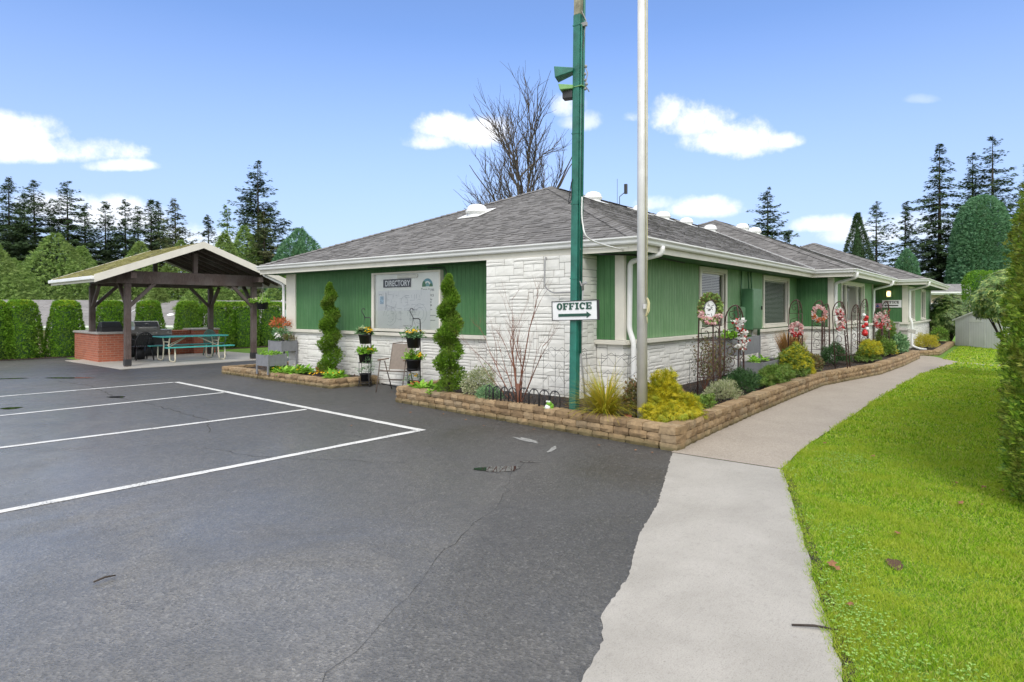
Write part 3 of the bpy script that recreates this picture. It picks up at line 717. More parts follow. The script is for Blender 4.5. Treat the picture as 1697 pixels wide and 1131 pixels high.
# windows
def window(x0,x1,y,z0,z1,mull=(),blinds=True):
    fr=MB(); t=.085; yo=y-.03
    fr.box(x0-t,yo,z0-t*.4,x0,y+.05,z1+t); fr.box(x1,yo,z0-t*.4,x1+t,y+.05,z1+t); fr.box(x0,yo,z1,x1,y+.05,z1+t); fr.box(x0-t-.02,yo-.02,z0-t*.4-.035,x1+t+.02,y+.05,z0-t*.4); fr.box(x0,yo,z0-t*.4,x1,y+.05,z0)
    s=.035
    for a,b in ((x0,x0+s),(x1-s,x1)): fr.box(a,y+.012,z0,b,y+.07,z1)
    fr.box(x0+s,y+.012,z0,x1-s,y+.07,z0+s); fr.box(x0+s,y+.012,z1-s,x1-s,y+.07,z1)
    for m in mull: fr.box(m-.03,y+.0,z0+s,m+.03,y+.07,z1-s)
    f=U(fr,'window',M['cream'],BLD,bevel=.004)
    g=MB(); g.face([(x0+s,y+.045,z0+s),(x1-s,y+.045,z0+s),(x1-s,y+.045,z1-s),(x0+s,y+.045,z1-s)]); go=g.build('pane',M['glass']); go.parent=f; go.matrix_parent_inverse=Matrix.Identity(4)
    if blinds:
        b=MB(); z=z0+s+.02
        while z<z1-s-.02:
            b.face([(x0+s+.01,y+.085,z-.008),(x1-s-.01,y+.085,z-.008),(x1-s-.01,y+.108,z+.012),(x0+s+.01,y+.108,z+.012)]); z+=.033
        b.box(x0+s,y+.08,z1-s-.035,x1-s,y+.115,z1-s)
        for q in np.arange(x0+.25,x1-.1,.55): b.box(q,y+.083,z0+s,q+.004,y+.085,z1-s)
    else:
        b=MB(); q=x0+s
        while q<x1-s-.02: b.face([(q,y+.10,z0+s),(q+.075,y+.13,z0+s),(q+.075,y+.13,z1-s),(q,y+.10,z1-s)]); q+=.07
    bo=b.build('blind',M['blind']); bo.parent=f; bo.matrix_parent_inverse=Matrix.Identity(4)
    return f
window(*W1,4.74,*WZ); window(*W2,4.74,*WZ); window(*W3,3.82,*WZ,mull=(20.75,22.5),blinds=False); window(*W4,2.95,*WZ,mull=(27.9,),blinds=False); window(*W5,2.95,*WZ,blinds=False)

# ---- roofs: every course and tab is real
rt=random.Random(8)
def roof_face(mb,P,e,s,n,kl,kr,Lb,Vmax,ex=.142):
    """P eave start, e along eave, s upslope, n normal; the face narrows by kl/kr per metre upslope"""
    P=Vector(P); e=Vector(e); s=Vector(s); n=Vector(n); nc=int(Vmax/ex)+1
    for i in range(nc):
        v0=i*ex; v1=min(Vmax,(i+1)*ex+.02); 
        if v0>=Vmax: break
        l0,r0=kl*v0,Lb-kr*v0; l1,r1=kl*v1,Lb-kr*v1
        u=l0-rt.uniform(0,.3)
        while u<r0:
            w=rt.uniform(.10,.22); a=max(u,l0); b=min(u+w,r0); a1=max(min(u,r1),l1); b1=min(max(u+w,l1),r1); u+=w
            if b-a<.004: continue
            h=rt.choice((.006,.008,.016)); 
            p0=P+e*a+s*v0+n*h; p1=P+e*b+s*v0+n*h; p2=P+e*max(a1,b1)+s*v1+n*.001; p3=P+e*a1+s*v1+n*.001
            mb.face([p0,p1,p2,p3],[(a,v0),(b,v0),(b,v1),(a,v1)])
            mb.face([P+e*a+s*v0,P+e*b+s*v0,p1,p0],[(a,v0),(b,v0),(b,v0),(a,v0)])
RC=1/math.sqrt(1+SL*SL)
def hip_roof(x0,y0,y1,x1,sof):
    R=empty('roof',(0,0,0)); under(R,BLD)
    W=(y1-y0)/2; ht=W*SL; Vm=W/RC; k=RC
    yo=.035
    mb=MB()
    roof_face(mb,(x0-yo,y1,ZE-yo*SL),(0,-1,0),(RC,0,RC*SL),(-RC*SL,0,RC),k,k,y1-y0,Vm+.03)
    roof_face(mb,(x0,y0-yo,ZE-yo*SL),(1,0,0),(0,RC,RC*SL),(0,-RC*SL,RC),k,k,x1-x0,Vm+.03)
    # far slopes, plain sheets
    zr=ZE+ht
    a=(x0+W,(y0+y1)/2,zr); b=(x1-W,(y0+y1)/2,zr)
    mb.face([(x1,y1,ZE),(x0,y1,ZE),a,b]); mb.face([(x1,y0,ZE),(x1,y1,ZE),b])
    mb.face([(x0,y0,ZE-.004),(x0,y1,ZE-.004),(a[0],a[1],zr-.01)]); mb.face([(x0,y0,ZE-.004),(a[0],a[1],zr-.01),(b[0],b[1],zr-.01),(x1,y0,ZE-.004)])
    o=mb.build('shingle_field',M['shingle']); o.parent=R
    # hip and ridge caps
    cp=MB()
    def caps(A,B):
        A=Vector(A);B=Vector(B);d=(B-A).normalized();sd=d.cross(Vector((0,0,1))).normalized();Ln=(B-A).length;t=0
        while t<Ln-.05:
            h=.022+rt.uniform(0,.012); q=A+d*t; r=A+d*min(t+.19,Ln)
            dn=Vector((0,0,-.11*SL*1.0))
            for sg in (-1,1):
                pts=[q+Vector((0,0,h+.012)),q+sd*sg*.135+dn*.9+Vector((0,0,h)),r+sd*sg*.135+dn*.9+Vector((0,0,.016)),r+Vector((0,0,.022))]
                cp.face(pts if sg<0 else pts[::-1])
            cp.face([q+sd*-.135+dn*.9+Vector((0,0,h)),q+Vector((0,0,h+.012)),q+sd*.135+dn*.9+Vector((0,0,h)),q+Vector((0,0,-.01))])
            t+=.145
    caps((x0,y0,ZE),a); caps((x0,y1,ZE),a); caps(a,b)
    o=cp.build('ridge_cap',M['shingle']); o.parent=R
    # soffit, fascia
    s=MB(); s.box(x0+.02,y0+.02,sof,x1-.02,y1-.02,sof+.012); o=s.build('soffit',M['soffit']); o.parent=R
    f=MB(); f.box(x0,y0,sof-.002,x0+.02,y1,ZE-.01); f.box(x0+.02,y0,sof-.002,x1,y0+.02,ZE-.01); f.box(x0+.02,y1-.02,sof-.002,x1,y1,ZE-.01); f.box(x1-.02,y0+.02,sof-.002,x1,y1-.02,ZE-.01)
    o=f.build('fascia',M['cream']); o.parent=R
    return R
M['soffit']=simple('green_soffit',(.055,.14,.06),.7,var=.08,bs=.05)
H1=hip_roof(8.3,4.24,14.6,30.0,2.450); H2=hip_roof(18.45,3.25,15.05,34.0,2.453); H3=hip_roof(26.2,2.33,11.73,35.6,2.456)
# gutters: K profile swept along the eaves with mitred corners
def gutter(path,outs):
    """path of xy points, outs: outward unit normals at points (already mitred)"""
    prof=[(0,.0),(.055,.0),(.070,.02),(.075,.055),(.105,.085),(.105,.105),(.095,.105),(.09,.09),(0,.09)]
    mb=MB(); base=0; n=len(prof)
    for (x,y),(ox,oy) in zip(path,outs):
        for q,z in prof: mb.v.append((x+ox*q,y+oy*q,2.548+z))
    for i in range(len(path)-1):
        for k in range(n-1):
            a=i*n+k; mb.f.append([a,a+1,a+n+1,a+n]); mb.uv+=[(0,0)]*4; mb.mi.append(0); mb.sm.append(False)
    for i in (0,len(path)-1):
        mb.f.append([i*n+k for k in range(n)]); mb.uv+=[(0,0)]*n; mb.mi.append(0); mb.sm.append(False)
    return mb
g=.002
U(gutter([(8.3,14.62),(8.3-g,4.24-g),(18.45-g,4.24-g),(18.45-g,3.25-g),(26.2-g,3.25-g),(26.2-g,2.33-g),(35.62,2.33-g)],[(-1,0),(-1,-1),(-1,-1),(-1,-1),(-1,-1),(-1,-1),(0,-1)]),'gutter',M['gutter'],BLD)
U(gutter([(8.3,14.602),(19,14.602)],[(0,1),(0,1)]),'gutter',M['gutter'],BLD)
# valley flashing
for (x0,y0,x1,y1) in ((18.45,4.24,23.2,8.99),(26.2,3.25,29.9,6.95)):
    mb=MB(); zr=ZE+SL*(x1-x0)
    d=.02
    mb.hexa([(x0+.02,y0-.05,ZE+.015),(x0+.06,y0-.05,ZE+.015),(x1+.04,y1,zr+.015),(x1,y1,zr+.015),(x0+.02,y0-.05,ZE+.045),(x0+.06,y0-.05,ZE+.045),(x1+.04,y1,zr+.045),(x1,y1,zr+.045)])
    U(mb,'valley_flashing',M['gutter'],BLD)
# roof vents
def vent(x,y,z,front,s=1.0):
    mb=MB(); ax=(1,0) if front else (0,1)
    for i in range(1): pass
    up=.41
    # tapered hood, tall at the lower side
    n=14; L_=.42*s
    prof=[(.0,.19),(.10,.185),(.17,.16),(.215,.11),(.225,.06),(.225,-.02)]
    mb.lathe([(r*s,zz*s) for r,zz in prof],(0,0,.03),18,sx=1,sy=1)
    mb.lathe([(.225*s,.04*s),(.245*s,.045*s),(.245*s,.005*s),(.2*s,0)],(0,0,.03),18)
    # flange plate following the slope
    a=.30*s
    if front: p=[(-a,-a,-a*up),(a,-a,a*up),(a,a,a*up),(-a,a,-a*up)]
    else: p=[(-a,-a,-a*up),(a,-a,-a*up),(a,a,a*up),(-a,a,a*up)]
    mb.hexa([(q[0],q[1],q[2]+.02) for q in p]+[(q[0],q[1],q[2]+.03) for q in p])
    mb.lathe([(.2*s,-.12*s),(.2*s,.06*s)],(0,0,.0),18)
    o=mb.build('roof_vent',M['gutter'],loc=(x,y,z)); 
    o.parent=BLD; o.matrix_parent_inverse=Matrix.Translation(-Vector(BLD.location))
vent(11.24,10.02,3.86,True,1.1)
for x,y,z in ((14.6,8.82,4.53),(17.6,8.95,4.58),(18.9,8.8,4.52),(21.1,8.95,4.58),(22.7,8.7,4.48)): vent(x,y,z,False,1.0)
for x,y,z in ((25.0,8.3,4.72),(26.2,8.2,4.68)): vent(x,y,z,False,1.1)
mb=MB(); mb.tube([(17.2,9.45,4.75),(17.2,9.45,5.05),(17.35,9.35,5.2)],.012,6); mb.box(17.32,9.28,5.15,17.40,9.36,5.45); mb.tube([(17.15,9.5,4.75),(17.15,9.5,5.6)],.006,5); U(mb,'antenna',M['ink'],BLD)
# conduits under the soffit and on the wall
def DS(pts,r=.042,name='downspout',mat='gutter',parent=None):
    mb=MB(); out=[Vector(pts[0])]
    for a,b,c in zip(pts,pts[1:],pts[2:]):
        a,b,c=map(Vector,(a,b,c)); q=min(.07,(b-a).length/2.2,(c-b).length/2.2); p0=b+(a-b).normalized()*q; p1=b+(c-b).normalized()*q
        for t in (0,.25,.5,.75,1): out.append(p0*(1-t)**2+b*2*t*(1-t)+p1*t*t)
    out.append(Vector(pts[-1])); mb.tube(out,r,10); return U(mb,name,M[mat],parent or BLD)
DS([(8.95,4.18,2.56),(8.95,4.19,2.44),(8.82,4.66,2.33),(8.82,4.675,1.28),(8.82,4.60,1.08),(8.82,4.60,.32),(8.80,4.46,.22),(8.79,4.36,.20)])
DS([(8.42,14.63,2.56),(8.42,14.66,2.45),(8.70,14.2,2.2),(8.70,14.19,1.3),(8.70,14.2,.1)],.035)
DS([(18.6,3.18,2.56),(18.6,3.19,2.43),(18.93,3.75,2.30),(18.93,3.755,1.30),(18.93,3.68,1.08),(18.93,3.68,.2)])
DS([(25.0,3.18,2.56),(25.0,3.19,2.42),(24.98,3.75,2.28),(24.98,3.755,1.30),(24.98,3.68,1.08),(24.98,3.68,.1)])
DS([(26.5,2.27,2.56),(26.5,2.28,2.42),(26.76,2.88,2.26),(26.76,2.885,1.30),(26.76,2.81,1.08),(26.76,2.81,.25),(26.70,2.55,.16),(26.9,2.4,.14)])
DS([(12.9+1.25,4.715,2.44),(14.15,4.715,1.66)],.013,'conduit','cab'); DS([(14.55,4.7,2.44),(14.55,4.68,2.04)],.016,'conduit','cab'); DS([(14.75,4.7,2.44),(14.75,4.68,2.04)],.016,'conduit','cab')
DS([(14.27,4.66,1.15),(14.27,4.66,.15)],.035,'conduit','stone'); DS([(14.7,4.66,1.15),(14.7,4.66,.15)],.03,'conduit','stone'); DS([(14.92,4.6,1.3),(15.02,4.6,1.22),(15.05,4.62,.98)],.035,'conduit','cab'); DS([(15.05,4.62,.98),(15.05,4.64,.15)],.03,'conduit','stone')
DS([(8.55,6.0,2.44),(8.2,5.85,2.42),(8.19,5.85,1.95),(8.2,5.7,1.85),(8.19,5.3,1.86)],.012,'conduit','grey')
DS([(8.3,4.9,2.43),(8.7,4.6,2.43),(9.3,4.5,2.44),(11,4.7,2.44)],.012,'conduit','ink')
DS([(8.74,9.1,2.42),(8.7,8.9,2.41),(8.72,8.6,2.40),(8.70,8.5,2.15),(8.72,8.35,2.0)],.010,'conduit','ink')
# ---------------- electrical cabinets
EC=empty('electrical_cabinet',(14.5,4.74,1.13),0,'large dark green electrical cabinet on the wall between two windows','cabinet')
mb=MB(); mb.box(14.2,4.49,1.13,14.85,4.73,2.05); U(mb,'cabinet_body',M['cab'],EC,bevel=.006)
mb=MB(); mb.box(14.225,4.478,1.16,14.825,4.489,2.02); U(mb,'door',M['cab'],EC,bevel=.003)
mb=MB(); mb.box(14.78,4.45,1.58,14.80,4.478,1.66); U(mb,'handle',M['black'],EC)
EC=empty('electrical_box',(13.86,4.74,1.13),0,'small green electrical box mounted low beside the large cabinet','electrical box')
mb=MB(); mb.box(13.72,4.60,1.15,14.04,4.73,1.64); U(mb,'box_body',M['cab'],EC,bevel=.006)
mb=MB(); mb.box(13.73,4.585,1.17,14.03,4.599,1.62); U(mb,'cover',M['cab'],EC,bevel=.003)

# ---------------- lettering helpers
def text_mesh(s,size,sx=1.0,ext=.0015,bold=0,align='LEFT'):
    cu=bpy.data.curves.new('t','FONT'); cu.body=s; cu.size=size; cu.extrude=ext; cu.offset=bold; cu.align_x=align; cu.resolution_u=3
    o=bpy.data.objects.new('t',cu); COL.objects.link(o); dg=bpy.context.evaluated_depsgraph_get()
    me=bpy.data.meshes.new_from_object(o.evaluated_get(dg)); bpy.data.objects.remove(o)
    for v in me.vertices: v.co.x*=sx
    return me
def place_text(s,size,org,ex,nrm,mat,name,parent,sx=1.0,ext=.0015,bold=0,align='LEFT'):
    me=text_mesh(s,size,sx,ext,bold,align); ex=Vector(ex); n=Vector(nrm); up=Vector((0,0,1)); o_=Vector(org)
    for v in me.vertices:
        c=v.co.copy(); v.co=o_+ex*c.x+up*c.y+n*c.z
    o=link(name,me,mat); under(o,parent); return o
# slab serif strokes, unit letter height
def slab_word(mb,word,org,ex,nrm,h,depth,adv=.92,sx=1.0):
    """letters made of solid strokes: butt-jointed, never overlapping"""
    t=.24; sf=.17; W_=.78
    ex=Vector(ex); n=Vector(nrm); O=Vector(org); up=Vector((0,0,1)); pen=0
    def R(x0,z0,x1,z1):
        p=[]
        for (dx,dn,dz) in ((x0,0,z0),(x1,0,z0),(x1,1,z0),(x0,1,z0),(x0,0,z1),(x1,0,z1),(x1,1,z1),(x0,1,z1)):
            p.append(tuple(O+ex*((pen+dx)*h*sx)+up*(dz*h)+n*(dn*depth)))
        mb.hexa(p)
    def arc(a0,a1,n_=14):
        cx,cz=W_/2,.5; ro=(W_/2+.02,.52); ri=(W_/2-.23,.52-.19)
        for i in range(n_):
            q=[a0+(a1-a0)*(i+j)/n_ for j in (0,1)]
            pts=[(cx+ro[0]*math.cos(q[0]),cz+ro[1]*math.sin(q[0])),(cx+ro[0]*math.cos(q[1]),cz+ro[1]*math.sin(q[1])),(cx+ri[0]*math.cos(q[1]),cz+ri[1]*math.sin(q[1])),(cx+ri[0]*math.cos(q[0]),cz+ri[1]*math.sin(q[0]))]
            b=[O+ex*((pen+x)*h*sx)+up*(z*h) for x,z in pts]
            mb.hexa([tuple(p) for p in b]+[tuple(p+n*depth) for p in b])
    for ch in word:
        if ch=='O': arc(0,2*PI,22); pen+=adv
        elif ch=='C': arc(.75,2*PI-.75,16); R(W_-.13,.62,W_,.95); pen+=adv
        elif ch=='I': R(.04,0,.52,sf); R(.16,sf,.16+t,1-sf); R(.04,1-sf,.52,1); pen+=adv-.22
        elif ch in 'FE':
            R(0,1-sf,W_,1); R(.08,sf,.08+t,1-sf); R(W_-.11,.70,W_,1-sf); R(.08+t,.42,.52,.42+sf*.75); R(.52,.36,.60,.61) if ch=='F' else R(.55,.36,.63,.64)
            if ch=='F': R(0,0,.46,sf)
            else: R(0,0,W_,sf); R(W_-.13,sf,W_,.36)
            pen+=adv
    return pen*h*sx
def office_sign(name,label,x,yl,yr,z0,z1,arrow,bw,green='signg'):
    """sign facing -X, its left edge (as read) at y=yl"""
    S=empty(name,(x,(yl+yr)/2,z0),0,label,'sign'); w=yl-yr; h=z1-z0
    mb=MB(); mb.box(x,yr,z0,x+.02,yl,z1); U(mb,'sign_board',M['signw'],S)
    if bw:
        mb=MB(); b=bw
        for a in ((yr-.0,z0-.0,yl,z0+b),(yr,z1-b,yl,z1),(yr,z0+b,yr+b,z1-b),(yl-b,z0+b,yl,z1-b)): mb.box(x-.008,a[0],a[1],x-.0005,a[2],a[3])
        mb.box(x-.006,yr-.014,z0,x+.024,yr-.001,z1)
        U(mb,'sign_border',M['ink'],S)
    mb=MB(); hh=h*.34; adv=.88; sx=(w*.76)/(hh*(adv*6-.28)); slab_word(mb,'OFFICE',(x-.0005,yl-w*.12,z0+h*.55),(0,-1,0),(-1,0,0),hh,.008,adv,sx)
    U(mb,'lettering',M[green],S)
    mb=MB(); ya,yb=yl-w*.15,yl-w*.84; zc=z0+h*.27; s=h*.07
    if arrow=='right': body=[(ya,zc-s),(yb+.07*w,zc-s),(yb+.07*w,zc+s),(ya,zc+s)]; head=[(yb+.07*w,zc-s*2.3),(yb-.02*w,zc),(yb+.07*w,zc+s*2.3)]
    else: body=[(ya-.07*w,zc-s),(yb,zc-s),(yb,zc+s),(ya-.07*w,zc+s)]; head=[(ya-.07*w,zc+s*2.3),(ya+.03*w,zc),(ya-.07*w,zc-s*2.3)]
    for pl in (body,head):
        k=len(pl); f0=[(x-.0085,y,z) for y,z in pl]; b0=[(x-.0005,y,z) for y,z in pl]
        mb.face(f0); 
        for i in range(k): mb.face([f0[i],f0[(i+1)%k],b0[(i+1)%k],b0[i]])
    U(mb,'arrow',M[green],S)
    return S
S1=office_sign('office_sign','white sign reading OFFICE with arrow pointing right, fixed to the tall green pole',7.055,4.93,4.206,1.445,1.71,'right',.009)
S1.rotation_euler=(math.radians(-1.6),0,0)
S2=office_sign('office_sign','white sign reading OFFICE with arrow pointing left, on green wall under the porch lamp',26.625,3.73,3.12,1.645,1.915,'left',0,green='ink')

# ---------------- directory board
DB=empty('directory_board',(8.7,9.7,1.11),0,'glazed white directory board with a site map on the green wall','notice board')
yl,yr,z0,z1=10.75,8.67,1.125,2.36; xf=8.66
mb=MB(); mb.box(xf,yr,z0,8.745,yl,z0+.06); mb.box(xf,yr,z1-.035,8.745,yl,z1); mb.box(xf,yr,z0+.06,8.745,yr+.045,z1-.035); mb.box(xf,yl-.075,z0+.06,8.745,yl,z1-.035)
U(mb,'frame',M['cream'],DB,bevel=.004)
mb=MB(); mb.box(8.715,yr+.045,z0+.06,8.742,yl-.075,z1-.035); U(mb,'back_panel',simple('bright_panel_white',(.88,.88,.83),.5,var=.02,bs=0),DB)
mb=MB(); mb.box(8.709,9.0,z0+.065,8.7145,yl-.16,1.98); U(mb,'site_map',M['signw'],DB)
mapi=MB(); rm=random.Random(3)
def mline(y0,z0_,y1,z1_,w=.0035): 
    d=Vector((0,y1-y0,z1_-z0_)); d.normalize(); p=Vector((0,-d.z,d.y))*w
    a=Vector((8.7075,y0,z0_));b=Vector((8.7075,y1,z1_)); mapi.face([a-p,b-p,b+p,a+p])
for i in range(90):
    y=rm.uniform(9.25,10.4); z=rm.uniform(1.35,1.9); l=rm.uniform(.03,.16)
    if rm.random()<.5: mline(y,z,y-l,z-.0)
    else: mline(y,z,y,z+l*.7)
for (cy,cz,r) in ((10.2,1.45,.13),(10.2,1.45,.2),(9.75,1.75,.1),(9.3,1.5,.12),(9.3,1.5,.2)):
    for k in range(14):
        a=k/14*5.2; b=(k+1)/14*5.2; mline(cy+r*math.cos(a),cz+r*math.sin(a),cy+r*math.cos(b),cz+r*math.sin(b))
U(mapi,'map_drawing',simple('pale_map_lines',(.48,.50,.52),.6,bs=0),DB)
place_text('Green Acres Map',.035,(8.7078,9.78,1.24),(0,-1,0),(-1,0,0),M['ink'],'map_caption',DB,1,.0004)
mb=MB(); mb.box(8.694,9.56,2.045,8.708,10.4,2.215); pl=U(mb,'title_plate',M['ink'],DB)
place_text('DIRECTORY',.165,(8.692,10.34,2.072),(0,-1,0),(-1,0,0),M['signw'],'title_lettering',DB,.86,.001,.003)
mb=MB(); mb.box(8.68,9.35,2.225,8.714,9.95,2.30); U(mb,'lamp_housing',M['cream'],DB,bevel=.012)
mb=MB(); mb.box(8.69,10.32,1.62,8.70,10.56,1.93); U(mb,'paper_notice',M['signw'],DB)
mb=MB(); mb.box(8.6885,10.38,1.70,8.6895,10.50,1.86); U(mb,'paper_print',simple('pale_blue_print',(.45,.60,.78),.6,bs=0,var=.4,scale=40),DB)
place_text('NOTICE',.03,(8.6888,10.53,1.885),(0,-1,0),(-1,0,0),M['ink'],'notice_heading',DB,1,.0003)
lg=MB(); cy,cz=9.08,2.10
def disc(mb,cy,cz,r,a0,a1,x,n=18,ry=1):
    for k in range(n):
        a=a0+(a1-a0)*k/n; b=a0+(a1-a0)*(k+1)/n; mb.face([(x,cy,cz),(x,cy+r*math.cos(a),cz+r*ry*math.sin(a)),(x,cy+r*math.cos(b),cz+r*ry*math.sin(b))])
def ringp(mb,cy,cz,r0,r1,a0,a1,x,n=18):
    for k in range(n):
        a=a0+(a1-a0)*k/n; b=a0+(a1-a0)*(k+1)/n; mb.face([(x,cy+r0*math.cos(a),cz+r0*math.sin(a)),(x,cy+r1*math.cos(a),cz+r1*math.sin(a)),(x,cy+r1*math.cos(b),cz+r1*math.sin(b)),(x,cy+r0*math.cos(b),cz+r0*math.sin(b))])
ringp(lg,cy,cz-.05,.10,.155,0,PI,8.7125); U(lg,'logo_arch',simple('logo_blue',(.10,.30,.36),.6,bs=0),DB)
lg=MB(); disc(lg,cy+.10,cz-.06,.055,0,PI,8.7115,12,2.2); disc(lg,cy-.10,cz-.06,.05,0,PI,8.7115,12,1.3); U(lg,'logo_trees',simple('logo_green',(.03,.16,.05),.6,bs=0),DB)
lg=MB(); disc(lg,cy,cz-.055,.06,0,PI,8.7115,12,1.3); U(lg,'logo_arch',simple('logo_teal',(.16,.38,.36),.6,bs=0),DB)
def info(s,size,z,m='ink',sx=1): place_text(s,size,(8.7128,cy,z),(0,-1,0),(-1,0,0),M[m],'info_lettering',DB,sx,.0005,0,'CENTER')
info('Green Acres',.085,1.955,'ink',.85); info('MAIN OFFICE',.062,1.845); info('Monday-Friday',.045,1.775); info('9 AM-12 PM',.045,1.715); info('425-486-1188',.045,1.655); info('info@greenacres.com',.038,1.575,sx=.8)
for z,w in ((1.46,.42),(1.365,.40)):
    mb=MB(); mb.box(8.7122,cy-w/2-.02,z,8.7126,cy+w/2-.02,z+.012); U(mb,'info_rule',simple('grey_rule',(.30,.30,.30),.6,bs=0),DB)
mb=MB(); mb.face([(8.668,yl-.077,z0+.062),(8.668,yr+.047,z0+.062),(8.668,yr+.047,z1-.037),(8.668,yl-.077,z1-.037)]); U(mb,'glazing',M['glass'],DB)

# wall lamp that is lit
WL=empty('wall_lamp',(26.6,3.5,2.0),0,'lit yellow oval bulkhead lamp on the green entry wall','lamp')
mb=MB(); mb.box(26.60,3.44,2.02,26.645,3.60,2.27); U(mb,'lamp_base',M['signw'],WL,bevel=.02)
m,nt,p=newmat('lit_lamp_glass'); p.inputs['Base Color'].default_value=(.9,.7,.35,1); p.inputs['Emission Color'].default_value=(1,.62,.22,1); p.inputs['Emission Strength'].default_value=2.2
mb=MB(); mb.ball((26.57,3.52,2.145),.062,12,8,1.5); U(mb,'lamp_glass',m,WL)
# ================================================================ RETAINING WALLS of split blocks
def block_mesh(mb,c,d,L_,Dp,Hh,r):
    """one rock-faced block; c = outer-bottom-mid, d = unit direction along the wall, outer side to the right of d"""
    n=(d[1],-d[0]); nx,nz,ny=3,2,1
    G={}
    def P(i,j,k):
        if (i,j,k) in G: return G[(i,j,k)]
        u=(i/nx-.5)*L_; z=k/nz*Hh; w=-(j/ny)*Dp
        inner=(j==0); ex=(i in(0,nx)); ez=(k in(0,nz))
        if inner:
            if ex and ez: w-=.013; u*=.955; z+= .003 if k==0 else -.004
            elif ex or ez: w-=.004
            else: w+=.007
        if ex: u*=.985
        u+=r.uniform(-.004,.004); z+=r.uniform(-.003,.003); w+=r.uniform(-.007,.007)
        mb.v.append((c[0]+d[0]*u+n[0]*w, c[1]+d[1]*u+n[1]*w, c[2]+z)); G[(i,j,k)]=len(mb.v)-1; return G[(i,j,k)]
    def q(a,b,c_,e,sm=False): mb.f.append([a,b,c_,e]); mb.uv+=[(0,0)]*4; mb.mi.append(0); mb.sm.append(sm)
    for i in range(nx):
        for k in range(nz):
            q(P(i,0,k),P(i+1,0,k),P(i+1,0,k+1),P(i,0,k+1)); q(P(i+1,ny,k),P(i,ny,k),P(i,ny,k+1),P(i+1,ny,k+1))
    for i in range(nx):
        for j in range(ny): q(P(i,j,nz),P(i+1,j,nz),P(i+1,j+1,nz),P(i,j+1,nz)); q(P(i+1,j,0),P(i,j,0),P(i,j+1,0),P(i+1,j+1,0))
    for j in range(ny):
        for k in range(nz): q(P(0,j+1,k),P(0,j,k),P(0,j,k+1),P(0,j+1,k+1)); q(P(nx,j,k),P(nx,j+1,k),P(nx,j+1,k+1),P(nx,j,k+1))
def planter_wall(pts,courses,label,hc=.091,Dp=.20,seed=1):
    r=random.Random(seed); mb=MB()
    # arc-length walk
    seg=[math.dist(a,b) for a,b in zip(pts,pts[1:])]
    for cz in range(courses):
        for si,(a,b) in enumerate(zip(pts,pts[1:])):
            d=((b[0]-a[0])/seg[si],(b[1]-a[1])/seg[si]); t=-.0 if cz%2 else .0; Ls=seg[si]
            n=(d[1],-d[0]); s=0; first=True; back=.008*cz
            while s<Ls-.03:
                l=r.uniform(.17,.27)
                if first and cz%2: l*=.55
                first=False
                if Ls-(s+l)<.09: l=Ls-s
                m=s+l/2; h=hc+ (r.uniform(-.002,.006) if cz==courses-1 else 0)
                block_mesh(mb,(a[0]+d[0]*m-n[0]*back, a[1]+d[1]*m-n[1]*back, cz*hc),d,l-.005,Dp+r.uniform(-.01,.01),h-.004,r)
                s+=l
    o=mb.build('retaining_wall',M['block']); tag(o,label,'retaining wall'); return o
PA=[(8.72,8.50),(7.157,8.247),(6.616,2.914),(7.55,2.95),(9.3,3.0),(11.7,3.03),(14.1,3.02),(15.5,2.78),(17.4,2.46),(20.3,2.32),(23.8,2.28),(23.95,2.93)]
PB=[(10.6,15.35),(7.65,15.25),(7.52,10.65),(8.16,10.52),(8.70,10.53)]
PC=[(25.0,2.85),(24.98,2.42),(25.98,1.90),(33.4,1.93),(33.5,2.9)]
planter_wall(PA,3,'long tan block retaining wall round the building corner and along the path',seed=2)
planter_wall(PB,2,'short tan block retaining wall round the bed at the left end of the building',seed=3)
planter_wall(PC,2,'small block retaining wall at the far right end of the building',seed=4)
mb=MB(); mb.poly([(8.74,8.4),(7.27,8.15),(6.75,3.05),(9.3,3.12),(14.1,3.14),(17.4,2.6),(23.8,2.42),(23.8,3.84),(18.83,3.84),(18.83,4.76),(8.74,4.76)],.205); tag(mb.build('bed_soil',M['soil']),kind='structure')
mb=MB(); mb.poly([(10.6,15.2),(7.75,15.1),(7.63,10.75),(8.72,10.62),(8.74,14.1),(10.6,14.1)],.125); tag(mb.build('bed_soil',M['soil']),kind='structure')
mb=MB(); mb.poly([(25.1,2.9),(25.1,2.5),(26.0,2.0),(33.3,2.03),(33.3,2.93),(26.7,2.93)],.13); tag(mb.build('bed_soil',M['soil']),kind='structure')
# bark mulch chips over the soil
def mulch(poly_pts,n,z,label):
    xs=[p[0] for p in poly_pts]; ys=[p[1] for p in poly_pts]
    x=RNG.uniform(min(xs),max(xs),n); y=RNG.uniform(min(ys),max(ys),n); ins=np.zeros(n,bool); j=len(poly_pts)-1
    for i in range(len(poly_pts)):
        xi,yi=poly_pts[i]; xj,yj=poly_pts[j]
        c=((yi>y)!=(yj>y))&(x<(xj-xi)*(y-yi)/(yj-yi+1e-12)+xi); ins^=c; j=i
    x=x[ins];y=y[ins]; k=len(x); P=np.stack([x,y,np.full(k,z)+RNG.uniform(.002,.015,k)],1); d=rnd_dirs(k); d[:,2]*=.25
    V,F=inst(T_leaf(.5,.1),P,basis(d,np.tile([0,0,1.],(k,1))+rnd_dirs(k)*.5),RNG.uniform(.02,.05,k)); tag(np_mesh('bark_mulch',V,F,M['mulch']),label,'mulch',kind='stuff')
mulch([(8.70,8.4),(7.3,8.15),(6.8,3.15),(9.3,3.2),(14.1,3.2),(17.4,2.65),(23.8,2.5),(23.8,3.8),(18.8,3.8),(18.7,4.7),(8.7,4.7)],16000,.207,'dark bark mulch in the long corner bed')
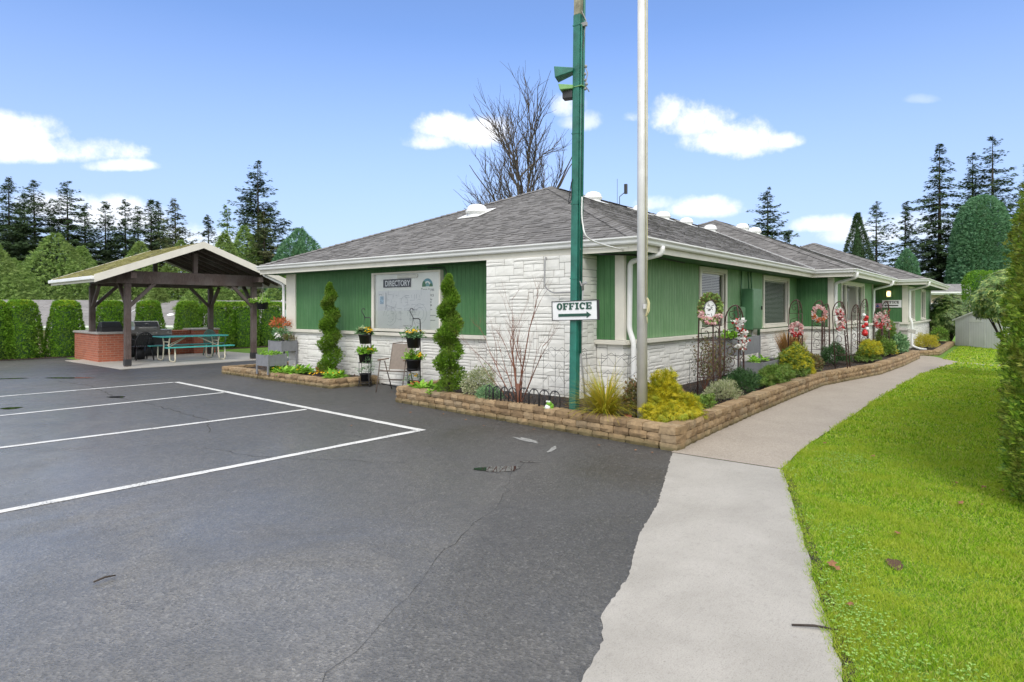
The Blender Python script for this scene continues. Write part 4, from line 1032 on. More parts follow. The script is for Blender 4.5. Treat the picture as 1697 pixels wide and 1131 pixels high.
mulch([(10.5,15.1),(7.8,15.0),(7.68,10.8),(8.7,10.7),(8.7,14.1),(10.5,14.2)],4000,.127,'dark bark mulch in the short left bed')

# ================================================================ PLANT GENERATORS (each returns raw geometry)
Z1=np.array([0,0,1.])
def g_rosette(c,r,h,n,size,w=.6,seed=0,flat=.5):
    k=np.arange(n); a=k*2.4+seed; rr=r*np.sqrt((k+.5)/n); P=np.stack([c[0]+rr*.35*np.cos(a),c[1]+rr*.35*np.sin(a),c[2]+h*(1-rr/r)*.5+RNG.uniform(0,.3,n)*h],1)
    el=(1-rr/r)*1.1+flat*.35; d=np.stack([np.cos(a)*np.cos(el),np.sin(a)*np.cos(el),np.sin(el)],1); up=Z1-d*.2+rnd_dirs(n)*.25
    return inst(T_leaf(w,.25),P,basis(d,up),RNG.uniform(.7,1.15,n)*size)
def g_bush(c,rx,ry,rz,n,size,T=None,seed=0,lumpy=.42,inner=.40,flatup=.3,droop=0,low=-.3):
    d=rnd_dirs(int(n*1.7)); d=d[d[:,2]>low][:n]; n=len(d)
    q=1-inner*RNG.random(n)**1.6; s=1+lumpy*lump(d,seed,2.0)+lumpy*.5*lump(d,seed+1,5)
    P=np.array(c)+d*np.array([rx,ry,rz])*(q*s)[:,None]
    dd=d+rnd_dirs(n)*.7+Z1*flatup; dd[:,2]-=droop
    up=d+rnd_dirs(n)*.6+Z1*.3
    return inst(T if T is not None else T_leaf(.55,.15),P,basis(dd,up),RNG.uniform(.7,1.25,n)*size)
def g_stems(c,r,h,n,th,lean=.5):
    mb=MB(); rr=random.Random(int(c[0]*100))
    for i in range(n):
        a=rr.uniform(0,6.28); q=rr.uniform(.2,1)*r; t=(c[0]+q*math.cos(a),c[1]+q*math.sin(a),c[2]+h*rr.uniform(.6,1)); m=(c[0]+q*.3*math.cos(a),c[1]+q*.3*math.sin(a),c[2]+h*.4)
        mb.tube([(c[0],c[1],c[2]-.02),m,t],[th,th*.7,th*.3],5)
    return mb
def g_grass(c,r,h,n,w=.012,bend=.9,spread=.9):
    a=RNG.uniform(0,6.28,n); q=r*.3*np.sqrt(RNG.random(n)); P=np.stack([c[0]+q*np.cos(a),c[1]+q*np.sin(a),np.full(n,c[2])],1)
    parts=[]; ll=RNG.uniform(.6,1.1,n)*h; tilt=RNG.uniform(.05,spread,n); 
    # four-segment arching blades
    d=np.stack([np.cos(a),np.sin(a),np.zeros(n)],1); side=np.stack([-np.sin(a),np.cos(a),np.zeros(n)],1)
    S=[]; ang=tilt; pos=P.copy(); prof=[1,.95,.8,.55,.08]
    for i in range(5):
        S.append(pos-side*w*.5*prof[i]); S.append(pos+side*w*.5*prof[i]); 
        st=(ll/4)[:,None]; pos=pos+(d*np.sin(ang)[:,None]+Z1*np.cos(ang)[:,None])*st; ang=ang+bend*.45*(.4+RNG.random(n)*.6)
    V=np.stack(S,1).reshape(-1,3); F=[]
    base=(np.arange(n)*10)[:,None]
    for i in range(4):
        F.append(np.concatenate([base+2*i,base+2*i+1,base+2*i+3],1)); F.append(np.concatenate([base+2*i,base+2*i+3,base+2*i+2],1))
    return V,np.concatenate(F)
def g_flowers(c,r,n,size,h=.02):
    a=RNG.uniform(0,6.28,n); q=r*np.sqrt(RNG.random(n)); C=np.stack([c[0]+q*np.cos(a),c[1]+q*np.sin(a),c[2]+RNG.uniform(0,h,n)],1); parts=[]
    nn=Z1*1.0+np.stack([np.cos(a),np.sin(a),np.zeros(n)],1)*.7+rnd_dirs(n)*.3
    B=basis(nn,rnd_dirs(n)); 
    for j in range(5):
        t=j*2*PI/5; dd=B[:,:,0]*math.cos(t)+B[:,:,2]*math.sin(t)+B[:,:,1]*.2; parts.append(inst(T_leaf(.9,.1),C,basis(dd,B[:,:,1]),np.full(n,size)*RNG.uniform(.8,1.2,n)))
    return merge(parts)
def plant(name,label,cat,loc,parts,group=None):
    """parts: list of (part name, geometry or MB, material)"""
    E_=empty(name,loc,0,label,cat,group)
    for nm,g_,mt in parts:
        o = g_.build(nm,M[mt]) if isinstance(g_,MB) else np_mesh(nm,g_[0],g_[1],M[mt])
        under(o,E_)
    return E_
TS=T_spray(3,.20,.9)
ZA=.21
# ---------------------------------------------------------------- spiral topiaries
def topiary(x,y,z,H,label,seed):
    turns=4.3; n=15000; t=RNG.random(n)**.85
    rad=np.interp(t,[0,.15,.6,.9,1],[.20,.21,.165,.10,.02])*H/2.0; off=np.interp(t,[0,.8,1],[.07,.055,.0])*H/2.0; ph=t*turns*2*PI+seed
    c=np.stack([off*np.cos(ph),off*np.sin(ph),.10+t*(H-.14)],1); d=rnd_dirs(n); q=1-.3*RNG.random(n)
    s=1+.28*lump(c*4+d*.6,seed,2)+.15*lump(c*9+d,seed+4,3)
    P=np.array([x,y,z])+c+d*np.stack([rad,rad,rad*.42],1)*(q*s)[:,None]
    V,F=inst(TS,P,basis(d+Z1*.5+rnd_dirs(n)*.5,d+rnd_dirs(n)*.5),RNG.uniform(.03,.055,n))
    tr=MB(); tr.tube([(x,y,z-.05),(x+.02,y-.01,z+H*.3),(x-.01,y+.01,z+H*.6),(x,y,z+H*.93)],[.028,.022,.016,.006],8)
    plant('spiral_topiary',label,'topiary',(x,y,z),[('crown',(V,F),'topiary'),('trunk',tr,'greybark')])
topiary(8.30,11.72,.12,2.08,'tall spiral clipped conifer between the left end of the building and the directory board',.8)
topiary(7.36,7.17,.2,1.98,'spiral clipped conifer just right of the directory board',2.6)
# ---------------------------------------------------------------- bare red-twigged maple
def maple():
    r=random.Random(12); mb=MB(); o=Vector((7.06,5.5,.18))
    def br(p,d,l,rad,depth):
        pts=[p]; n=5; q=p.copy(); dd=d.copy(); kids=[]
        for i in range(n):
            dd=(dd+Vector((r.uniform(-.14,.14),r.uniform(-.14,.14),.05))).normalized(); q=q+dd*l/n; pts.append(q.copy())
            if depth<3 and i>0 and r.random()<.75: kids.append((q.copy(),dd.copy(),l*(1-i/n)*.8+.08))
        mb.tube(pts,[rad*(1-.16*i) for i in range(n+1)],6 if depth<2 else 4,cap=False)
        for kp,kd,kl in kids:
            s=Vector((r.uniform(-.6,.6),r.uniform(-1,1),r.uniform(-.1,.5))); br(kp,(kd+s*.75).normalized(),kl,rad*.42,depth+1)
    for d,l,rd in (((0,-.12,1),1.45,.018),((0,.06,1),.95,.022),((.05,.85,.75),1.25,.012),((0,-.62,.85),1.1,.013),((-.1,.4,1),.85,.012),((-.12,-.25,1),.8,.012),((0,.75,.5),.8,.01),((.1,.2,.9),1.05,.010)):
        br(o,Vector(d).normalized(),l,rd,0)
    mb.tube([o-Vector((0,0,.03)),o+Vector((0,0,.35))],[.05,.03],8)
    U(mb,'trunk_and_twigs',M['redtwig'],empty('bare_maple',tuple(o),0,'small leafless maple with red brown twigs against the white stone wall','tree'))
maple()
# ---------------------------------------------------------------- bed plants, corner bed
def bush(name,label,cat,x,y,z,rx,ry,rz,n,size,mat,T=None,seed=0,group=None,extra=(),stem='bark',**k):
    return plant(name,label,cat,(x,y,z),[('foliage',g_bush((x,y,z+rz*.55),rx,ry,rz,n,size,T,seed,**k),mat),('stems',g_stems((x,y,z),rx*.7,rz*1.0,9,.006),stem)]+list(extra),group)
c=(7.38,7.85,ZA)
plant('primrose','low bright green primrose with orange flowers at the chair end of the corner bed','plant',c,[('leaves',merge([g_rosette((7.38+dx,7.85+dy,ZA),.14,.13,26,.12,.6,i) for i,(dx,dy) in enumerate(((0,0),(-.1,-.12),(.08,.12),(-.06,.1),(.1,-.1)))]),'lettuce'),('flowers',g_flowers((7.36,7.95,ZA+.12),.14,14,.022,.03),'orangefl')])
plant('primrose','tiny bright green seedling at the foot of the right hand spiral conifer','plant',(7.12,7.25,ZA),[('leaves',g_rosette((7.12,7.35,ZA),.09,.1,18,.09,.6,3),'lettuce')])
bush('variegated_shrub','low cream and green variegated shrub against the stone wall','shrub',7.35,6.5,ZA,.22,.27,.30,2600,.032,'varieg',None,3)
bush('grey_shrub','small grey green shrub behind the wire hoop edging','shrub',7.15,6.12,ZA,.16,.2,.15,1400,.028,'kale',None,4)
plant('golden_grass','arching clump of golden yellow grass right of the green pole','ornamental grass',(7.05,4.08,ZA),[('blades',merge([g_grass((7.05,4.08,ZA),.22,.62,700,.011,1.0,1.05),g_grass((7.05,4.08,ZA),.1,.75,90,.009,.4,.5)]),'goldgrass')])
TH=T_spray(4,.09,1.3)
plant('golden_cypress','bright yellow thread leaved conifer at the building corner right of the flagpole','shrub',(7.35,3.36,ZA),[('foliage',merge([g_bush((7.46,3.33,ZA+.12),.40,.32,.24,6500,.075,TH,7,.5,.5,.0,.6,-.35),g_bush((7.36,3.42,ZA+.32),.17,.17,.22,2400,.07,TH,8,.5,.5,.3,.3)]),'goldconifer'),('stems',g_stems((7.35,3.36,ZA),.3,.45,8,.009),'bark')])
bush('nandina','upright green shrub with reddish tips behind the golden conifer','shrub',7.28,3.75,ZA,.17,.16,.30,1300,.045,'bronze',None,9)
mb=MB(); mb.box(6.98,3.72,ZA,7.17,3.81,ZA+.06,rz=.5); tag(mb.build('loose_brick',M['brickred'],bevel=.004),'loose red brick lying in the bed beside the flagpole','brick')
fr=MB(); fr.ball((6.92,4.86,ZA+.08),.06,12,8,.8); fr.ball((6.88,4.84,ZA+.125),.035,10,6); fr.ball((6.90,4.80,ZA+.04),.035,8,6,.7); fr.ball((6.90,4.92,ZA+.04),.035,8,6,.7)
m_=simple('lime_glaze',(.22,.48,.05),.3,bs=0); FG=empty('garden_ornament',(6.92,4.86,ZA),0,'small lime green and white frog ornament beside the green pole','garden ornament'); U(fr,'body',m_,FG)
fr=MB(); fr.ball((6.875,4.86,ZA+.07),.042,10,6,.9); fr.ball((6.86,4.825,ZA+.15),.014,8,5); fr.ball((6.86,4.86,ZA+.15),.014,8,5); U(fr,'white_belly_and_eyes',M['signw'],FG)
# wire hoop edging: each panel a thing
def hoop_panel(y0,y1,x,z,label):
    E_=empty('hoop_edging',(x,(y0+y1)/2,z),0,label,'garden edging','black wire hoop edging panels'); n=4; w=(y1-y0)/n; mb=MB()
    for i in range(n):
        ya=y0+i*w+.008; yb=y0+(i+1)*w-.008; r=(yb-ya)/2; cy=(ya+yb)/2; zt=z+.20
        mb.tube([(x,ya,z-.04),(x,ya,zt)]+[(x,cy-r*math.cos(t),zt+r*1.05*math.sin(t)) for t in np.linspace(0,PI,9)[1:]]+[(x,yb,z-.04)],.008,5)
        mb.tube([(x,cy,z),(x,cy,z+.26)],.0065,5); mb.ball((x,cy,z+.27),.013,6,4)
        for s in (-1,1): mb.tube([(x,cy,z+.16)]+[(x,cy+s*(.012+.02*math.sin(t)),z+.16+.03*math.cos(t)-.01*t) for t in np.linspace(0,4,7)],.005,4)
    mb.tube([(x,y0,z+.08),(x,y1,z+.08)],.006,5)
    U(mb,'hoops',M['black'],E_)
hoop_panel(5.47,6.05,6.98,ZA,'black wire hoop edging panel left of the bare maple trunk'); hoop_panel(4.72,5.42,6.97,ZA,'black wire hoop edging panel between the bare maple and the green pole')
# wire netting standing against the stone
def netting(y0,y1,x,z0,z1,label,alongx=False):
    E_=empty('wire_netting',(x,y0,z0),0,label,'netting'); mb=MB(); r=random.Random(int(y0*10)+int(x*10)); n=max(2,int(abs(y1-y0)/.19)); P_=lambda t,z:(t,x-.0,z) if alongx else (x,t,z)
    for i in range(n+1):
        t=y0+(y1-y0)*i/n+r.uniform(-.02,.02); mb.tube([P_(t,z0),P_(t+r.uniform(-.03,.03),(z0+z1)/2),P_(t+r.uniform(-.02,.02),z1+r.uniform(-.04,.04))],.0034,4,cap=False)
    for j in range(4):
        z=z0+(z1-z0)*(j+.6)/4; pts=[]
        for i in range(n*2+1): pts.append(P_(y0+(y1-y0)*i/(2*n),z+(.05 if i%2 else -.05)+r.uniform(-.015,.015)))
        mb.tube(pts,.0030,4,cap=False)
    tops=[P_(y0+(y1-y0)*i/(4*n),z1+.03*math.sin(i*1.57)) for i in range(4*n+1)]; mb.tube(tops,.0032,4,cap=False)
    U(mb,'wires',M['mesh'],E_)
netting(4.9,5.7,7.95,ZA,.98,'thin wire netting panel against the white stone pier left of the green pole'); netting(5.9,6.7,7.75,ZA,.95,'thin wire netting panel behind the variegated shrub'); netting(3.9,4.55,7.75,ZA,.95,'thin wire netting panel behind the golden grass')
netting(9.8,11.2,4.1,ZA,.75,'low wire netting panel between the first two iron trellises',True)

# ---------------------------------------------------------------- bed plants along the path
bush('straw_grass_tuft','tuft of straw coloured grass behind the first iron trellis','ornamental grass',8.55,3.85,ZA,.22,.18,.2,500,.05,'strawgrass',TH,10)
bush('heather','low grey green heather at the foot of the first iron trellis','shrub',9.3,3.40,ZA,.38,.22,.19,3600,.035,'varieg',T_leaf(.3,.1),11,flatup=.6)
bush('green_shrub','low fresh green shrub between the golden conifer and first trellis','shrub',8.35,3.35,ZA,.3,.18,.12,1300,.04,'shrub',None,12)
def vine(x,y,z,label,seed,h=.95,mat='bronze'):
    r=random.Random(seed); mb=MB(); P=[]
    for i in range(7):
        q=Vector((x,y,z)); pts=[q.copy()]; d=Vector((r.uniform(-.45,.45),r.uniform(-.2,.2),1)).normalized()
        for k in range(8): d=(d+Vector((r.uniform(-.2,.2),r.uniform(-.1,.1),.05))).normalized(); q=q+d*h*r.uniform(.8,1)/8; pts.append(q.copy())
        mb.tube(pts,[.006*(1-k/10) for k in range(9)],5,cap=False)
        for k in range(3,9):
            for _ in range(16): P.append(tuple(pts[k]+Vector((r.gauss(0,.045),r.gauss(0,.03),r.gauss(0,.05)))))
    P=np.array(P); V,F=inst(T_leaf(.6,.15),P,basis(rnd_dirs(len(P))+Z1*.4,rnd_dirs(len(P))+Z1),RNG.uniform(.03,.05,len(P)))
    plant('leggy_shrub',label,'shrub',(x,y,z),[('leaves',(V,F),mat),('stems',mb,'redtwig')])
vine(10.2,4.0,ZA,'leggy upright shrub with sparse green and orange leaves left of the second iron trellis',3); vine(11.0,4.05,ZA,'leggy shrub with sparse bronze leaves right of the second iron trellis',5,.9)
bush('juniper','dark green spreading shrub at the foot of the second iron trellis','shrub',10.5,3.5,ZA,.46,.24,.24,3600,.045,'shrubdark',TH,14)
bush('feathery_shrub','feathery mid green shrub with yellow tips in front of the dark grey raised beds','shrub',12.0,3.4,ZA,.8,.22,.22,6500,.055,'shrub',TH,15,droop=.3)
bush('golden_cypress','green and yellow thread leaved conifer before the right side of the grey raised bed','shrub',13.35,3.42,ZA,.45,.26,.40,5500,.06,'shrub',TH,16,droop=.5,extra=[('golden_tips',g_bush((13.35,3.38,ZA+.24),.45,.26,.4,2000,.06,TH,16,.42,.2,0,.5,0),'goldconifer')])
bush('golden_cypress','small low golden tuft beside the path in front of the third trellis','shrub',13.9,3.3,ZA,.22,.14,.14,900,.06,'goldconifer',TH,17)
bush('bronze_shrub','rounded bronze shrub right of the grey raised bed','shrub',15.0,3.55,ZA,.42,.28,.26,3200,.045,'bronze',None,18)
plant('straw_grass','upright straw coloured grass behind the third iron trellis','ornamental grass',(15.9,4.15,ZA),[('blades',g_grass((15.9,4.15,ZA),.35,.85,800,.016,.25,.35),'strawgrass')])
bush('juniper','dark green shrub between the third and fifth iron trellises','shrub',17.2,3.45,ZA,.60,.28,.32,4200,.05,'shrubdark',TH,19)
bush('green_shrub','bright yellow green mound between the fifth and seventh iron trellises','shrub',18.7,2.95,ZA,.7,.24,.26,4600,.055,'shrub',TH,20,droop=.3,extra=[('golden_tips',g_bush((18.8,2.9,ZA+.22),.7,.26,.32,2200,.065,TH,20,.25,.15,0,.3,0),'goldconifer')])
plant('straw_grass','orange tuft of grass by the wall behind the sixth iron trellis','ornamental grass',(21.3,3.35,ZA),[('blades',g_grass((21.3,3.35,ZA),.3,.5,600,.02,.4,.5),'goldgrass')])
bush('flowering_shrub','dark green shrub beneath the two decorated end trellises','shrub',21.3,2.9,ZA,.5,.22,.32,2600,.06,'shrub',None,21,extra=[('golden_tips',g_bush((21.5,2.8,ZA+.12),.4,.16,.16,500,.05,None,22),'goldgrass')])
bush('grey_shrub','silvery green leafy plant near the far end of the long bed','shrub',22.6,2.72,ZA,.4,.2,.34,1600,.09,'kale',None,23)
bush('feathery_shrub','feathery green shrub at the far end of the long bed by the ramp post','shrub',23.3,3.15,ZA,.62,.3,.62,4600,.07,'shrub',TH,24)
bush('heather','yellow and rust heather in the small far bed','shrub',27.6,2.45,.13,.95,.3,.34,3000,.06,'goldgrass',TH,25); bush('boxwood','clipped yellow green box shrub at the far end of the small far bed','shrub',33.0,2.45,.13,.42,.3,.42,2600,.05,'shrub',None,26,extra=[('fresh_tips',g_bush((33.0,2.45,.42),.42,.3,.34,700,.05,None,26,.1,.05,.6,0,.3),'lettuce')])
# ---------------------------------------------------------------- left bed
def primrose_patch(cx,cy,label,n,seed,fl='yellowfl',mat='lettuce'):
    r=random.Random(seed); g=[]
    for i in range(n): g.append(g_rosette((cx+r.uniform(-.28,.28),cy+r.uniform(-.42,.42),.13),.17,.16,24,.15,.65,i))
    plant('primrose_patch',label,'plant',(cx,cy,.13),[('leaves',merge(g),mat),('flowers',g_flowers((cx-.1,cy,.24),.4,26,.026,.06),fl)])
primrose_patch(8.02,12.85,'broad patch of bright green primroses with yellow flowers in the left bed',14,1)
primrose_patch(7.98,11.25,'smaller patch of green primroses at the foot of the left spiral conifer',7,2)
bush('heuchera','small orange leaved plant just left of the left spiral conifer','plant',8.45,12.15,.12,.14,.14,.18,260,.07,'orangefl',None,30)
bush('mint_seedlings','few pale green seedlings under the left raised bed','plant',7.95,13.4,.12,.1,.12,.09,120,.04,'kale',None,31)
# ================================================================ POLES
GP=empty('utility_pole',(7.15,4.62,.2),0,'tall square teal green timber pole with floodlights, rising from the corner bed','pole')
lean=.013
mb=MB(); w=.058
def gpx(z): return (7.15+.62*lean*z*.6, 4.62-.78*lean*z)
def sqpole(z0,z1,hw,m,ang=.0):
    mb=MB(); a=gpx(z0); b=gpx(z1); c,s=math.cos(ang)*hw,math.sin(ang)*hw
    q=[(-c+s,-s-c),(c+s,s-c),(c-s,s+c),(-c-s,-s+c)]
    mb.hexa([(a[0]+u,a[1]+v,z0) for u,v in q]+[(b[0]+u,b[1]+v,z1) for u,v in q]); return U(mb,'post',m,GP,bevel=.006)
sqpole(0,5.55,.052,M['pole']); sqpole(5.551,8.2,.048,simple('weathered_pole_top',(.33,.31,.22),.8,var=.3,scale=10))
for dx,dy,r,z0,z1 in ((.02,-.078,.016,1.0,8.0),(-.03,-.070,.010,1.5,5.4)):
    mb=MB(); a=gpx(z0); b=gpx(z1); mb.tube([(a[0]+dx,a[1]+dy,z0),(b[0]+dx,b[1]+dy,z1)],r,8); U(mb,'conduit',M['pole'],GP)
for z in (3.0,3.95,5.4,2.0):
    a=gpx(z); mb=MB(); mb.box(a[0]-.057,a[1]-.057,z,a[0]+.057,a[1]+.057,z+.018); U(mb,'band',M['pole'],GP)
def flood(z,L_,tz,m,rz,drop):
    a=gpx(z); mb=MB()
    # tapered hood: long box, deep at the far end
    d=Vector((math.cos(rz),math.sin(rz),tz)).normalized(); s=Vector((-d.y,d.x,0)).normalized(); u=s.cross(d)*-1
    if u.z<0: u=-u
    o=Vector((a[0],a[1],z))+d*.05
    p=[]
    for (l,wd,h) in ((0,.07,0),(L_,.11,0)):
        for sg in (-1,1): p.append((o+d*l+s*sg*wd))
    q0,q1,q2,q3=p; dn=u*-1
    b=[q0+dn*.05,q1+dn*.05,q3+dn*drop*.8-d*.03,q2+dn*drop*.8-d*.03]; t=[q0,q1,q3,q2]
    mb.hexa([tuple(v) for v in b]+[tuple(v) for v in t]); return U(mb,'floodlight_hood',m,GP,bevel=.008)
flood(4.83,.26,.12,M['pole'],math.atan2(.9,-.35),.19)
lime=simple('lime_painted_hood',(.20,.42,.14),.5)
flood(4.60,.20,.10,lime,math.atan2(.8,-.3),.10)
a=gpx(4.52); mb=MB(); mb.box(a[0]-.09,a[1]+.06,4.44,a[0]+.03,a[1]+.20,4.55,rz=.3); U(mb,'floodlight',M['ink'],GP,bevel=.01)
mb=MB(); mb.box(a[0]-.06,a[1]-.10,4.575,a[0]+.06,a[1]+.06,4.585); U(mb,'bracket',lime,GP)
mb=MB()
for dz in (.0,.06,.12,.2,.3): mb.ball((a[0]+.03,a[1]-.10-.02*math.sin(dz*30),4.55+dz),.022,8,5)
mb.tube([(a[0]+.03,a[1]-.08,4.9),(a[0]+.03,a[1]-.14,4.75),(a[0]+.03,a[1]-.1,4.6),(a[0]+.03,a[1]-.16,4.5)],.008,6); U(mb,'insulators',M['grey'],GP)
b=gpx(5.5); mb=MB(); mb.box(b[0]-.02,b[1]-.13,5.38,b[0]+.02,b[1]-.05,5.43); mb.tube([(b[0],b[1]-.05,5.6),(b[0],b[1]-.12,5.45),(b[0],b[1]-.07,5.1)],.007,5); mb.ball((b[0]-.06,b[1]+.02,5.85),.06,8,6); U(mb,'hardware',M['grey'],GP)
def cab_(pts,r,m,name):
    mb=MB(); P=[Vector(p) for p in pts]; out=[]
    for i in range(len(P)-1):
        p0=P[max(i-1,0)];p1=P[i];p2=P[i+1];p3=P[min(i+2,len(P)-1)]
        for k in range(6):
            t=k/6; out.append(.5*((2*p1)+(-p0+p2)*t+(2*p0-5*p1+4*p2-p3)*t*t+(-p0+3*p1-3*p2+p3)*t**3))
    out.append(P[-1]); mb.tube(out,r,6); return U(mb,name,m,GP)
b=gpx(2.7)
cab_([(b[0]+.01,b[1]-.085,3.1),(b[0]+.0,b[1]-.10,2.75),(b[0]+.1,b[1]-.16,2.53),(8.3,4.5,2.47)],.011,M['gutter'],'cable')
cab_([(b[0],b[1]-.07,2.40),(7.8,4.5,2.46),(8.3,4.4,2.5)],.004,M['gutter'],'cable')
cab_([(b[0]+.05,b[1]+.0,2.50),(b[0]+.03,b[1]+.05,2.2),(b[0]+.03,b[1]+.09,1.95),(b[0]-.02,b[1]+.03,1.93),(b[0]-.02,b[1]-.06,1.97),(b[0]-.02,b[1]-.1,1.9)],.009,M['grey'],'cable')
a=gpx(1.9); mb=MB(); mb.tube([(a[0]+.03,a[1]-.15,1.95),(a[0]+.03,a[1]-.09,1.93),(a[0]+.03,a[1]-.09,1.85)],.022,8); mb.tube([(a[0]+.03,a[1]-.09,1.85),(a[0]+.02,a[1]-.07,1.0),(7.15,4.42,.22)],.014,8); U(mb,'conduit',M['grey'],GP)
cab_([(gpx(3.3)[0]-.06,gpx(3.3)[1]+.03,3.35),(gpx(3.3)[0]-.07,gpx(3.3)[1]+.06,3.2),(gpx(3.3)[0]-.06,gpx(3.3)[1]+.09,3.02),(gpx(3.3)[0]-.07,gpx(3.3)[1]+.04,3.1),(gpx(3.3)[0]-.06,gpx(3.3)[1]+.05,3.3)],.006,M['ink'],'cable')
S1.location=(gpx(1.57)[0]-.075-.0,S1.location[1],S1.location[2])
FP=empty('flagpole',(7.11,3.59,.2),0,'tall thick pale metal flagpole with a rope, in the corner bed','flagpole')
mb=MB(); mb.tube([(7.11,3.59,.1),(7.11,3.59,3.2),(7.11,3.59,7.6)],[.064,.061,.052],28); U(mb,'pole',M['galv'],FP)
mb=MB(); mb.tube([(7.07,3.525,7.5),(7.065,3.52,1.75)],.005,6); mb.tube([(7.12,3.522,7.5),(7.09,3.51,2.6),(7.075,3.505,1.75)],.005,6); U(mb,'halyard',M['cord'],FP)
mb=MB(); r=random.Random(2)
for i in range(7): 
    pts=[]
    for k in range(13):
        t=k/12*2*PI+i; pts.append((7.06+.02*math.cos(t)*r.uniform(.5,1)-.01*i/7, 3.515-.03*abs(math.sin(t*1.0))-.004*i, 1.62+.115*math.cos(t+.4)*(1-.06*i)))
    mb.tube(pts,.006,5,cap=False)
mb.tube([(7.06,3.50,1.5),(7.05,3.49,1.42)],.006,5); U(mb,'coiled_rope',M['cord'],FP)
mb=MB(); mb.box(7.02,3.50,1.60,7.06,3.53,1.66); U(mb,'cleat',M['galv'],FP)

# ================================================================ TRELLISES with wreaths
def make_trellis(x,y,z,H,w,rz,label,arch=True):
    T=empty('iron_trellis',(x,y,z),rz,label,'trellis','rusty iron obelisk trellises along the bed')
    legs=[(-w/2,.06),(0,-w*.42),(w/2,.06)]; zt=H*.80
    mb_l=[]
    def leg_at(i,zz): 
        k=1-.12*zz/zt; return Vector((legs[i][0]*k,legs[i][1]*k,zz))
    for i in range(3):
        mb=MB(); mb.tube([leg_at(i,-.03),leg_at(i,zt*.5),leg_at(i,zt)],.0115,6); o=mb.build('leg',M['rust']); o.parent=T
    mb=MB(); top=Vector((0,-.02,H))
    for i in range(3):
        a=leg_at(i,zt); pts=[a]
        for t in (.2,.4,.6,.8,1.): 
            h=math.sin(t*PI/2); q=math.cos(t*PI/2); pts.append(Vector((top.x+(a.x-top.x)*q,top.y+(a.y-top.y)*q,a.z+(H-a.z)*h)))
        mb.tube(pts,.0115,6)
    o=mb.build('arched_top',M['rust']); o.parent=T
    mb=MB()
    for zz in (.22*H,.60*H,.80*H):
        for i,j in ((0,1),(1,2),(2,0)): mb.tube([leg_at(i,zz),leg_at(j,zz)],.005,5)
    o=mb.build('cross_bar',M['rust']); o.parent=T
    # scrolls on the two front faces
    for i,j in ((0,1),(1,2)):
        mb=MB()
        for (zc,s) in ((.32,1),(.45,1),(.66,-1),(.88,-.8)):
            zz=zc*H; a=leg_at(i,zz); b=leg_at(j,zz); 
            if zc>.8: a=a*.75+Vector((0,0,zz*.25)); b=b*.75+Vector((0,0,zz*.25))
            e=(b-a); L_=e.length; e.normalize(); c=(a+b)/2; R=L_*.32
            out=a if i==0 else b; mid=b if i==0 else a; sg=1 if i==0 else -1
            pts=[]
            for k in range(15):
                t=k/14*5.2; rr=R*(1-.62*k/14); pts.append(c+e*(sg*(-rr*math.cos(t)))+Vector((0,0,s*rr*1.35*math.sin(t))))
            pts=[mid+Vector((0,0,s*H*.07))]+pts[::1] if False else pts
            mb.tube(pts,.0062,5)
            mb.tube([pts[0],pts[0]+Vector((0,0,-s*H*.05)),mid+Vector((0,0,-s*H*.09))],.006,5)
        zz=.55*H; a=leg_at(i,zz+.05*H); b=leg_at(j,zz+.05*H); m=leg_at(1,zz-.03*H); q=a if i==0 else b
        mb.tube([q,(q+m)/2+Vector((0,0,-.02)),m],.0048,5)
        o=mb.build('scrollwork',M['rust']); o.parent=T
    return T
FRZ=math.radians(-51.5)   # panels face the car park corner
# facing: local -y towards the viewer
TRL=[('first iron trellis from the corner, holding a green wreath round a white oval plaque',9.39,3.6,1.52,.36,.0),
     ('second iron trellis, arched top, with a long white and dark red flower garland',10.8,3.7,1.45,.36,.1),
     ('third iron trellis, tall arched top, pink wreath hanging low on it',15.5,3.9,1.60,.34,-.1),
     ('fourth iron trellis, broad arched top with a large pink and orange wreath',17.28,3.8,1.60,.36,.1),
     ('plain narrow undecorated iron trellis tucked behind the fourth one',18.0,3.78,1.52,.24,.2),
     ('fifth iron trellis, leaning left, pink and red flowers at its top',15.75,2.95,1.56,.34,.0),
     ('plain undecorated iron trellis standing between two decorated ones in front of the wide window',18.6,3.2,1.50,.22,-.3),
     ('iron trellis with a hanging string of red and white baubles near the wide window end',19.9,3.2,1.66,.26,.6),
     ('iron trellis with pink and dark red wreath, second to last in the bed',21.3,3.05,1.45,.30,.1),
     ('last iron trellis at the far end of the bed, topped with pink and green flowers',21.85,2.95,1.62,.28,.4)]
for i,(lb,x,y,H,w,dr) in enumerate(TRL):
    t=make_trellis(x,y,ZA,H-.0,w,FRZ+dr*.5,lb)
    if i==5: t.rotation_euler=(0,math.radians(-4),FRZ)
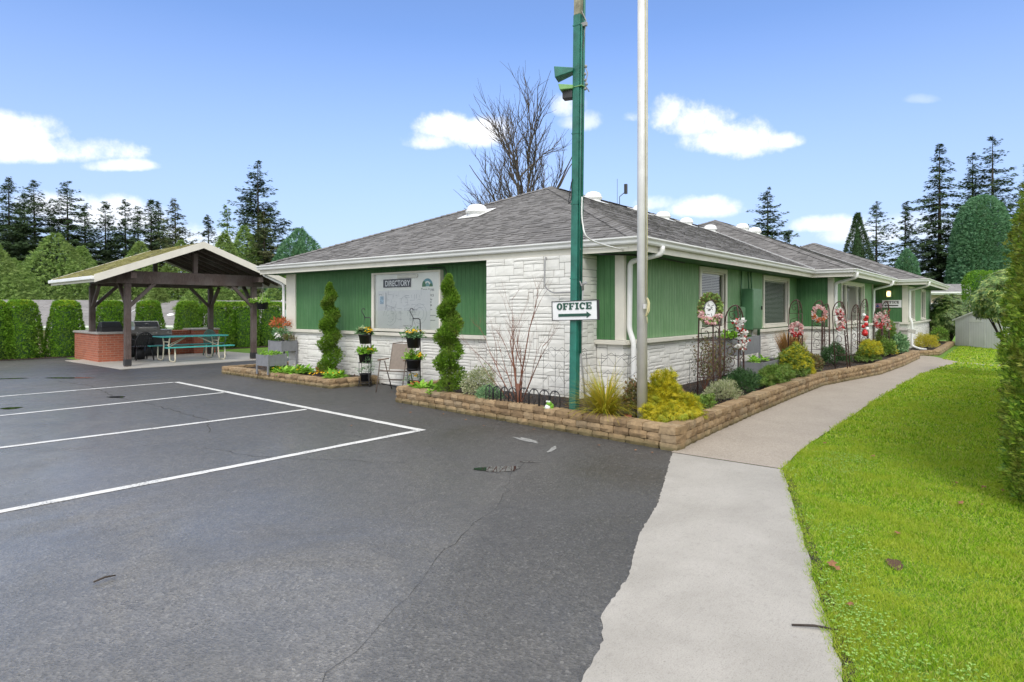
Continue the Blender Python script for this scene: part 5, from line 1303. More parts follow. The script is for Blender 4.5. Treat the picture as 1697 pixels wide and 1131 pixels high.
def wreath(x,y,z,R,r,mats,label,n=260,size=.05,stretch=1.15,name='wreath',extra=None):
    """ring in the plane facing the viewer (normal along the view from the car park corner)"""
    nrm=Vector((-x,-y,0)).normalized(); e=Vector((-nrm.y,nrm.x,0)); parts=[]
    for k,(mt,fr,nm) in enumerate(mats):
        q=int(n*fr); a=RNG.uniform(0,6.28,q)
        if len(mats)>1 and k>0 and fr<.45: a=RNG.uniform(3.3,5.9,q)
        tt=RNG.uniform(0,6.28,q); rr=r*np.sqrt(RNG.random(q))
        C=np.array([x,y,z])+np.outer((R+rr*np.cos(tt))*np.cos(a),np.array(e))+np.outer((R+rr*np.cos(tt))*np.sin(a)*stretch,Z1)+np.outer(rr*np.sin(tt)+.02+.02*k,np.array(nrm))
        d=np.outer(np.cos(a),np.array(e))+np.outer(np.sin(a),Z1)+rnd_dirs(q)*.9+np.array(nrm)*.4
        parts.append((nm,inst(T_leaf(.7,.2),C,basis(d,rnd_dirs(q)+np.array(nrm)*1.5),RNG.uniform(.7,1.2,q)*size),mt))
    W_=plant(name,label,'wreath',(x,y,z),parts)
    if extra: extra(W_,Vector((x,y,z)),nrm,e)
    return W_
def oval(W_,c,n,e):
    mb=MB(); pts=[c+n*.03+e*(.075*math.cos(t))+Vector((0,0,.13*math.sin(t)-.01)) for t in np.linspace(0,2*PI,20)[:-1]]
    mb.face(pts); b=[p-n*.012 for p in pts]; mb.face(b[::-1]); 
    for i in range(len(pts)): j=(i+1)%len(pts); mb.face([pts[i],b[i],b[j],pts[j]])
    U(mb,'oval_plaque',M['signw'],W_)
    mb=MB(); r=random.Random(1)
    for k in range(12):
        q=c+n*.032+e*r.uniform(-.035,.035)+Vector((0,0,r.uniform(-.09,.07))); d=(e*r.uniform(-1,1)+Vector((0,0,r.uniform(-1,1)))).normalized()*.02; s=d.cross(n).normalized()*.004; mb.face([q-d-s,q+d-s,q+d+s,q-d+s])
    U(mb,'plaque_lettering',M['ink'],W_)
def vs(x,y,s=.10): # shift towards viewer
    l=math.hypot(x,y); return x-x/l*s, y-y/l*s
a=vs(9.39,3.6,.2); wreath(*a,1.60,.125,.04,[('bronze',.75,'leaves'),('cedar',.5,'sprigs'),('pinkfl',.25,'flowers')],'green leafy wreath with pink flowers round a white oval plaque, on the first trellis',700,.05,1.35,extra=oval)
def garland(x,y,z0,z1,mats,label,n,size,w=.09):
    parts=[]
    for k,(mt,nn,sz) in enumerate(mats):
        z=RNG.uniform(z0,z1,nn); ph=(z-z0)*9; C=np.stack([x+w*.6*np.sin(ph)+RNG.normal(0,.035,nn),y-w*.4*np.sin(ph)+RNG.normal(0,.03,nn),z],1)
        parts.append(('flowers' if k else 'petals',inst(T_leaf(.85,.2),C,basis(rnd_dirs(nn),rnd_dirs(nn)+np.array([-.8,-.6,.2])),RNG.uniform(.7,1.2,nn)*sz),mt))
    plant('garland',label,'garland',(x,y,z0),parts)
a=vs(10.84,3.65,.22); garland(a[0],a[1]-.02,.92,1.42,[('whitefl',170,.07),('redfl',80,.06),('kale',40,.05),('orangefl',20,.05)],'trailing garland of white and dark red flowers hanging from the second trellis',0,0)
a=vs(15.5,3.9,.2); wreath(*a,1.13,.085,.045,[('pinkfl',.9,'petals'),('redfl',.2,'berries')],'pink flower wreath hanging low on the third trellis',300,.06)
a=vs(17.28,3.8,.22); wreath(*a,1.48,.115,.045,[('pinkfl',.6,'petals'),('whitefl',.35,'white_petals'),('orangefl',.42,'orange_petals')],'large pale pink wreath with orange flowers on its right side, on the fourth trellis',420,.055,1.3)
a=vs(15.6,2.98,.2); garland(a[0]-.02,a[1]+.02,1.13,1.62,[('pinkfl',150,.065),('whitefl',60,.06),('redfl',60,.06),('kale',30,.06)],'pink and white garland with a red cluster on the leaning fifth trellis',0,0,.07)
def bauble_string(x,y,z0,z1,label):
    E_=empty('bauble_string',(x,y,z1),0,label,'ornament'); mb=MB(); r=random.Random(3); wb=MB()
    for i in range(9):
        z=z0+(z1-z0)*i/8; (mb if i%3!=2 else wb).ball((x+r.uniform(-.05,.05),y+r.uniform(-.05,.05),z),.055 if i else .085,10,7)
    U(mb,'red_baubles',M['red'],E_); U(wb,'white_baubles',M['signw'],E_); t=MB(); t.tube([(x,y,z1+.12),(x,y,z0)],.003,4); U(t,'string',M['mesh'],E_)
a=vs(19.9,3.2,.2); bauble_string(a[0],a[1],.92,1.42,'string of red and white baubles hanging on the trellis near the wide window end')
a=vs(21.3,3.05,.2); wreath(*a,1.25,.085,.05,[('pinkfl',.7,'petals'),('redfl',.44,'dark_petals')],'pink and dark red wreath on the trellis just left of the last one',200,.06,1.7)
a=vs(21.85,2.95,.2); garland(a[0],a[1]-.03,.95,1.55,[('pinkfl',90,.06),('redfl',45,.06),('kale',40,.06),('whitefl',25,.055)],'pink garland with green ribbon and dark red blooms on the last trellis',0,0,.08)

# ================================================================ RAISED GARDEN BEDS (two-tier)
def tray(name,x0,y0,x1,y1,z0,z1,T,legh=None,rz=0):
    mb=MB(); t=.018
    mb.box(x0,y0,z0,x1,y0+t,z1); mb.box(x0,y1-t,z0,x1,y1,z1); mb.box(x0,y0+t,z0,x0+t,y1-t,z1); mb.box(x1-t,y0+t,z0,x1,y1-t,z1); mb.box(x0+t,y0+t,z0,x1-t,y1-t,z0+.02)
    o=mb.build(name,M['bedgrey'],bevel=.003); o.parent=T
    s=MB(); s.box(x0+t,y0+t,z0+.021,x1-t,y1-t,z1-.03); o=s.build('potting_soil',M['soil']); o.parent=T
    for (lx,ly) in ((x0,y0),(x1,y0),(x1,y1),(x0,y1)):
        mb=MB(); a=.038; sx=lx-(.01 if lx==x0 else a-.01); sy=ly-(.01 if ly==y0 else a-.01)
        mb.box(sx,sy,0,sx+a,sy+a,z1+.012); o=mb.build('leg',M['bedgrey'],bevel=.003); o.parent=T
def raised(x,y,z,rz,label,low,up):
    T=empty('raised_garden_bed',(x,y,z),rz,label,'raised planter'); tray('lower_tray',*low,T); tray('upper_tray',*up,T); return T
# left pair, tiers stepping away from the car park
raised(7.56,12.97,.12,0,'grey two tier raised planter on legs at the left corner of the building',(0,0,.46,.48,.19,.44),(.72,.64,1.14,1.20,.46,.70))
def tubplant(label,parts,loc,name='salad_plant',cat='plant'): plant(name,label,cat,loc,parts)
g=[g_rosette((7.79+dx,13.21+dy,.53),.10,.10,18,.10,.6,i) for i,(dx,dy) in enumerate(((-.12,-.12),(0,.1),(.12,-.1),(.13,.13),(-.12,.14)))]
tubplant('row of bright green lettuces growing in the lower tray of the left grey planter',[('leaves',merge(g),'lettuce')],(7.79,13.21,.53))
tubplant('white flowering plant at the near corner of the left planter upper tray',[('leaves',g_rosette((8.36,13.85,.82),.1,.1,20,.12,.6,1),'kale'),('flowers',g_flowers((8.33,13.85,.90),.09,26,.035,.12),'whitefl')],(8.36,13.85,.8),'flowering_plant')
tubplant('orange red leaved plant on tall green stems in the left planter upper tray',[('stems',g_stems((8.5,14.0,.8),.18,.4,8,.008),'shrub'),('leaves',g_bush((8.5,14.0,1.2),.22,.22,.16,200,.07,None,4),'orangefl'),('lower_leaves',g_bush((8.5,13.98,.98),.2,.2,.14,160,.07,None,5),'kale')],(8.5,14.0,.8),'flowering_plant')
tubplant('tangle of brown withered stems in the left planter upper tray',[('leaves',g_bush((8.58,13.78,.86),.22,.18,.12,260,.06,TH,6),'bronze')],(8.58,13.78,.8),'withered_plant')
# right pair
raised(12.45,4.0,.2,0,'dark grey two tier raised planter on legs in the long bed below the electrical cabinet',(-.55,-.42,.95,-.02,.05,.40),(-.45,.05,.85,.50,.50,.84))
g=[g_rosette((12.15+dx,4.28+dy,1.0),.14,.14,22,.15,.6,i) for i,(dx,dy) in enumerate(((-.1,0),(.1,.1),(.32,0),(.0,-.1),(.5,.05)))]
tubplant('green leafy vegetable in the upper tray of the dark grey planter',[('leaves',merge(g),'lettuce')],(12.3,4.3,1.0))
g=[g_rosette((12.1+dx,3.8+dy,.57),.12,.12,18,.12,.6,i) for i,(dx,dy) in enumerate(((0,0),(.2,.05),(.4,-.05)))]
tubplant('small lettuce plants in the lower tray of the dark grey planter',[('leaves',merge(g),'lettuce')],(12.3,3.8,.57))
tubplant('folded dark flower wilting over the back corner of the dark grey planter',[('leaves',g_bush((12.95,4.3,1.05),.2,.1,.06,60,.12,None,6),'shrubdark')],(12.95,4.3,1.04),'withered_plant')

# ================================================================ POT STANDS
def pot(x,y,z,r,h,label,parts,grp='black round flower pots'):
    P_=empty('flower_pot',(x,y,z),0,label,'flower pot',grp)
    mb=MB(); mb.lathe([(0.001,0),(r*.78,0),(r*.98,h*.92),(r*1.05,h*.92),(r*1.05,h),(r*.95,h),(r*.93,h*.8),(.001,h*.8)],(x,y,z),24); U(mb,'pot',M['blackp'],P_)
    mb=MB(); mb.lathe([(.001,h*.84),(r*.93,h*.82)],(x,y,z),16); U(mb,'potting_soil',M['soil'],P_)
    for nm,g_,mt in parts: under(np_mesh(nm,g_[0],g_[1],M[mt]) ,P_)
    return P_
def stand(x,y,z,s,label,rz):
    S=empty('plant_stand',(x,y,z),rz,label,'plant stand')
    mb=MB()
    for (a,b) in ((-.1,-.1),(.1,-.1),(.1,.1),(-.1,.1)):
        mb.tube([(a*1.25,b*1.25,0),(a,b,.06),(a,b,.50*s)],.007,6)
    U(mb,'legs',M['black'],S) if False else None
    o=mb.build('legs',M['black']); o.parent=S
    mb=MB()
    for zz in (.07,.10,.50*s):
        mb.tube([(.135*math.cos(t),.135*math.sin(t),zz) for t in np.linspace(0,2*PI,17)],.006,5,cap=False)
    for k in range(8):
        t=k*PI/4; mb.tube([(.03*math.cos(t),.03*math.sin(t),.02),(.09*math.cos(t+.3),.09*math.sin(t+.3),.05),(.13*math.cos(t),.13*math.sin(t),.07)],.004,4)
    o=mb.build('shelf_ring',M['black']); o.parent=S
    mb=MB(); X=.13; Y=-.05
    mb.tube([(X,Y,0),(X,Y,1.36*s),(X-.005,Y,1.42*s),(X-.03,Y,1.445*s),(X-.14,Y,1.44*s)],.010,8)
    o=mb.build('hook_pole',M['black']); o.parent=S
    mb=MB(); hx=X-.15; mb.tube([(hx+.03,Y,1.44*s),(hx,Y,1.50*s),(hx-.03,Y,1.56*s),(hx-.04,Y,1.60*s),(hx-.02,Y,1.635*s),(hx+.01,Y,1.63*s),(hx+.025,Y,1.60*s)],.008,6)
    for t in (0,2.09,4.19): mb.tube([(hx+.02,Y,1.44*s),(.0+.12*math.cos(t),.12*math.sin(t),1.06*s)],.0018,4)
    o=mb.build('pot_hanger',M['ink']); o.parent=S
    return S
def potplants(x,y,z,kind,seed):
    r=random.Random(seed); out=[]
    lv=[g_rosette((x+r.uniform(-.08,.08),y+r.uniform(-.08,.08),z),.16,.08,24,.12,.75,k) for k in range(3)]
    if kind=='kale': 
        cx,cy=x+.0,y+.07; out.append(('leaves',merge(lv+[g_rosette((cx,cy,z+.02),.2,.10,40,.14,.9,7)]),'kale')); out.append(('cream_heart',g_rosette((cx-.03,cy+.01,z+.09),.10,.05,40,.075,1.0,2),'kalecream')); out.append(('flowers',merge([g_flowers((x,y-.13,z+.06),.09,22,.03,.10)]),'yellowfl'))
    elif kind=='mixed': out.append(('leaves',merge(lv+[g_bush((x,y,z+.05),.19,.19,.12,130,.06,None,seed)]),'kale')); out.append(('flowers',g_flowers((x,y-.02,z+.09),.17,26,.028,.07),'yellowfl'))
    elif kind=='kale2': out.append(('leaves',merge(lv+[g_bush((x,y,z+.05),.18,.18,.10,110,.07,None,seed)]),'lettuce')); out.append(('cream_heart',g_rosette((x-.04,y+.09,z+.06),.09,.08,30,.07,1.0,2),'kalecream')); out.append(('flowers',g_flowers((x+.02,y-.15,z+.07),.07,12,.028,.07),'yellowfl'))
    else: out.append(('leaves',g_bush((x,y,z+.05),.15,.15,.10,140,.04,T_leaf(.3,.1),seed),'kale'))
    return out
VR=math.radians(-51.5)
sx,sy=8.22,10.40
stand(sx,sy,.005,.98,'black wire plant stand with three pots left of the folding chair',VR)
pot(sx,sy,.88,.135,.19,'top pot of the left stand, cream ornamental kale and yellow pansies',potplants(sx,sy,1.06,'kale',1))
pot(sx,sy,.49,.14,.19,'middle pot of the left stand, green leaves with a few yellow blooms',potplants(sx,sy,.67,'kale2',2))
pot(sx,sy,.11,.11,.16,'bottom pot of the left stand, sparse blue green sprigs',potplants(sx,sy,.26,'sprig',3)+[('trailing_sprigs',g_bush((sx-.05,sy-.18,.42),.12,.12,.2,120,.035,T_leaf(.3,.1),9),'kale')])
sx,sy=7.92,8.62
stand(sx,sy,.005,.98,'black wire plant stand with three pots right of the folding chair',VR)
pot(sx,sy,.88,.135,.19,'top pot of the right stand, blue green leaves and many yellow pansies',potplants(sx,sy,1.06,'mixed',4))
pot(sx,sy,.46,.14,.21,'middle pot of the right stand, pale kale with green leaves',potplants(sx,sy,.66,'kale2',5))
pot(sx,sy,.11,.11,.16,'bottom pot of the right stand, half hidden behind the block wall',potplants(sx,sy,.26,'sprig',6)+[('flowers',g_flowers((sx,sy,.36),.07,8,.03,.05),'yellowfl')])
# ================================================================ FOLDING CHAIR
CH=empty('folding_chair',(8.12,9.33,.005),math.radians(-68),'taupe mesh folding patio chair with wooden armrests standing by the white stone wall','chair')
W_=.27
def cpart(mb,name,mt,bev=0): o=mb.build(name,mt,bevel=bev); o.parent=CH
# local: x = width, front at -y
mb=MB(); mb.hexa([(-W_+.03,-.22,.40),(W_-.03,-.22,.40),(W_-.03,.17,.37),(-W_+.03,.17,.37),(-W_+.03,-.22,.408),(W_-.03,-.22,.408),(W_-.03,.17,.378),(-W_+.03,.17,.378)]); cpart(mb,'seat',M['cloth'])
mb=MB(); mb.hexa([(-W_+.03,.17,.40),(W_-.03,.17,.40),(W_-.03,.178,.40),(-W_+.03,.178,.40),(-W_+.05,.30,.90),(W_-.05,.30,.90),(W_-.05,.308,.90),(-W_+.05,.308,.90)]); cpart(mb,'backrest',M['cloth'])
for s in (-1,1):
    mb=MB(); mb.tube([(s*W_,-.30,0),(s*W_,-.14,.60)],.011,8); cpart(mb,'leg',M['frame'])
    mb=MB(); mb.tube([(s*(W_-.02),.30,0),(s*(W_-.02),-.0,.58)],.011,8); cpart(mb,'leg',M['frame'])
    mb=MB(); mb.box(s*W_-.022,-.22,.60,s*W_+.022,.20,.62); cpart(mb,'armrest',simple('brown_armrest',(.16,.09,.05),.5),.006)
mb=MB()
for s in (-1,1): mb.tube([(s*(W_-.03),-.24,.405),(s*(W_-.03),.17,.375),(s*(W_-.045),.305,.905)],.010,8)
mb.tube([(-W_+.045,.305,.905),(0,.31,.93),(W_-.045,.305,.905)],.010,8); mb.tube([(-W_+.03,-.24,.405),(W_-.03,-.24,.405)],.010,8)
mb.tube([(-W_,-.235,.24),(W_,-.235,.24)],.008,6); mb.tube([(-W_+.02,.2,.2),(W_-.02,.2,.2)],.008,6); cpart(mb,'seat_frame',M['frame'])
mb=MB(); mb.tube([(8.65,10.4,.02),(8.6,10.0,.015),(8.45,9.6,.015),(8.6,9.2,.015),(8.6,8.7,.015)],.012,6); tag(mb.build('garden_hose',M['ink']),'thin black hose lying along the foot of the stone wall behind the folding chair','hose')

# ================================================================ PAVILION
PV=empty('picnic_pavilion',(6.88,18.91,.02),math.radians(-3),'open timber picnic pavilion with mossy gable roof and white fascia','pavilion')
# local frame: x along the gable front, y away
PW,PL=3.55,3.15; o_=.02
def pp(mb,name,mt,par=None,bev=0): o=mb.build(name,mt,bevel=bev); o.parent=par or PV; return o
ps=.075
for i,(x,y) in enumerate(((0,0),(PW,0),(PW,PL),(0,PL))):
    mb=MB(); mb.box(x-ps,y-ps,0,x+ps,y+ps,2.27); P_=pp(mb,'post',M['wood'],bev=.008)
    for ax,s in (('x',1 if x==0 else -1),('y',1 if y==0 else -1)):
        mb=MB(); dx,dy=(s,0) if ax=='x' else (0,s); mb.beam((x+dx*.02,y+dy*.02,1.62),(x+dx*.68,y+dy*.68,2.29),.09,.09); q=mb.build('brace',M['wood'],bevel=.006); q.parent=P_
    mb=MB(); mb.box(x-ps-.006,y-ps-.006,.03,x+ps+.006,y+ps+.006,.20) ; q=mb.build('base_bracket',M['ink']); q.parent=P_
for y in (0,PL):
    mb=MB(); mb.box(-.05 if y else -.28,y-.07,2.275,PW+(.28 if y==0 else .05),y+.07,2.62); pp(mb,'tie_beam',M['wood'],bev=.008)
    mb=MB(); mb.box(PW/2-.06,y-.06,2.621,PW/2+.06,y+.06,3.20); pp(mb,'king_post',M['wood'],bev=.006)
for x in (0,PW):
    mb=MB(); mb.box(x-.07,.071,2.33,x+.07,PL-.071,2.55); mb.box(x-.07,-.50,2.40,x+.07,-.071,2.56); mb.box(x-.07,PL+.071,2.40,x+.07,PL+.45,2.56); pp(mb,'wall_plate',M['wood'],bev=.006)
RF=empty('roof',(0,0,0)); RF.parent=PV
xm=PW/2; hw=2.68; y0,y1=-.60,PL+.42; zp=3.50; ze=2.46; rise=zp-ze
for s in (-1,1):
    mb=MB(); Lf=hw/math.cos(math.atan(rise/hw)); e=(0,1,0) if s>0 else (0,-1,0)
    ca=hw/math.hypot(hw,rise); sa=rise/math.hypot(hw,rise)
    P0=(xm+s*hw,y0 if s>0 else y1,ze); roof_face(mb,P0,e,(-s*ca,0,sa),(s*sa,0,ca),0,0,y1-y0,math.hypot(hw,rise))
    a=(xm+s*hw,y0,ze-.03); b=(xm+s*hw,y1,ze-.03); c=(xm,y1,zp-.03); d=(xm,y0,zp-.03)
    mb.hexa([a,b,c,d]+[(p[0],p[1],p[2]+.028) for p in (a,b,c,d)]); o=mb.build('shingle_field',M['moss']); o.parent=RF
    mb=MB(); mb.face([(p[0],p[1],p[2]-.004) for p in (d,c,b,a)]); 
    for k in range(8):
        t=(k+.5)/8; mb.box(0,0,0,0,0,0) if False else None
    o=mb.build('roof_boards',M['wood']); o.parent=RF
    mb=MB()
    for k in range(8):
        yy=y0+.12+(y1-y0-.24)*k/7; mb.beam((xm+s*(hw-.05),yy,ze-.09),(xm+s*.03,yy,zp-.09),.045,.10)
    o=mb.build('rafter',M['wood']); o.parent=RF
    # barge boards
    for yy in (y0-.03,y1+.005):
        mb=MB(); p=[(xm+s*(hw+.04),yy,ze-.20),(xm+s*(hw+.04),yy+.025,ze-.20),(xm,yy+.025,zp-.175),(xm,yy,zp-.175),(xm+s*(hw+.04),yy,ze-.0),(xm+s*(hw+.04),yy+.025,ze-.0),(xm,yy+.025,zp+.015),(xm,yy,zp+.015)]
        mb.hexa(p); o=mb.build('barge_board',M['cream']); o.parent=RF
    mb=MB(); mb.box(xm+s*(hw+.02)-.01,y0,ze-.19,xm+s*(hw+.02)+.01,y1,ze-.03); o=mb.build('eave_fascia',M['cream']); o.parent=RF
    mb=MB(); q=[(xm+s*(hw+.032),z) for z in (0,)]; mb.box(min(xm+s*(hw+.032),xm+s*(hw+.12)),y0-.02,ze-.13,max(xm+s*(hw+.032),xm+s*(hw+.12)),y1+.02,ze-.035); o=mb.build('gutter',M['gutter'],bevel=.015); o.parent=RF
def Wp(x,y,z=0):
    c,s=math.cos(math.radians(-3)),math.sin(math.radians(-3)); return (6.88+x*c-y*s,18.91+x*s+y*c,.02+z)
# hanging basket on the pavilion corner
hb=Wp(PW+.12,-.35,0); HB=empty('hanging_basket',(hb[0],hb[1],1.75),0,'black hanging basket of yellow green flowers under the right front corner of the pavilion','hanging basket')
mb=MB(); mb.lathe([(.001,0),(.155,0),(.175,.20),(.185,.20),(.185,.225),(.165,.225),(.16,.18),(.001,.18)],(hb[0],hb[1],1.58),22); U(mb,'pot',M['blackp'],HB)
mb=MB()
for t in (0,2.09,4.19): mb.tube([(hb[0]+.17*math.cos(t),hb[1]+.17*math.sin(t),1.80),(hb[0],hb[1],2.3)],.002,4)
mb.tube([(hb[0],hb[1],2.28),(hb[0]+.02,hb[1],2.33),(hb[0],hb[1],2.40)],.006,5); U(mb,'hanger',M['galv'],HB)
g=g_bush((hb[0]-.06,hb[1]+.04,1.82),.27,.24,.09,420,.06,None,3); under(np_mesh('leaves',g[0],g[1],M['lettuce']),HB); g=g_flowers((hb[0]-.08,hb[1]+.06,1.86),.24,30,.03,.08); under(np_mesh('flowers',g[0],g[1],M['kalecream']),HB)
# brick counter, L shaped
BC=empty('brick_counter',(6.9,21.1,.02),math.radians(-3),'L shaped red brick barbecue counter with a concrete top','counter')
mb=MB(); mb.box(0,0,-.05,.80,2.45,.82); o=mb.build('brick_base',M['brick']); o.parent=BC
for q in ((.802,1.62,-.05,1.2,2.45,.82),(3.35,1.62,-.05,4.2,2.45,.82),(2.55,1.90,-.05,3.348,2.45,.82)):
    mb=MB(); mb.box(*q); o=mb.build('brick_base',M['brick']); o.parent=BC
mb=MB(); mb.box(-.04,-.04,.822,.84,2.49,.88); o=mb.build('countertop',M['counter'],bevel=.008); o.parent=BC
for q in ((.842,1.58,.822,1.30,2.49,.88),(3.3,1.58,.822,4.24,2.49,.88)):
    mb=MB(); mb.box(*q); o=mb.build('countertop',M['counter'],bevel=.008); o.parent=BC
mb=MB(); mb.box(.803,.02,-.03,.83,1.6,.80); mb.box(1.21,1.66,-.03,2.5,1.70,.62); o=mb.build('dark_cabinet_front',M['ink']); o.parent=BC
def Wb(x,y,z=0):
    c,s=math.cos(math.radians(-3)),math.sin(math.radians(-3)); return (6.9+x*c-y*s,21.1+x*s+y*c,.02+z)
def grill(label,x,y,w,d,z0,dark=False,small=False):
    p=Wb(x,y); G=empty('grill',(p[0],p[1],.02),math.radians(-3),label,'barbecue grill'); st=M['blackp'] if dark else M['steel']
    def gp(mb,n,m,b=0): o=mb.build(n,m,bevel=b); o.parent=G
    if small:
        mb=MB(); mb.hexa([(0,0,z0),(w,0,z0),(w,d,z0),(0,d,z0),(0,.03,z0+.15),(w,.03,z0+.15),(w,d,z0+.15),(0,d,z0+.15)]); gp(mb,'firebox',st,.01)
        mb=MB(); mb.hexa([(0.01,.04,z0+.152),(w-.01,.04,z0+.152),(w-.01,d-.01,z0+.152),(0.01,d-.01,z0+.152),(.04,.16,z0+.30),(w-.04,.16,z0+.30),(w-.04,d-.08,z0+.30),(.04,d-.08,z0+.30)]); gp(mb,'lid',simple('dark_grey_lid',(.05,.055,.06),.4),.012)
        return G
    mb=MB(); mb.box(0,0,.10,w,d,z0-.1); gp(mb,'cart',M['ink'])
    mb=MB(); mb.hexa([(-.02,-.05,z0-.10),(w+.02,-.05,z0-.10),(w+.02,d,z0-.10),(-.02,d,z0-.10),(-.02,0.02,z0+.08),(w+.02,.02,z0+.08),(w+.02,d,z0+.08),(-.02,d,z0+.08)]); gp(mb,'control_panel',st,.008)
    l0,l1=w*.10,w*.74
    mb=MB(); mb.hexa([(l0,.02,z0+.082),(l1,.02,z0+.082),(l1,d-.02,z0+.082),(l0,d-.02,z0+.082),(l0+.02,.06,z0+.19),(l1-.02,.06,z0+.19),(l1-.02,d-.04,z0+.19),(l0+.02,d-.04,z0+.19)]); mb.hexa([(l0+.02,.06,z0+.191),(l1-.02,.06,z0+.191),(l1-.02,d-.04,z0+.191),(l0+.02,d-.04,z0+.191),(l0-.02+.04,.19,z0+.36),(l1-.02,.19,z0+.36),(l1-.02,d-.10,z0+.36),(l0+.02,d-.10,z0+.36)]); gp(mb,'lid',st,.006)
    mb=MB(); mb.hexa([(l0+.05,.052,z0+.195),(l1-.05,.052,z0+.195),(l1-.05,.062,z0+.195),(l0+.05,.062,z0+.195),(l0+.05,.178,z0+.35),(l1-.05,.178,z0+.35),(l1-.05,.188,z0+.35),(l0+.05,.188,z0+.35)]); gp(mb,'lid_window',M['darkwin'])
    mb=MB(); mb.tube([(l0+.12,-.01,z0+.15),(l1-.12,-.01,z0+.15)],.014,8); mb.tube([(l0+.13,-.01,z0+.15),(l0+.13,.06,z0+.15)],.01,6); mb.tube([(l1-.13,-.01,z0+.15),(l1-.13,.06,z0+.15)],.01,6); gp(mb,'handle',M['steel'])
    mb=MB(); mb.box((l0+l1)/2-.05,.105,z0+.27,(l0+l1)/2+.05,.115,z0+.285); gp(mb,'thermometer',M['signw'])
    for k in range(7):
        mb=MB(); xx=l0+.08+k*.115 if k<6 else w-.12; mb.tube([(xx,-.04,z0-.02),(xx,-.085,z0-.03)],.022,10); gp(mb,'knob',M['steel'])
    return G
grill('large stainless steel grill with tinted lid window at the back of the pavilion',1.32,1.55,1.25,.62,.80)
grill('small dark grey tabletop grill on the corner of the brick counter',.18,.38,.58,.46,.88,True,True)
p=Wb(1.0,.9); mb=MB(); 
G=empty('flat_grill',(p[0],p[1],0),math.radians(-3),'low black flat topped grill between the brick counter and the steel grill','barbecue grill')
mb.box(.0,.45,.12,.30,.95,.72); o=mb.build('cabinet',M['ink']); o.parent=G; mb=MB(); mb.box(-.03,.42,.722,.42,.98,.80); o=mb.build('griddle_top',simple('warm_dark_metal',(.12,.10,.09),.4,metal=.5),bevel=.01); o.parent=G
p=Wb(.2,1.35); mb=MB(); mb.box(0,0,.88,.35,.22,.93); tag(mb.build('tray',M['counter'],loc=(p[0],p[1],.02),bevel=.004),'small flat grey tray on the brick counter behind the tabletop grill','tray')
# picnic table
PT=empty('picnic_table',(9.02,19.85,.022),math.radians(-4),'teal plastic picnic table with ivory tube legs and attached benches','picnic table')
def tp(mb,n,m,b=0): o=mb.build(n,m,bevel=b); o.parent=PT
mb=MB(); mb.box(-.98,-.38,.72,.98,.38,.755); tp(mb,'tabletop',M['teal'],.012)
for s in (-1,1):
    mb=MB(); mb.box(-.98,s*.70-.13,.42,.98,s*.70+.13,.455); tp(mb,'bench_seat',M['teal'],.012)
for x in (-.72,.72):
    mb=MB()
    for s in (-1,1):
        mb.tube([(x,s*.70,.42),(x,s*.72,.10),(x,s*.69,.03),(x,s*.62,.02),(x,s*.38,.02),(x,s*.30,.05),(x,s*.26,.14),(x,s*.20,.5),(x,s*.26,.66),(x,s*.30,.72)],.020,8)
    mb.tube([(x,-.22,.58),(x,.22,.58)],.018,6); tp(mb,'leg_frame',M['ivory'])
mb=MB()
for s in (-1,1): mb.tube([(s*.70,0,.46),(s*.18,0,.71)],.012,6)
mb.tube([(-.70,-.22,.44),(-.2,-.06,.70)],.010,6); mb.tube([(.70,-.22,.44),(.2,-.06,.70)],.010,6); tp(mb,'brace',M['ivory'])
def plastic_chair(x,y,rz,label,mat):
    C_=empty('plastic_chair',(x,y,.022),rz,label,'chair')
    def q(mb,n,b=0): o=mb.build(n,mat,bevel=b); o.parent=C_
    mb=MB(); mb.box(-.23,-.22,.40,.23,.22,.425); q(mb,'seat',.02)
    # rounded slatted back
    mb=MB(); pts=[]
    for t in np.linspace(0,PI,15): pts.append((-.25*math.cos(t),.22+.06*math.sin(t),.55+.30*math.sin(t)))
    mb.tube([(-.25,.18,.42)]+pts+[(.25,.18,.42)],.022,8)
    for k in range(-4,5): 
        xx=k*.05; zt=.55+.30*math.sqrt(max(0,1-(xx/.25)**2)); mb.beam((xx,.215,.42),(xx,.25,zt),.028,.012,up=(0,1,0))
    q(mb,'backrest')
    for sx_ in (-1,1):
        for sy_ in (-1,1): mb=MB(); mb.tube([(sx_*.20,sy_*.18,.41),(sx_*.25,sy_*.25,0)],[.028,.018],8); q(mb,'leg')
        mb=MB(); mb.tube([(sx_*.24,-.22,.42),(sx_*.27,-.22,.62),(sx_*.27,-.1,.64),(sx_*.26,.22,.64)],.018,8); q(mb,'armrest')
plastic_chair(8.02,20.95,math.radians(180),'black moulded plastic chair beside the brick counter',M['blackp'])
plastic_chair(10.4,21.2,math.radians(10),'green slat backed plastic chair behind the picnic table',simple('faded_green_plastic',(.09,.20,.16),.45,bs=0))
mb=MB(); p=(8.1,21.3); mb.lathe([(.001,0),(.14,0),(.16,.42),(.001,.42)],(p[0],p[1],.022),16); tag(mb.build('waste_bin',M['blackp']),'small black bin under the brick counter behind the black chair','bin')
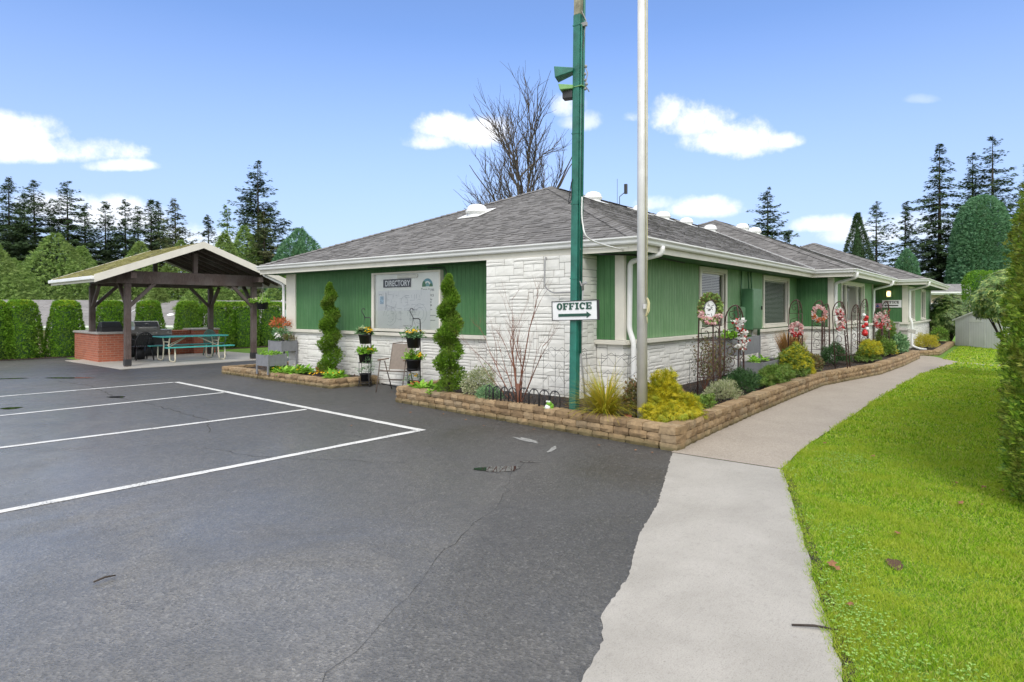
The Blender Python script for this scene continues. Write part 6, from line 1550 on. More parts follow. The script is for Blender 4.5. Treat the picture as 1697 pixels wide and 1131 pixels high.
# ================================================================ ENTRY RAMP RAILING and dog station
RL=empty('ramp_railing',(25.5,3.2,0),0,'grey timber ramp railing with square posts at the office entry','railing')
def post(x,y,h,w=.13): 
    mb=MB(); mb.box(x-w/2,y-w/2,0,x+w/2,y+w/2,h); o=U(mb,'post',M['counter'],RL,bevel=.006); c=MB(); c.box(x-w/2-.03,y-w/2-.03,h,x+w/2+.03,y+w/2+.03,h+.035); k=c.build('cap',M['counter']); k.parent=o; k.matrix_parent_inverse=Matrix.Identity(4)
post(24.7,3.12,1.12,.30); post(24.9,2.85,.86,.22); post(25.2,3.75,1.15,.2)
mb=MB(); mb.beam((24.75,3.08,.95),(25.6,2.6,.80),.05,.12); U(mb,'rail',M['counter'],RL)
mb=MB(); mb.box(24.95,3.0,.38,24.97,3.16,.78); o=mb.build('accessible_parking_sign',M['signw']); AS=tag(o,'small white wheelchair access sign on the ramp railing','sign')
mb=MB(); 
mb.ball((24.945,3.09,.68),.018,8,5); mb.tube([(24.945,3.09,.65),(24.945,3.085,.56),(24.945,3.05,.55),(24.945,3.035,.48)],.010,6); mb.tube([(24.945,3.085+.045*math.cos(t),.52+.045*math.sin(t)) for t in np.linspace(2,6.3,10)],.007,5); q=mb.build('wheelchair_symbol',simple('sign_blue',(.03,.12,.40),.5,bs=0)); q.parent=AS
mb=MB(); mb.box(24.2,4.0,.0,25.1,4.05,.1) if False else None
# bunting over the entry
BT=empty('bunting',(25.9,3.9,1.65),0,'pink and blue patterned fabric bunting across the entry recess','bunting')
mb=MB(); mb.box(26.3,3.70,1.62,26.32,4.9,1.80); U(mb,'pink_band',simple('pink_cloth',(.62,.35,.45),.8),BT)
mb=MB()
for k in range(8): y=3.76+k*.15; mb.face([(26.295,y,1.66),(26.295,y+.13,1.66),(26.295,y+.065,1.76)])
U(mb,'blue_triangles',simple('blue_cloth',(.12,.14,.42),.8),BT)
# bird-house shaped mailbox and waste station beyond the left end of the building
p=at(479,19.5); E_=empty('birdhouse_sign',(p[0],p[1],0),VR,'pale mint house shaped plaque on a post seen past the left end of the building','sign')
mb=MB(); h=.11; pts=[(-.1,1.36),(.1,1.36),(.1,1.55),(0,1.66),(-.1,1.55)]; f=[(x,-.03,z) for x,z in pts]; b=[(x,.03,z) for x,z in pts]; mb.face(f); mb.face(b[::-1])
for i in range(5): j=(i+1)%5; mb.face([f[i],b[i],b[j],f[j]][::-1])
o=mb.build('house_panel',simple('mint_paint',(.52,.68,.60),.5)); o.parent=E_
mb=MB()
for x,z in ((-.065,1.40),(.035,1.40)): mb.box(x,-.036,z,x+.03,-.031,z+.11)
mb.box(-.05,-.036,1.56,-.02,-.031,1.58); mb.box(.02,-.036,1.56,.05,-.031,1.58); o=mb.build('cut_outs',M['pole']); o.parent=E_
mb=MB(); mb.box(-.02,0,0,.02,.02,1.36); o=mb.build('post',M['pole']); o.parent=E_
mb=MB(); mb.box(-.09,-.05,.85,.12,.05,1.30); o=mb.build('dispenser_box',M['teal'],bevel=.01); o.parent=E_
mb=MB(); mb.box(-.05,-.056,1.22,.10,-.051,1.27); mb.box(-.05,-.056,.90,.04,-.051,1.0); o=mb.build('printed_panel',M['signw']); o.parent=E_
# ================================================================ CLIPPED HEDGE SHRUBS (car park edge)
def clipped(x,y,z,w,h,label,n,size,mat='thuja',grp=None,top=True,taper=.72,seed=0,box=False,name='clipped_arborvitae',d=None,cat='shrub',sq=3.2):
    d=d or w
    nn=int(n*1.0); v=rnd_dirs(nn)
    # superellipsoid shell, flat topped and narrower above
    zz=RNG.random(nn); a=RNG.uniform(0,2*PI,nn); ntop=int(nn*.22); 
    sx_=np.sign(np.cos(a))*np.abs(np.cos(a))**(2/sq); sy_=np.sign(np.sin(a))*np.abs(np.sin(a))**(2/sq)
    k=np.interp(zz,[0,.15,.85,.95,1],[.92,1,taper+.06,taper,taper-.14]); q=np.ones(nn); zz[:ntop]=.985; q[:ntop]=np.sqrt(RNG.random(ntop)); k[:ntop]=taper-.14
    P=np.stack([sx_*w/2*k*q,sy_*d/2*k*q,zz*h],1); nrm=np.stack([sx_,sy_,np.full(nn,.15)],1); nrm[:ntop]=Z1
    P+=nrm*(lump(P,seed,2.5)*.045+lump(P,seed+3,7)*.025-RNG.random(nn)*.07)[:,None]
    dd=nrm*.7+Z1*.6+rnd_dirs(nn)*.6; P+=np.array([x,y,z])
    g=inst(TS,P,basis(dd,nrm+rnd_dirs(nn)*.5),RNG.uniform(.7,1.3,nn)*size)
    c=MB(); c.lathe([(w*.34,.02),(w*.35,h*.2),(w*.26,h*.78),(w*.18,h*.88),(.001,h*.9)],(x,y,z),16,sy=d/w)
    parts=[('foliage',g,mat)]
    if top:
        m=int(n*.26); a=RNG.uniform(0,2*PI,m); q=np.sqrt(RNG.random(m)); kk=taper-.05
        sx_=np.sign(np.cos(a))*np.abs(np.cos(a))**(2/sq); sy_=np.sign(np.sin(a))*np.abs(np.sin(a))**(2/sq)
        P=np.array([x,y,z])+np.stack([sx_*w/2*kk*q,sy_*d/2*kk*q,h*(1.0-.03*RNG.random(m)-.08*q**6)],1); parts.append(('fresh_tips',inst(TS,P,basis(Z1+rnd_dirs(m)*.5,rnd_dirs(m)),RNG.uniform(.6,1,m)*size),'thuja_tip'))
    E_=plant(name,label,cat,(x,y,z),parts,grp)
    U(c,'light_blocking_core',M['shrubdark'],E_); return E_  # dark solid core added inside the foliage to block light
GH='clipped arborvitae along the back edge of the car park'
HD=[(-14,20.0,1.35,'clipped arborvitae cut off by the left edge of the picture'),(36,0,1.35,'leftmost whole clipped arborvitae, standing alone'),(109,0,1.38,'clipped arborvitae just left of the brick counter'),(184,0,1.30,'clipped arborvitae seen between the two left pavilion posts'),(247,0,1.30,'clipped arborvitae directly behind the steel grill'),(312,0,1.30,'clipped arborvitae behind the right end of the grill and green chair'),(360,0,1.4,'clipped arborvitae right of the back pavilion post'),(402,0,1.45,'clipped arborvitae just left of the right front pavilion post'),(450,0,1.6,'clipped arborvitae behind the left raised planter'),(494,0,1.6,'clipped arborvitae half hidden by the left end of the building')]
for i,(px,_,w,lb) in enumerate(HD):
    t=(px-848.5)/1040; X=25.05*(FX+t*FY)/(FY-t*FX) if True else 0
    clipped(X,25.05,0,w*.93,1.86,lb,9500,.065,grp=GH,seed=i,taper=.60 if i<6 else .86,d=1.2,sq=2.05)
mb=MB(); mb.strip([(-6,24.1),(18,24.1)],[(-6,26.2),(18,26.2)],.012); mb.f=[f[::-1] for f in mb.f]; tag(mb.build('hedge_soil',M['soil']),kind='structure')
mulch([(-6,24.0),(18,24.2),(18,26.0),(-6,26.0)],9000,.014,'brown leaf litter under the clipped arborvitae')
mb=MB(); mb.strip([(11.5,18.3),(26,18.3)],[(11.5,24.1),(26,24.1)],.005); mb.f=[f[::-1] for f in mb.f]
g=grass_band(9.5,20,22.2,25.0,1,.1,.1) if False else None
# ---------------------------------------------------------------- tall hedge on the right
def columnar(x,y,h,w,label,n,size,seed,grp=None,mat='hedge',prof=([0,.05,.35,.7,.92,1],[.75,1,.96,.72,.35,.04]),T=TS,name='arborvitae',cat='tree',tips=None,trunk=True,z=0,lumpy=.12,pend=0,asp=1,core=True):
    zz=RNG.random(n); a=RNG.uniform(0,2*PI,n); k=np.interp(zz,*prof); keep=RNG.random(n)<np.maximum(.25,k/max(prof[1])); zz=zz[keep];a=a[keep];k=k[keep];n=len(zz)
    c=np.stack([np.cos(a),np.sin(a)*1,np.zeros(n)],1); s=1+lumpy*lump(np.stack([np.cos(a)*2,np.sin(a)*2,zz*h*1.1/w],1),seed,1.3)+lumpy*.7*lump(np.stack([np.cos(a)*2,np.sin(a)*2,zz*h*1.1/w],1),seed+9,4)
    R=w/2*k*s*(1-.22*RNG.random(n)**2)
    P=np.array([x,y,z])+np.stack([c[:,0]*R,c[:,1]*R*asp,zz*h],1)
    dd=c*.8+Z1*(.5-pend)+rnd_dirs(n)*.55
    g=inst(T,P,basis(dd,c+rnd_dirs(n)*.5+Z1*.3),RNG.uniform(.65,1.35,n)*size)
    parts=[('crown',g,mat)]
    if tips:
        j=RNG.random(n)<.10; parts.append(('pale_tips',inst(T,P[j]+c[j]*size*.4,basis(dd[j],c[j]),RNG.uniform(.6,1,j.sum())*size),tips))
    E_=plant(name,label,cat,(x,y,z),parts,grp)
    if trunk:
        t=MB(); hh_=h if core else h*.45; t.tube([(x,y,z-.1),(x,y,z+hh_*.5),(x,y,z+hh_*.9)],[w*.05+.03,w*.03+.02,.02],8); U(t,'trunk',M['greybark'],E_)
    if core: co=MB(); co.lathe([(w*.5*kk*.50,zz_*h*.93) for zz_,kk in zip(*prof)],(x,y,z),14,sy=asp); U(co,'light_blocking_core',M['shrubdark'],E_)  # solid dark core added within the crown so light is blocked
    return E_
GR='tall arborvitae hedge along the lawn on the right'
xs=[6.75,7.85,9.0,10.2,11.4,12.7,14.1,15.5]
lbs=['nearest tree of the tall right hand hedge, filling the right edge of the picture']+['tree of the tall right hand hedge, standing in the row behind the nearest one']*7
for i,x in enumerate(xs):
    columnar(x,-.66-.02*i,3.75-.03*i,1.36,lbs[i],30000 if i<2 else (16000 if i<4 else 8000),.05 if i<2 else .07,40+i,GR,prof=([0,.03,.3,.6,.8,.93,1],[.95,1.05,1.02,.93,.74,.4,.05]),tips=None)
# ---------------------------------------------------------------- rhododendron, camellia at the right
def leafshrub(x,y,z,rx,ry,rz,n,size,label,mat,seed,name='rhododendron',tips='lettuce'):
    # whorls of long leaves
    m=n//7; d=rnd_dirs(int(m*1.6)); d=d[d[:,2]>-.55][:m]; m=len(d); s=1+.22*lump(d,seed,2)+.12*lump(d,seed+1,5); q=1-.35*RNG.random(m)**1.5
    C=np.array([x,y,z])+d*np.array([rx,ry,rz])*(s*q)[:,None]; parts=[]
    ax=d+Z1*.5+rnd_dirs(m)*.35; B=basis(ax,rnd_dirs(m))
    for j in range(7):
        t=j*2*PI/7; dd=B[:,:,0]*math.cos(t)+B[:,:,2]*math.sin(t)+B[:,:,1]*.15; parts.append(inst(T_leaf(.34,.18),C,basis(dd,B[:,:,1]),RNG.uniform(.8,1.2,m)*size))
    E_=plant(name,label,'shrub',(x,y,0),[('leaves',merge(parts),mat)]); st=MB(); r=random.Random(seed)
    for i in range(10):
        a=r.uniform(0,6.28); st.tube([(x,y,0),(x+rx*.3*math.cos(a),y+ry*.3*math.sin(a),z*.5),(x+rx*.75*math.cos(a),y+ry*.75*math.sin(a),z+rz*r.uniform(-.3,.4))],[.03,.02,.008],6)
    co=MB(); co.ball((x,y,z),1,14,8); co.v=[(x+(a-x)*rx*.62,y+(b-y)*ry*.62,z+(c-z)*rz*.62) for a,b,c in co.v]; U(co,'light_blocking_core',M['shrubdark'],E_)  # dark ball added behind the leaves to stop light passing through
    U(st,'stems',M['bark'],E_)
leafshrub(18.6,-.05,1.78,.98,.80,.78,24000,.09,'large rounded rhododendron with pale green leaves overhanging the lawn on the right','rhodo',3)
leafshrub(34.9,2.2,1.1,.95,.8,1.08,14000,.11,'broad rounded glossy shrub beside the far end of the office building','camellia',5,'camellia')
leafshrub(33.6,2.3,.7,.5,.4,.75,900,.16,'lower leafy shrub in front of the far glossy shrub','camellia',6,'camellia') if False else None
# shed
p0=(33.4,1.91); p1=(30.9,.12)
SH=empty('garden_shed',(p0[0],p0[1],0),math.atan2(p1[1]-p0[1],p1[0]-p0[0]),'low white grooved garden shed with a shallow brown gable roof','shed')
Lw=math.dist(p0,p1); 
def sp(mb,n,m): o=mb.build(n,m); o.parent=SH
# local x from p0 to p1; +y is away from the viewer (perp)
sgn=1
pts=[(0,0),(Lw,0),(Lw,1.14),(Lw*.42,1.47),(0,1.14)]
mb=MB(); D=2.4
f=[(x,0,z) for x,z in pts]; b=[(x,D,z) for x,z in pts]; mb.face(f[::-1]); mb.face(b)
for i in (0,1,4): j=(i+1)%5; mb.face([f[i],b[i],b[j],f[j]])
sp(mb,'walls',M['shed'])
mb=MB()
for (a,b_) in (((-.10,1.10),(Lw*.42,1.485)),((Lw*.42,1.485),(Lw+.10,1.10))):
    q=[(a[0],-.06,a[1]),(b_[0],-.06,b_[1]),(b_[0],D+.06,b_[1]),(a[0],D+.06,a[1])]; mb.hexa(q+[(x,y,z+.03) for x,y,z in q])
sp(mb,'roof',M['shedroof'])
mb=MB(); mb.beam((-.10,-.065,1.09),(Lw*.42,-.065,1.48),.02,.06); mb.beam((Lw*.42,-.065,1.48),(Lw+.1,-.065,1.09),.02,.06); mb.box(Lw*.30,-.02,1.05,Lw*.55,-.004,1.20); mb.box(Lw*.30,-.015,.04,Lw*.31,-.004,1.05); mb.box(Lw*.60,-.015,.04,Lw*.61,-.004,1.05); sp(mb,'trim',M['gutter'])

# ---------------------------------------------------------------- neighbouring houses
def house(x,y,z,w,d,h,rise,rz,label,wall,roofm,over=.5,ridge='x',name='neighbour_house',skyl=()):
    H_=empty(name,(x,y,z),rz,label,'house')
    def q(mb,n,m,par=None): o=mb.build(n,m); o.parent=par or H_; return o
    mb=MB(); mb.box(0,0,-.5,w,d,h); q(mb,'wall',wall)
    R_=empty('roof',(0,0,0)); R_.parent=H_
    mb=MB(); ym=d/2; Ls=math.hypot(d/2+over,rise); ca=(d/2+over)/Ls; sa=rise/Ls
    roof_face(mb,(-over,-over,h),(1,0,0),(0,ca,sa),(0,-sa,ca),0,0,w+2*over,Ls,.3)
    mb.face([(w+over,d+over,h),(-over,d+over,h),(-over,ym,h+rise),(w+over,ym,h+rise)])
    mb.face([(-over,-over,h-.01),(-over,ym,h+rise-.01),(-over,d+over,h-.01)]); mb.face([(w+over,-over,h-.01),(w+over,d+over,h-.01),(w+over,ym,h+rise-.01)])
    o=mb.build('shingle_field',roofm); o.parent=R_
    mb=MB(); mb.box(-over,-over-.02,h-.22,w+over,-over,h-.01); mb.box(-over,-over-.12,h-.12,w+over,-over-.021,h-.01); mb.box(-over,-over,h-.2,w+over,d+over,h-.18); 
    mb.beam((-over-.01,-over,h-.05),(-over-.01,ym,h+rise-.05),.03,.22); mb.beam((w+over+.01,-over,h-.05),(w+over+.01,ym,h+rise-.05),.03,.22)
    o=mb.build('fascia',M['gutter']); o.parent=R_
    for i in range(int(w/3)): 
        mb=MB(); xx=1+i*3; mb.box(xx,-.04,1.0,xx+1.1,-.001,2.0); wn=q(mb,'window',M['gutter']); g=MB(); g.box(xx+.07,-.05,1.07,xx+1.03,-.041,1.93); k=g.build('pane',M['darkwin']); k.parent=wn
    for (sx_,sv) in skyl:
        mb=MB(); yy=-over+sv*ca; z_=h+sv*sa; mb.ball((sx_,yy,z_+.02),.25,12,6,.7); q(mb,'roof_vent',M['gutter'])
    return H_
M['greyroof']=simple('pale_grey_shingle',(.23,.22,.215),.9,var=.12,scale=1.2,bs=.4,bscale=40,bd=.02)
a=at(-60,31); house(a[0],a[1],-2.0,14,8.5,2.75,1.35,math.radians(-35),'long low grey roofed house beyond the clipped arborvitae, left part',M['beige'],M['greyroof'],skyl=((4,2.5),(9,1.5)))
a=at(205,33); house(a[0],a[1],-2.0,13,8,2.75,1.3,math.radians(-48),'grey roofed house beyond the clipped arborvitae, behind the pavilion',M['beige'],M['greyroof'],skyl=((2,3),))
a=at(1596,44); house(a[0],a[1],0,9,7,2.35,1.05,math.radians(-68),'beige walled house with pale roof behind the shed',M['beige'],M['greyroof'],.35)
a=at(1542,42); house(a[0],a[1]+1.0,0,4.5,5,2.75,.6,math.radians(-60),'small tan house with green trimmed eave behind the office end',M['beige'],M['greyroof'],.35)
# clipped thuja by the neighbours
for i,(px,d,w,h,lb) in enumerate(((1622,37,1.7,3.85,'dense clipped arborvitae left of a pair, in front of the beige house'),(1650,37.5,1.9,3.9,'dense clipped arborvitae right of a pair, above the shed'))):
    p=at(px,d); columnar(p[0],p[1],h,w,lb,9000,.10,60+i,'pair of clipped arborvitae by the beige house','thuja',([0,.1,.8,.95,1],[.95,1,.92,.7,.2]),lumpy=.06)
# ---------------------------------------------------------------- big cypresses
TP=T_spray(3,.14,.8)
p=at(1628,60); columnar(p[0],p[1],12.4,5.6,'huge dense blue green rounded cypress towering over the right side',42000,.26,70,None,'bluecyp',([0,.1,.35,.6,.8,.92,.98,1],[.95,1.05,1.0,.90,.74,.54,.30,.05]),TP,'cypress',tips=None,lumpy=.05,pend=.3)
p=at(1503,58); columnar(p[0],p[1],7.1,2.3,'small dense round topped cypress just above the office roof end',12000,.20,71,None,'bluecyp',([0,.2,.6,.85,1],[1,1,.92,.65,.05]),TP,'cypress',lumpy=.06)
p=at(1421,55); columnar(p[0],p[1],9.9,4.2,'dense dark cone shaped spruce behind the far office roof',18000,.24,72,None,'fir',([0,.25,.5,.8,1],[1,.95,.72,.30,.02]),TP,'spruce',lumpy=.12)
p=at(497,48); columnar(p[0],p[1],7.6,4.8,'dense round topped dark green evergreen just above the left roof edge',16000,.26,73,None,'bluecyp',([0,.3,.6,.85,1],[1,1,.84,.5,.05]),TP,'evergreen_tree',lumpy=.15)
# ---------------------------------------------------------------- fresh green cedars behind the car park
CD=[(-18,40,8.2,7.0,395,'bright green cedar at the left edge behind the arborvitae'),(92,44,9,8.6,388,'broad fresh green cedar behind the leftmost arborvitae'),(135,47,9,5.5,410,'slimmer green cedar right of the broad cedar'),(232,50,9,6.2,402,'green cedar behind the pavilion roof, left of its peak'),(300,52,9,6.5,400,'green cedar directly above the pavilion peak'),(372,44,9,5.2,388,'pale green cedar right of the pavilion peak'),(405,50,9,5.6,375,'tall feathery green cedar under the biggest fir'),(20,50,9,7,430,'green cedar in the gap between the two left cedars'),(470,43,9,6,455,'green cedar low behind the left end of the office roof'),(330,36,9,4.6,470,'short green cedar seen through the pavilion'),(262,37,9,4.2,478,'short green cedar seen through the middle of the pavilion'),(180,38,9,4.8,468,'short green cedar seen through the left bay of the pavilion')]
for i,(px,d,_,w,ty,lb) in enumerate(CD):
    p=at(px,d); h=hz(ty,d)+2.2
    columnar(p[0],p[1],h,w,lb,24000,.24,80+i,None,'cedar',([0,.12,.4,.7,.9,1],[.9,1,.82,.5,.2,.02]),T_spray(3,.12,.8),'cedar',tips=None,z=-2.2,lumpy=.25,pend=.45,core=False)
# ---------------------------------------------------------------- firs with real whorls of boughs
TF=T_spray(4,.20,1.5)
def fir(px,d,ty,w,label,seed,z0=-2.2,mat='fir',dens=1.0,bare=.0,droop=.25,gap=.25,kind='fir_tree',up=0,T=None):
    r=np.random.default_rng(seed); p=at(px,d); top=hz(ty,d); h=top-z0; R=w/2
    nw=int(h/(.30+.0022*d)); st=[]; P=[];D=[];S=[]; tr=MB(); tr.tube([(p[0],p[1],z0-.2),(p[0]+.1,p[1],z0+h*.5),(p[0],p[1],z0+h*.985)],[.015*h+.05,.009*h,.015],7)
    for i in range(nw):
        t=(i+.5)/nw; rad0=R*1.22*(1-t)**.82*(.75+.4*r.random())+.10; nb=int(6+4*(1-t))
        for j in range(nb):
            if r.random()<gap*(.35+t*.3): continue
            tj=min(.999,max(0,t+r.uniform(-.9,.9)/nw)); zc=z0+h*tj*.985; a=r.uniform(0,2*PI); l=rad0*r.uniform(.5,1.15); dirv=np.array([math.cos(a),math.sin(a),0]); dz=-droop*l*(1.15-t)+up*l
            m=max(4,int(l/.20*dens)); s=np.linspace(.12,1,m)
            base=np.array([p[0],p[1],zc]); C=base+dirv*(s*l)[:,None]+Z1*(dz*s**1.3+.10*l*(s**3))[:,None]
            tr.tube([tuple(base),tuple(base+dirv*l*.5+Z1*dz*.42),tuple(base+dirv*l*.92+Z1*dz*.9)],[.015+.006*l,.009,.004],3,cap=False)
            for k in range(3):
                side=np.array([-dirv[1],dirv[0],0]); sg=r.uniform(-1,1,m); CC=C+side*(sg*(.10+.22*l*(1-s)*1.0))[:,None]+r.normal(0,.05,(m,3)); CC[:,2]-=np.abs(r.normal(0,.16,m))-.06
                P.append(CC); D.append(dirv*.8+side*sg[:,None]*.8+Z1*r.uniform(-.45,.15,m)[:,None]); S.append(np.full(m,.40+.0030*d)*r.uniform(.7,1.3,m)*(1-.55*t))
    P=np.concatenate(P);D=np.concatenate(D);S=np.concatenate(S)
    g=inst(T or TF,P,basis(D,Z1+rnd_dirs(len(P))*.5),S)
    E_=plant(kind,label,'tree',(p[0],p[1],z0),[('crown',g,mat)]); U(tr,'trunk',M['bark'],E_)
FR=[(14,72,289,8.5,'dark fir at the far left, topmost of the left group'),(40,78,318,6,'slim dark fir between the two left peaks'),(56,70,296,9.5,'tall dark fir second from the left'),(111,72,296,10.5,'broad dark fir standing left of the pavilion peak'),(140,80,335,7,'smaller dark fir on the right shoulder of the broad fir'),(174,76,332,6,'slender dark fir with cloud showing around it'),(207,74,328,6,'ragged dark fir with a leaning top'),(228,80,340,6,'thin dark fir in the middle left group'),(250,74,325,7,'dark fir with a dense double top'),(262,82,330,5.5,'dark fir close behind the double topped fir'),(-12,80,330,8,'dark fir cut off at the left edge'),(85,90,350,9,'dark fir low behind the left pair'),(190,92,385,9,'distant dark fir filling the gap above the cedars')]
for i,(px,d,ty,w,lb) in enumerate(FR): fir(px,d,ty,w*1.45,lb,100+i,dens=1.1,gap=.12)
fir(290,60,327,8.5,'brownish green conifer with a ragged top left of the pavilion peak',130,mat='firbrown'); fir(345,70,353,7,'small slim fir right of the pavilion peak',131); fir(376,66,338,7,'thin pale topped conifer left of the biggest fir',132,mat='cedar',gap=.4)
fir(427,62,263,12,'biggest dark fir on the left, alone and tallest against the sky',133,dens=1.3,droop=.10,gap=.2,up=.06); fir(437,50,345,6,'brownish green conifer in front of the biggest fir',134,mat='firbrown',droop=.5,gap=.1); fir(535,70,455,3,'tip of a small fir peeping over the left roof edge',135)
fir(1272,75,308,12,'pointed dark fir above the office roof',140,z0=0,dens=1.0,droop=.12,gap=.22); fir(1308,72,378,7,'lower dark tree right of the pointed fir above the roof',141,z0=0,droop=.1,gap=.05,mat='fir')
fir(1452,62,330,8.5,'sparse ragged conifer with bare upswept limbs',142,z0=0,dens=.55,droop=-.12,gap=.5); fir(1500,66,332,5.5,'thin sparse spire conifer',143,z0=0,dens=.7,gap=.45)
fir(1557,64,235,9.5,'very tall narrow dark conifer with drooping boughs',144,z0=0,dens=1.0,droop=.5,gap=.18); fir(1645,78,219,15,'tall open crowned fir behind the huge cypress',145,z0=0,dens=.9,droop=.02,gap=.42); fir(1612,80,250,9,'thinner fir with a leaning top left of the open crowned fir',146,z0=0,dens=.9,gap=.35,droop=.05)
fir(1590,70,470,9,'dark conifer low behind the very tall narrow one',147,z0=0,dens=1.1,gap=.05); fir(1535,76,490,8,'dark low conifer beside the narrow conifer foot',148,z0=0,gap=.05)
# ---------------------------------------------------------------- bare deciduous tree over the roof
def bare_tree():
    r=random.Random(21); d0=34; px=876; p=at(px,d0); E_=empty('bare_tree',(p[0],p[1],0),0,'large leafless spreading tree rising behind the office roof','tree'); tr=MB(); tw=MB()
    cnt=[0]
    def br(q,d,l,rad,dep):
        n=5; pts=[q.copy()]; kids=[]; dd=d.copy()
        for i in range(n):
            k=.16 if dep else .07
            dd=(dd+Vector((r.gauss(0,k),r.gauss(0,k),r.gauss(.03,.06)))).normalized(); q=q+dd*l/n; pts.append(q.copy())
            if i>=1 or dep>1: kids.append((q.copy(),dd.copy(),1-i/n))
        (tr if dep<2 else tw).tube(pts,[max(.006,rad*(1-.13*i)) for i in range(n+1)],6 if dep<2 else (4 if dep<3 else 3),cap=False)
        v_=q-(o+Zv*8.6); lr=v_.dot(R_)
        if dep>=4 or (lr/(2.1 if lr>0 else 3.3))**2+(v_.dot(V_)/3.2)**2+(v_.z/5.2)**2>1.15: return
        for kq,kd,t in kids:
            for _ in range(1 if dep<2 else r.choice((1,1,2))):
                ax=kd.orthogonal().normalized(); ax.rotate(Matrix.Rotation(r.uniform(0,6.28),4,kd)); ang=r.uniform(.3,.7); nd=(kd*math.cos(ang)+ax*math.sin(ang)); nd.z+=.20; nd.normalize(); cnt[0]+=1
                br(kq,nd,l*r.uniform(.40,.66),rad*.50,dep+1)
        br(q,dd,l*.7,rad*.48,dep+1)
    R_=Vector((FY,-FX,0)); V_=Vector((FX,FY,0)); Zv=Vector((0,0,1)); o=Vector((p[0],p[1],-.1))
    tr.tube([o,o+Zv*2.0,o+Zv*4.6],[.34,.28,.24],10)
    for side,upv,fw,l,rad,z in ((-.50,1,.1,4.2,.10,4.4),(-.10,1,.2,4.9,.12,5.0),(.14,1,-.1,5.0,.12,5.0),(.12,1,.5,4.2,.11,4.4),(-.95,.85,-.2,3.0,.09,4.2),(-.3,1,-.3,4.5,.11,4.6),(.05,1,.4,4.5,.11,4.9),(-.7,1,.3,3.2,.08,4.4)):
        br(o+Zv*z,(R_*side+Zv*upv+V_*fw).normalized(),l*.92,rad,1)
    U(tr,'trunk',M['greybark'],E_); U(tw,'twigs',M['greybark'],E_)
bare_tree()
# ================================================================ CAMERA, SKY, SUN
cam=bpy.data.cameras.new('camera'); co=bpy.data.objects.new('camera',cam); COL.objects.link(co); scene.camera=co
cam.sensor_width=36; cam.lens=1040/1697*36; cam.shift_y=-53.5/1697; cam.clip_end=3000; cam.clip_start=.05
co.location=(0,0,1.6); co.rotation_euler=(PI/2,0,math.atan2(FY,FX)-PI/2)
SUN_EL=math.radians(48); SUN_DIR=Vector((-.80,-.60,0)).normalized()   # towards the sun, horizontally
sun=bpy.data.lights.new('sun','SUN'); sun.energy=SUN_E; sun.angle=math.radians(18); sun.color=(1,.955,.89)
so=bpy.data.objects.new('sun',sun); COL.objects.link(so)
dv=Vector((SUN_DIR.x*math.cos(SUN_EL),SUN_DIR.y*math.cos(SUN_EL),math.sin(SUN_EL))); so.rotation_euler=dv.to_track_quat('Z','Y').to_euler(); so.location=dv*50
w=bpy.data.worlds.new('World'); scene.world=w; w.use_nodes=True; nt=w.node_tree; nt.nodes.clear()
out=nt.nodes.new('ShaderNodeOutputWorld'); sky=nt.nodes.new('ShaderNodeTexSky'); sky.sky_type='NISHITA'; sky.sun_disc=False; sky.sun_elevation=SUN_EL
sky.sun_rotation=math.atan2(SUN_DIR.x,SUN_DIR.y); sky.altitude=0; sky.air_density=AIR; sky.dust_density=DUST; sky.ozone_density=OZ
bg=nt.nodes.new('ShaderNodeBackground'); bg.inputs[1].default_value=SKY_S
geo=nt.nodes.new('ShaderNodeTexCoord').outputs['Generated']
n1=nt.nodes.new('ShaderNodeTexNoise'); n1.inputs['Scale'].default_value=13; n1.inputs['Detail'].default_value=9; n1.inputs['Roughness'].default_value=.64; nt.links.new(geo,n1.inputs['Vector'])
n2=nt.nodes.new('ShaderNodeTexNoise'); n2.inputs['Scale'].default_value=3.5; n2.inputs['Detail'].default_value=5; nt.links.new(geo,n2.inputs['Vector'])
nz=math_(nt,'ADD',math_(nt,'MULTIPLY',math_(nt,'SUBTRACT',n1.outputs['Fac'],.5),CN1),math_(nt,'MULTIPLY',math_(nt,'SUBTRACT',n2.outputs['Fac'],.5),1.2))
def dirof(px,py):
    c=(px-848.5)/1040; v=Vector((c*FY+FX,-c*FX+FY,(512-py)/1040)); return v.normalized()
CL=[(10,226,75,32,1),(90,256,95,26,1),(190,276,46,13,.8),(735,216,48,26,1),(790,226,55,28,1),(710,236,45,18,.8),(940,178,24,26,.7),(960,205,32,18,.5),(1105,195,36,32,.95),(1150,205,55,32,1),(1215,238,75,32,1),(1295,236,26,16,.9),(1060,195,26,12,.6),(1525,166,22,9,.20),(1150,348,66,20,.8),(1090,340,40,14,.6),(1365,376,42,16,.7),(1420,392,60,22,.6),(1545,380,90,26,.35),(95,345,50,24,.75),(180,362,80,30,.75),(320,400,60,26,.5)]
vec=nt.nodes.new('ShaderNodeVectorMath'); 
acc=None; shade=None
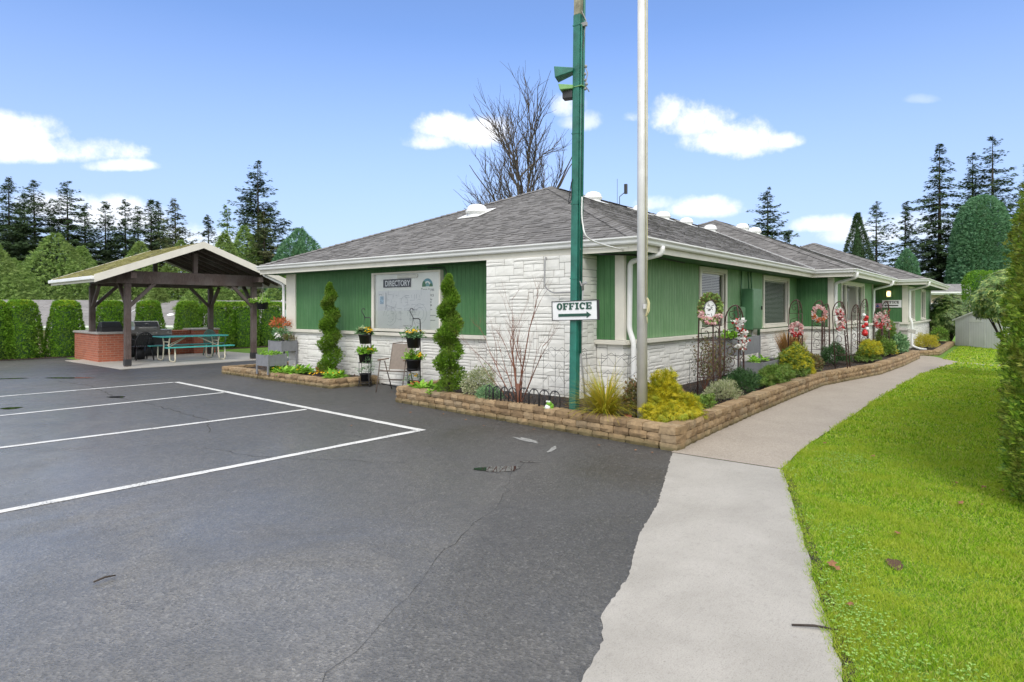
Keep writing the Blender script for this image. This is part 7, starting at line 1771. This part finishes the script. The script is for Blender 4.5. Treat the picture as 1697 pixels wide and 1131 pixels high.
for px,py,a,b,s in CL:
    c=dirof(px,py); t=Vector((FY,-FX,0)); t=(t-c*t.dot(c)).normalized(); u=c.cross(t); u=u if u.z>0 else -u
    k=1040*math.hypot(1,(px-848.5)/1040)
    def dotn(v):
        n=nt.nodes.new('ShaderNodeVectorMath'); n.operation='DOT_PRODUCT'; nt.links.new(geo,n.inputs[0]); n.inputs[1].default_value=v; return n.outputs['Value']
    X=math_(nt,'MULTIPLY',dotn(t),k/a*.85); Y=math_(nt,'MULTIPLY',dotn(u),k/b*.85)
    Yl=math_(nt,'MULTIPLY',math_(nt,'MINIMUM',Y,0.0),.7); Y2=math_(nt,'ADD',Y,Yl)
    r2=math_(nt,'ADD',math_(nt,'POWER',math_(nt,'ABSOLUTE',X),2.0),math_(nt,'POWER',math_(nt,'ABSOLUTE',Y2),2.0))
    f=math_(nt,'GREATER_THAN',dotn(c),0.3)
    d=math_(nt,'SUBTRACT',1.0,math_(nt,'ADD',r2,math_(nt,'MULTIPLY',math_(nt,'SUBTRACT',1.0,f),50)))
    m=nt.nodes.new('ShaderNodeMapRange'); m.interpolation_type='SMOOTHSTEP'; m.inputs['From Min'].default_value=-.15; m.inputs['From Max'].default_value=1.1; m.inputs['To Max'].default_value=s
    nt.links.new(math_(nt,'ADD',d,nz),m.inputs['Value']); v=m.outputs[0]
    sh=math_(nt,'MULTIPLY',v,math_(nt,'MULTIPLY',math_(nt,'SUBTRACT',.15,Y),.5))
    acc=v if acc is None else math_(nt,'MAXIMUM',acc,v); shade=sh if shade is None else math_(nt,'MAXIMUM',shade,sh)
skc=mixc(nt,1.0,sky.outputs[0],(TR,TG,TB),'MULTIPLY')
cc=ramp(nt,math_(nt,'ADD',shade,math_(nt,'MULTIPLY',math_(nt,'SUBTRACT',n1.outputs['Fac'],.5),.3)),[(.1,(CLB,CLB,CLB*1.01)),(.5,(CLB*.62,CLB*.69,CLB*.82))])
# broken cloud overhead and behind the viewer (outside the picture): the soft, shadowless light of the day
el=N(nt,'ShaderNodeSeparateXYZ'); nt.links.new(geo,el.inputs[0])
fw=math_(nt,'ADD',math_(nt,'MULTIPLY',el.outputs[0],FX),math_(nt,'MULTIPLY',el.outputs[1],FY))
hi=math_(nt,'MAXIMUM',ramp(nt,el.outputs[2],[(.46,0.),(.60,1.)]),ramp(nt,math_(nt,'ADD',math_(nt,'MULTIPLY',fw,-1.0),math_(nt,'MULTIPLY',el.outputs[2],.5)),[(-.0,0.),(.35,1.)]))
hi=math_(nt,'MAXIMUM',hi,ramp(nt,math_(nt,'MULTIPLY',el.outputs[1],-1.0),[(.12,0.),(.38,1.)]))
hi=math_(nt,'MULTIPLY',hi,ramp(nt,n2.outputs['Fac'],[(.36,.45),(.6,1.)]))
skc=mixc(nt,ramp(nt,el.outputs[2],[(.0,.85),(.16,.55),(.40,0.)]),skc,(1.52,1.84,2.66))
skc=mixc(nt,hi,skc,(OVC,OVC*.985,OVC*.95))
final=mixc(nt,acc,skc,cc); nt.links.new(final,bg.inputs[0]); nt.links.new(bg.outputs[0],out.inputs[0])
scene.view_settings.view_transform='Standard'; scene.view_settings.look='None'; scene.view_settings.exposure=EXPO; scene.view_settings.gamma=1
scene.render.engine='CYCLES'; scene.cycles.max_bounces=4; scene.cycles.diffuse_bounces=3; scene.cycles.glossy_bounces=2; scene.cycles.transparent_max_bounces=8
scene.render.resolution_x=1024; scene.render.resolution_y=682
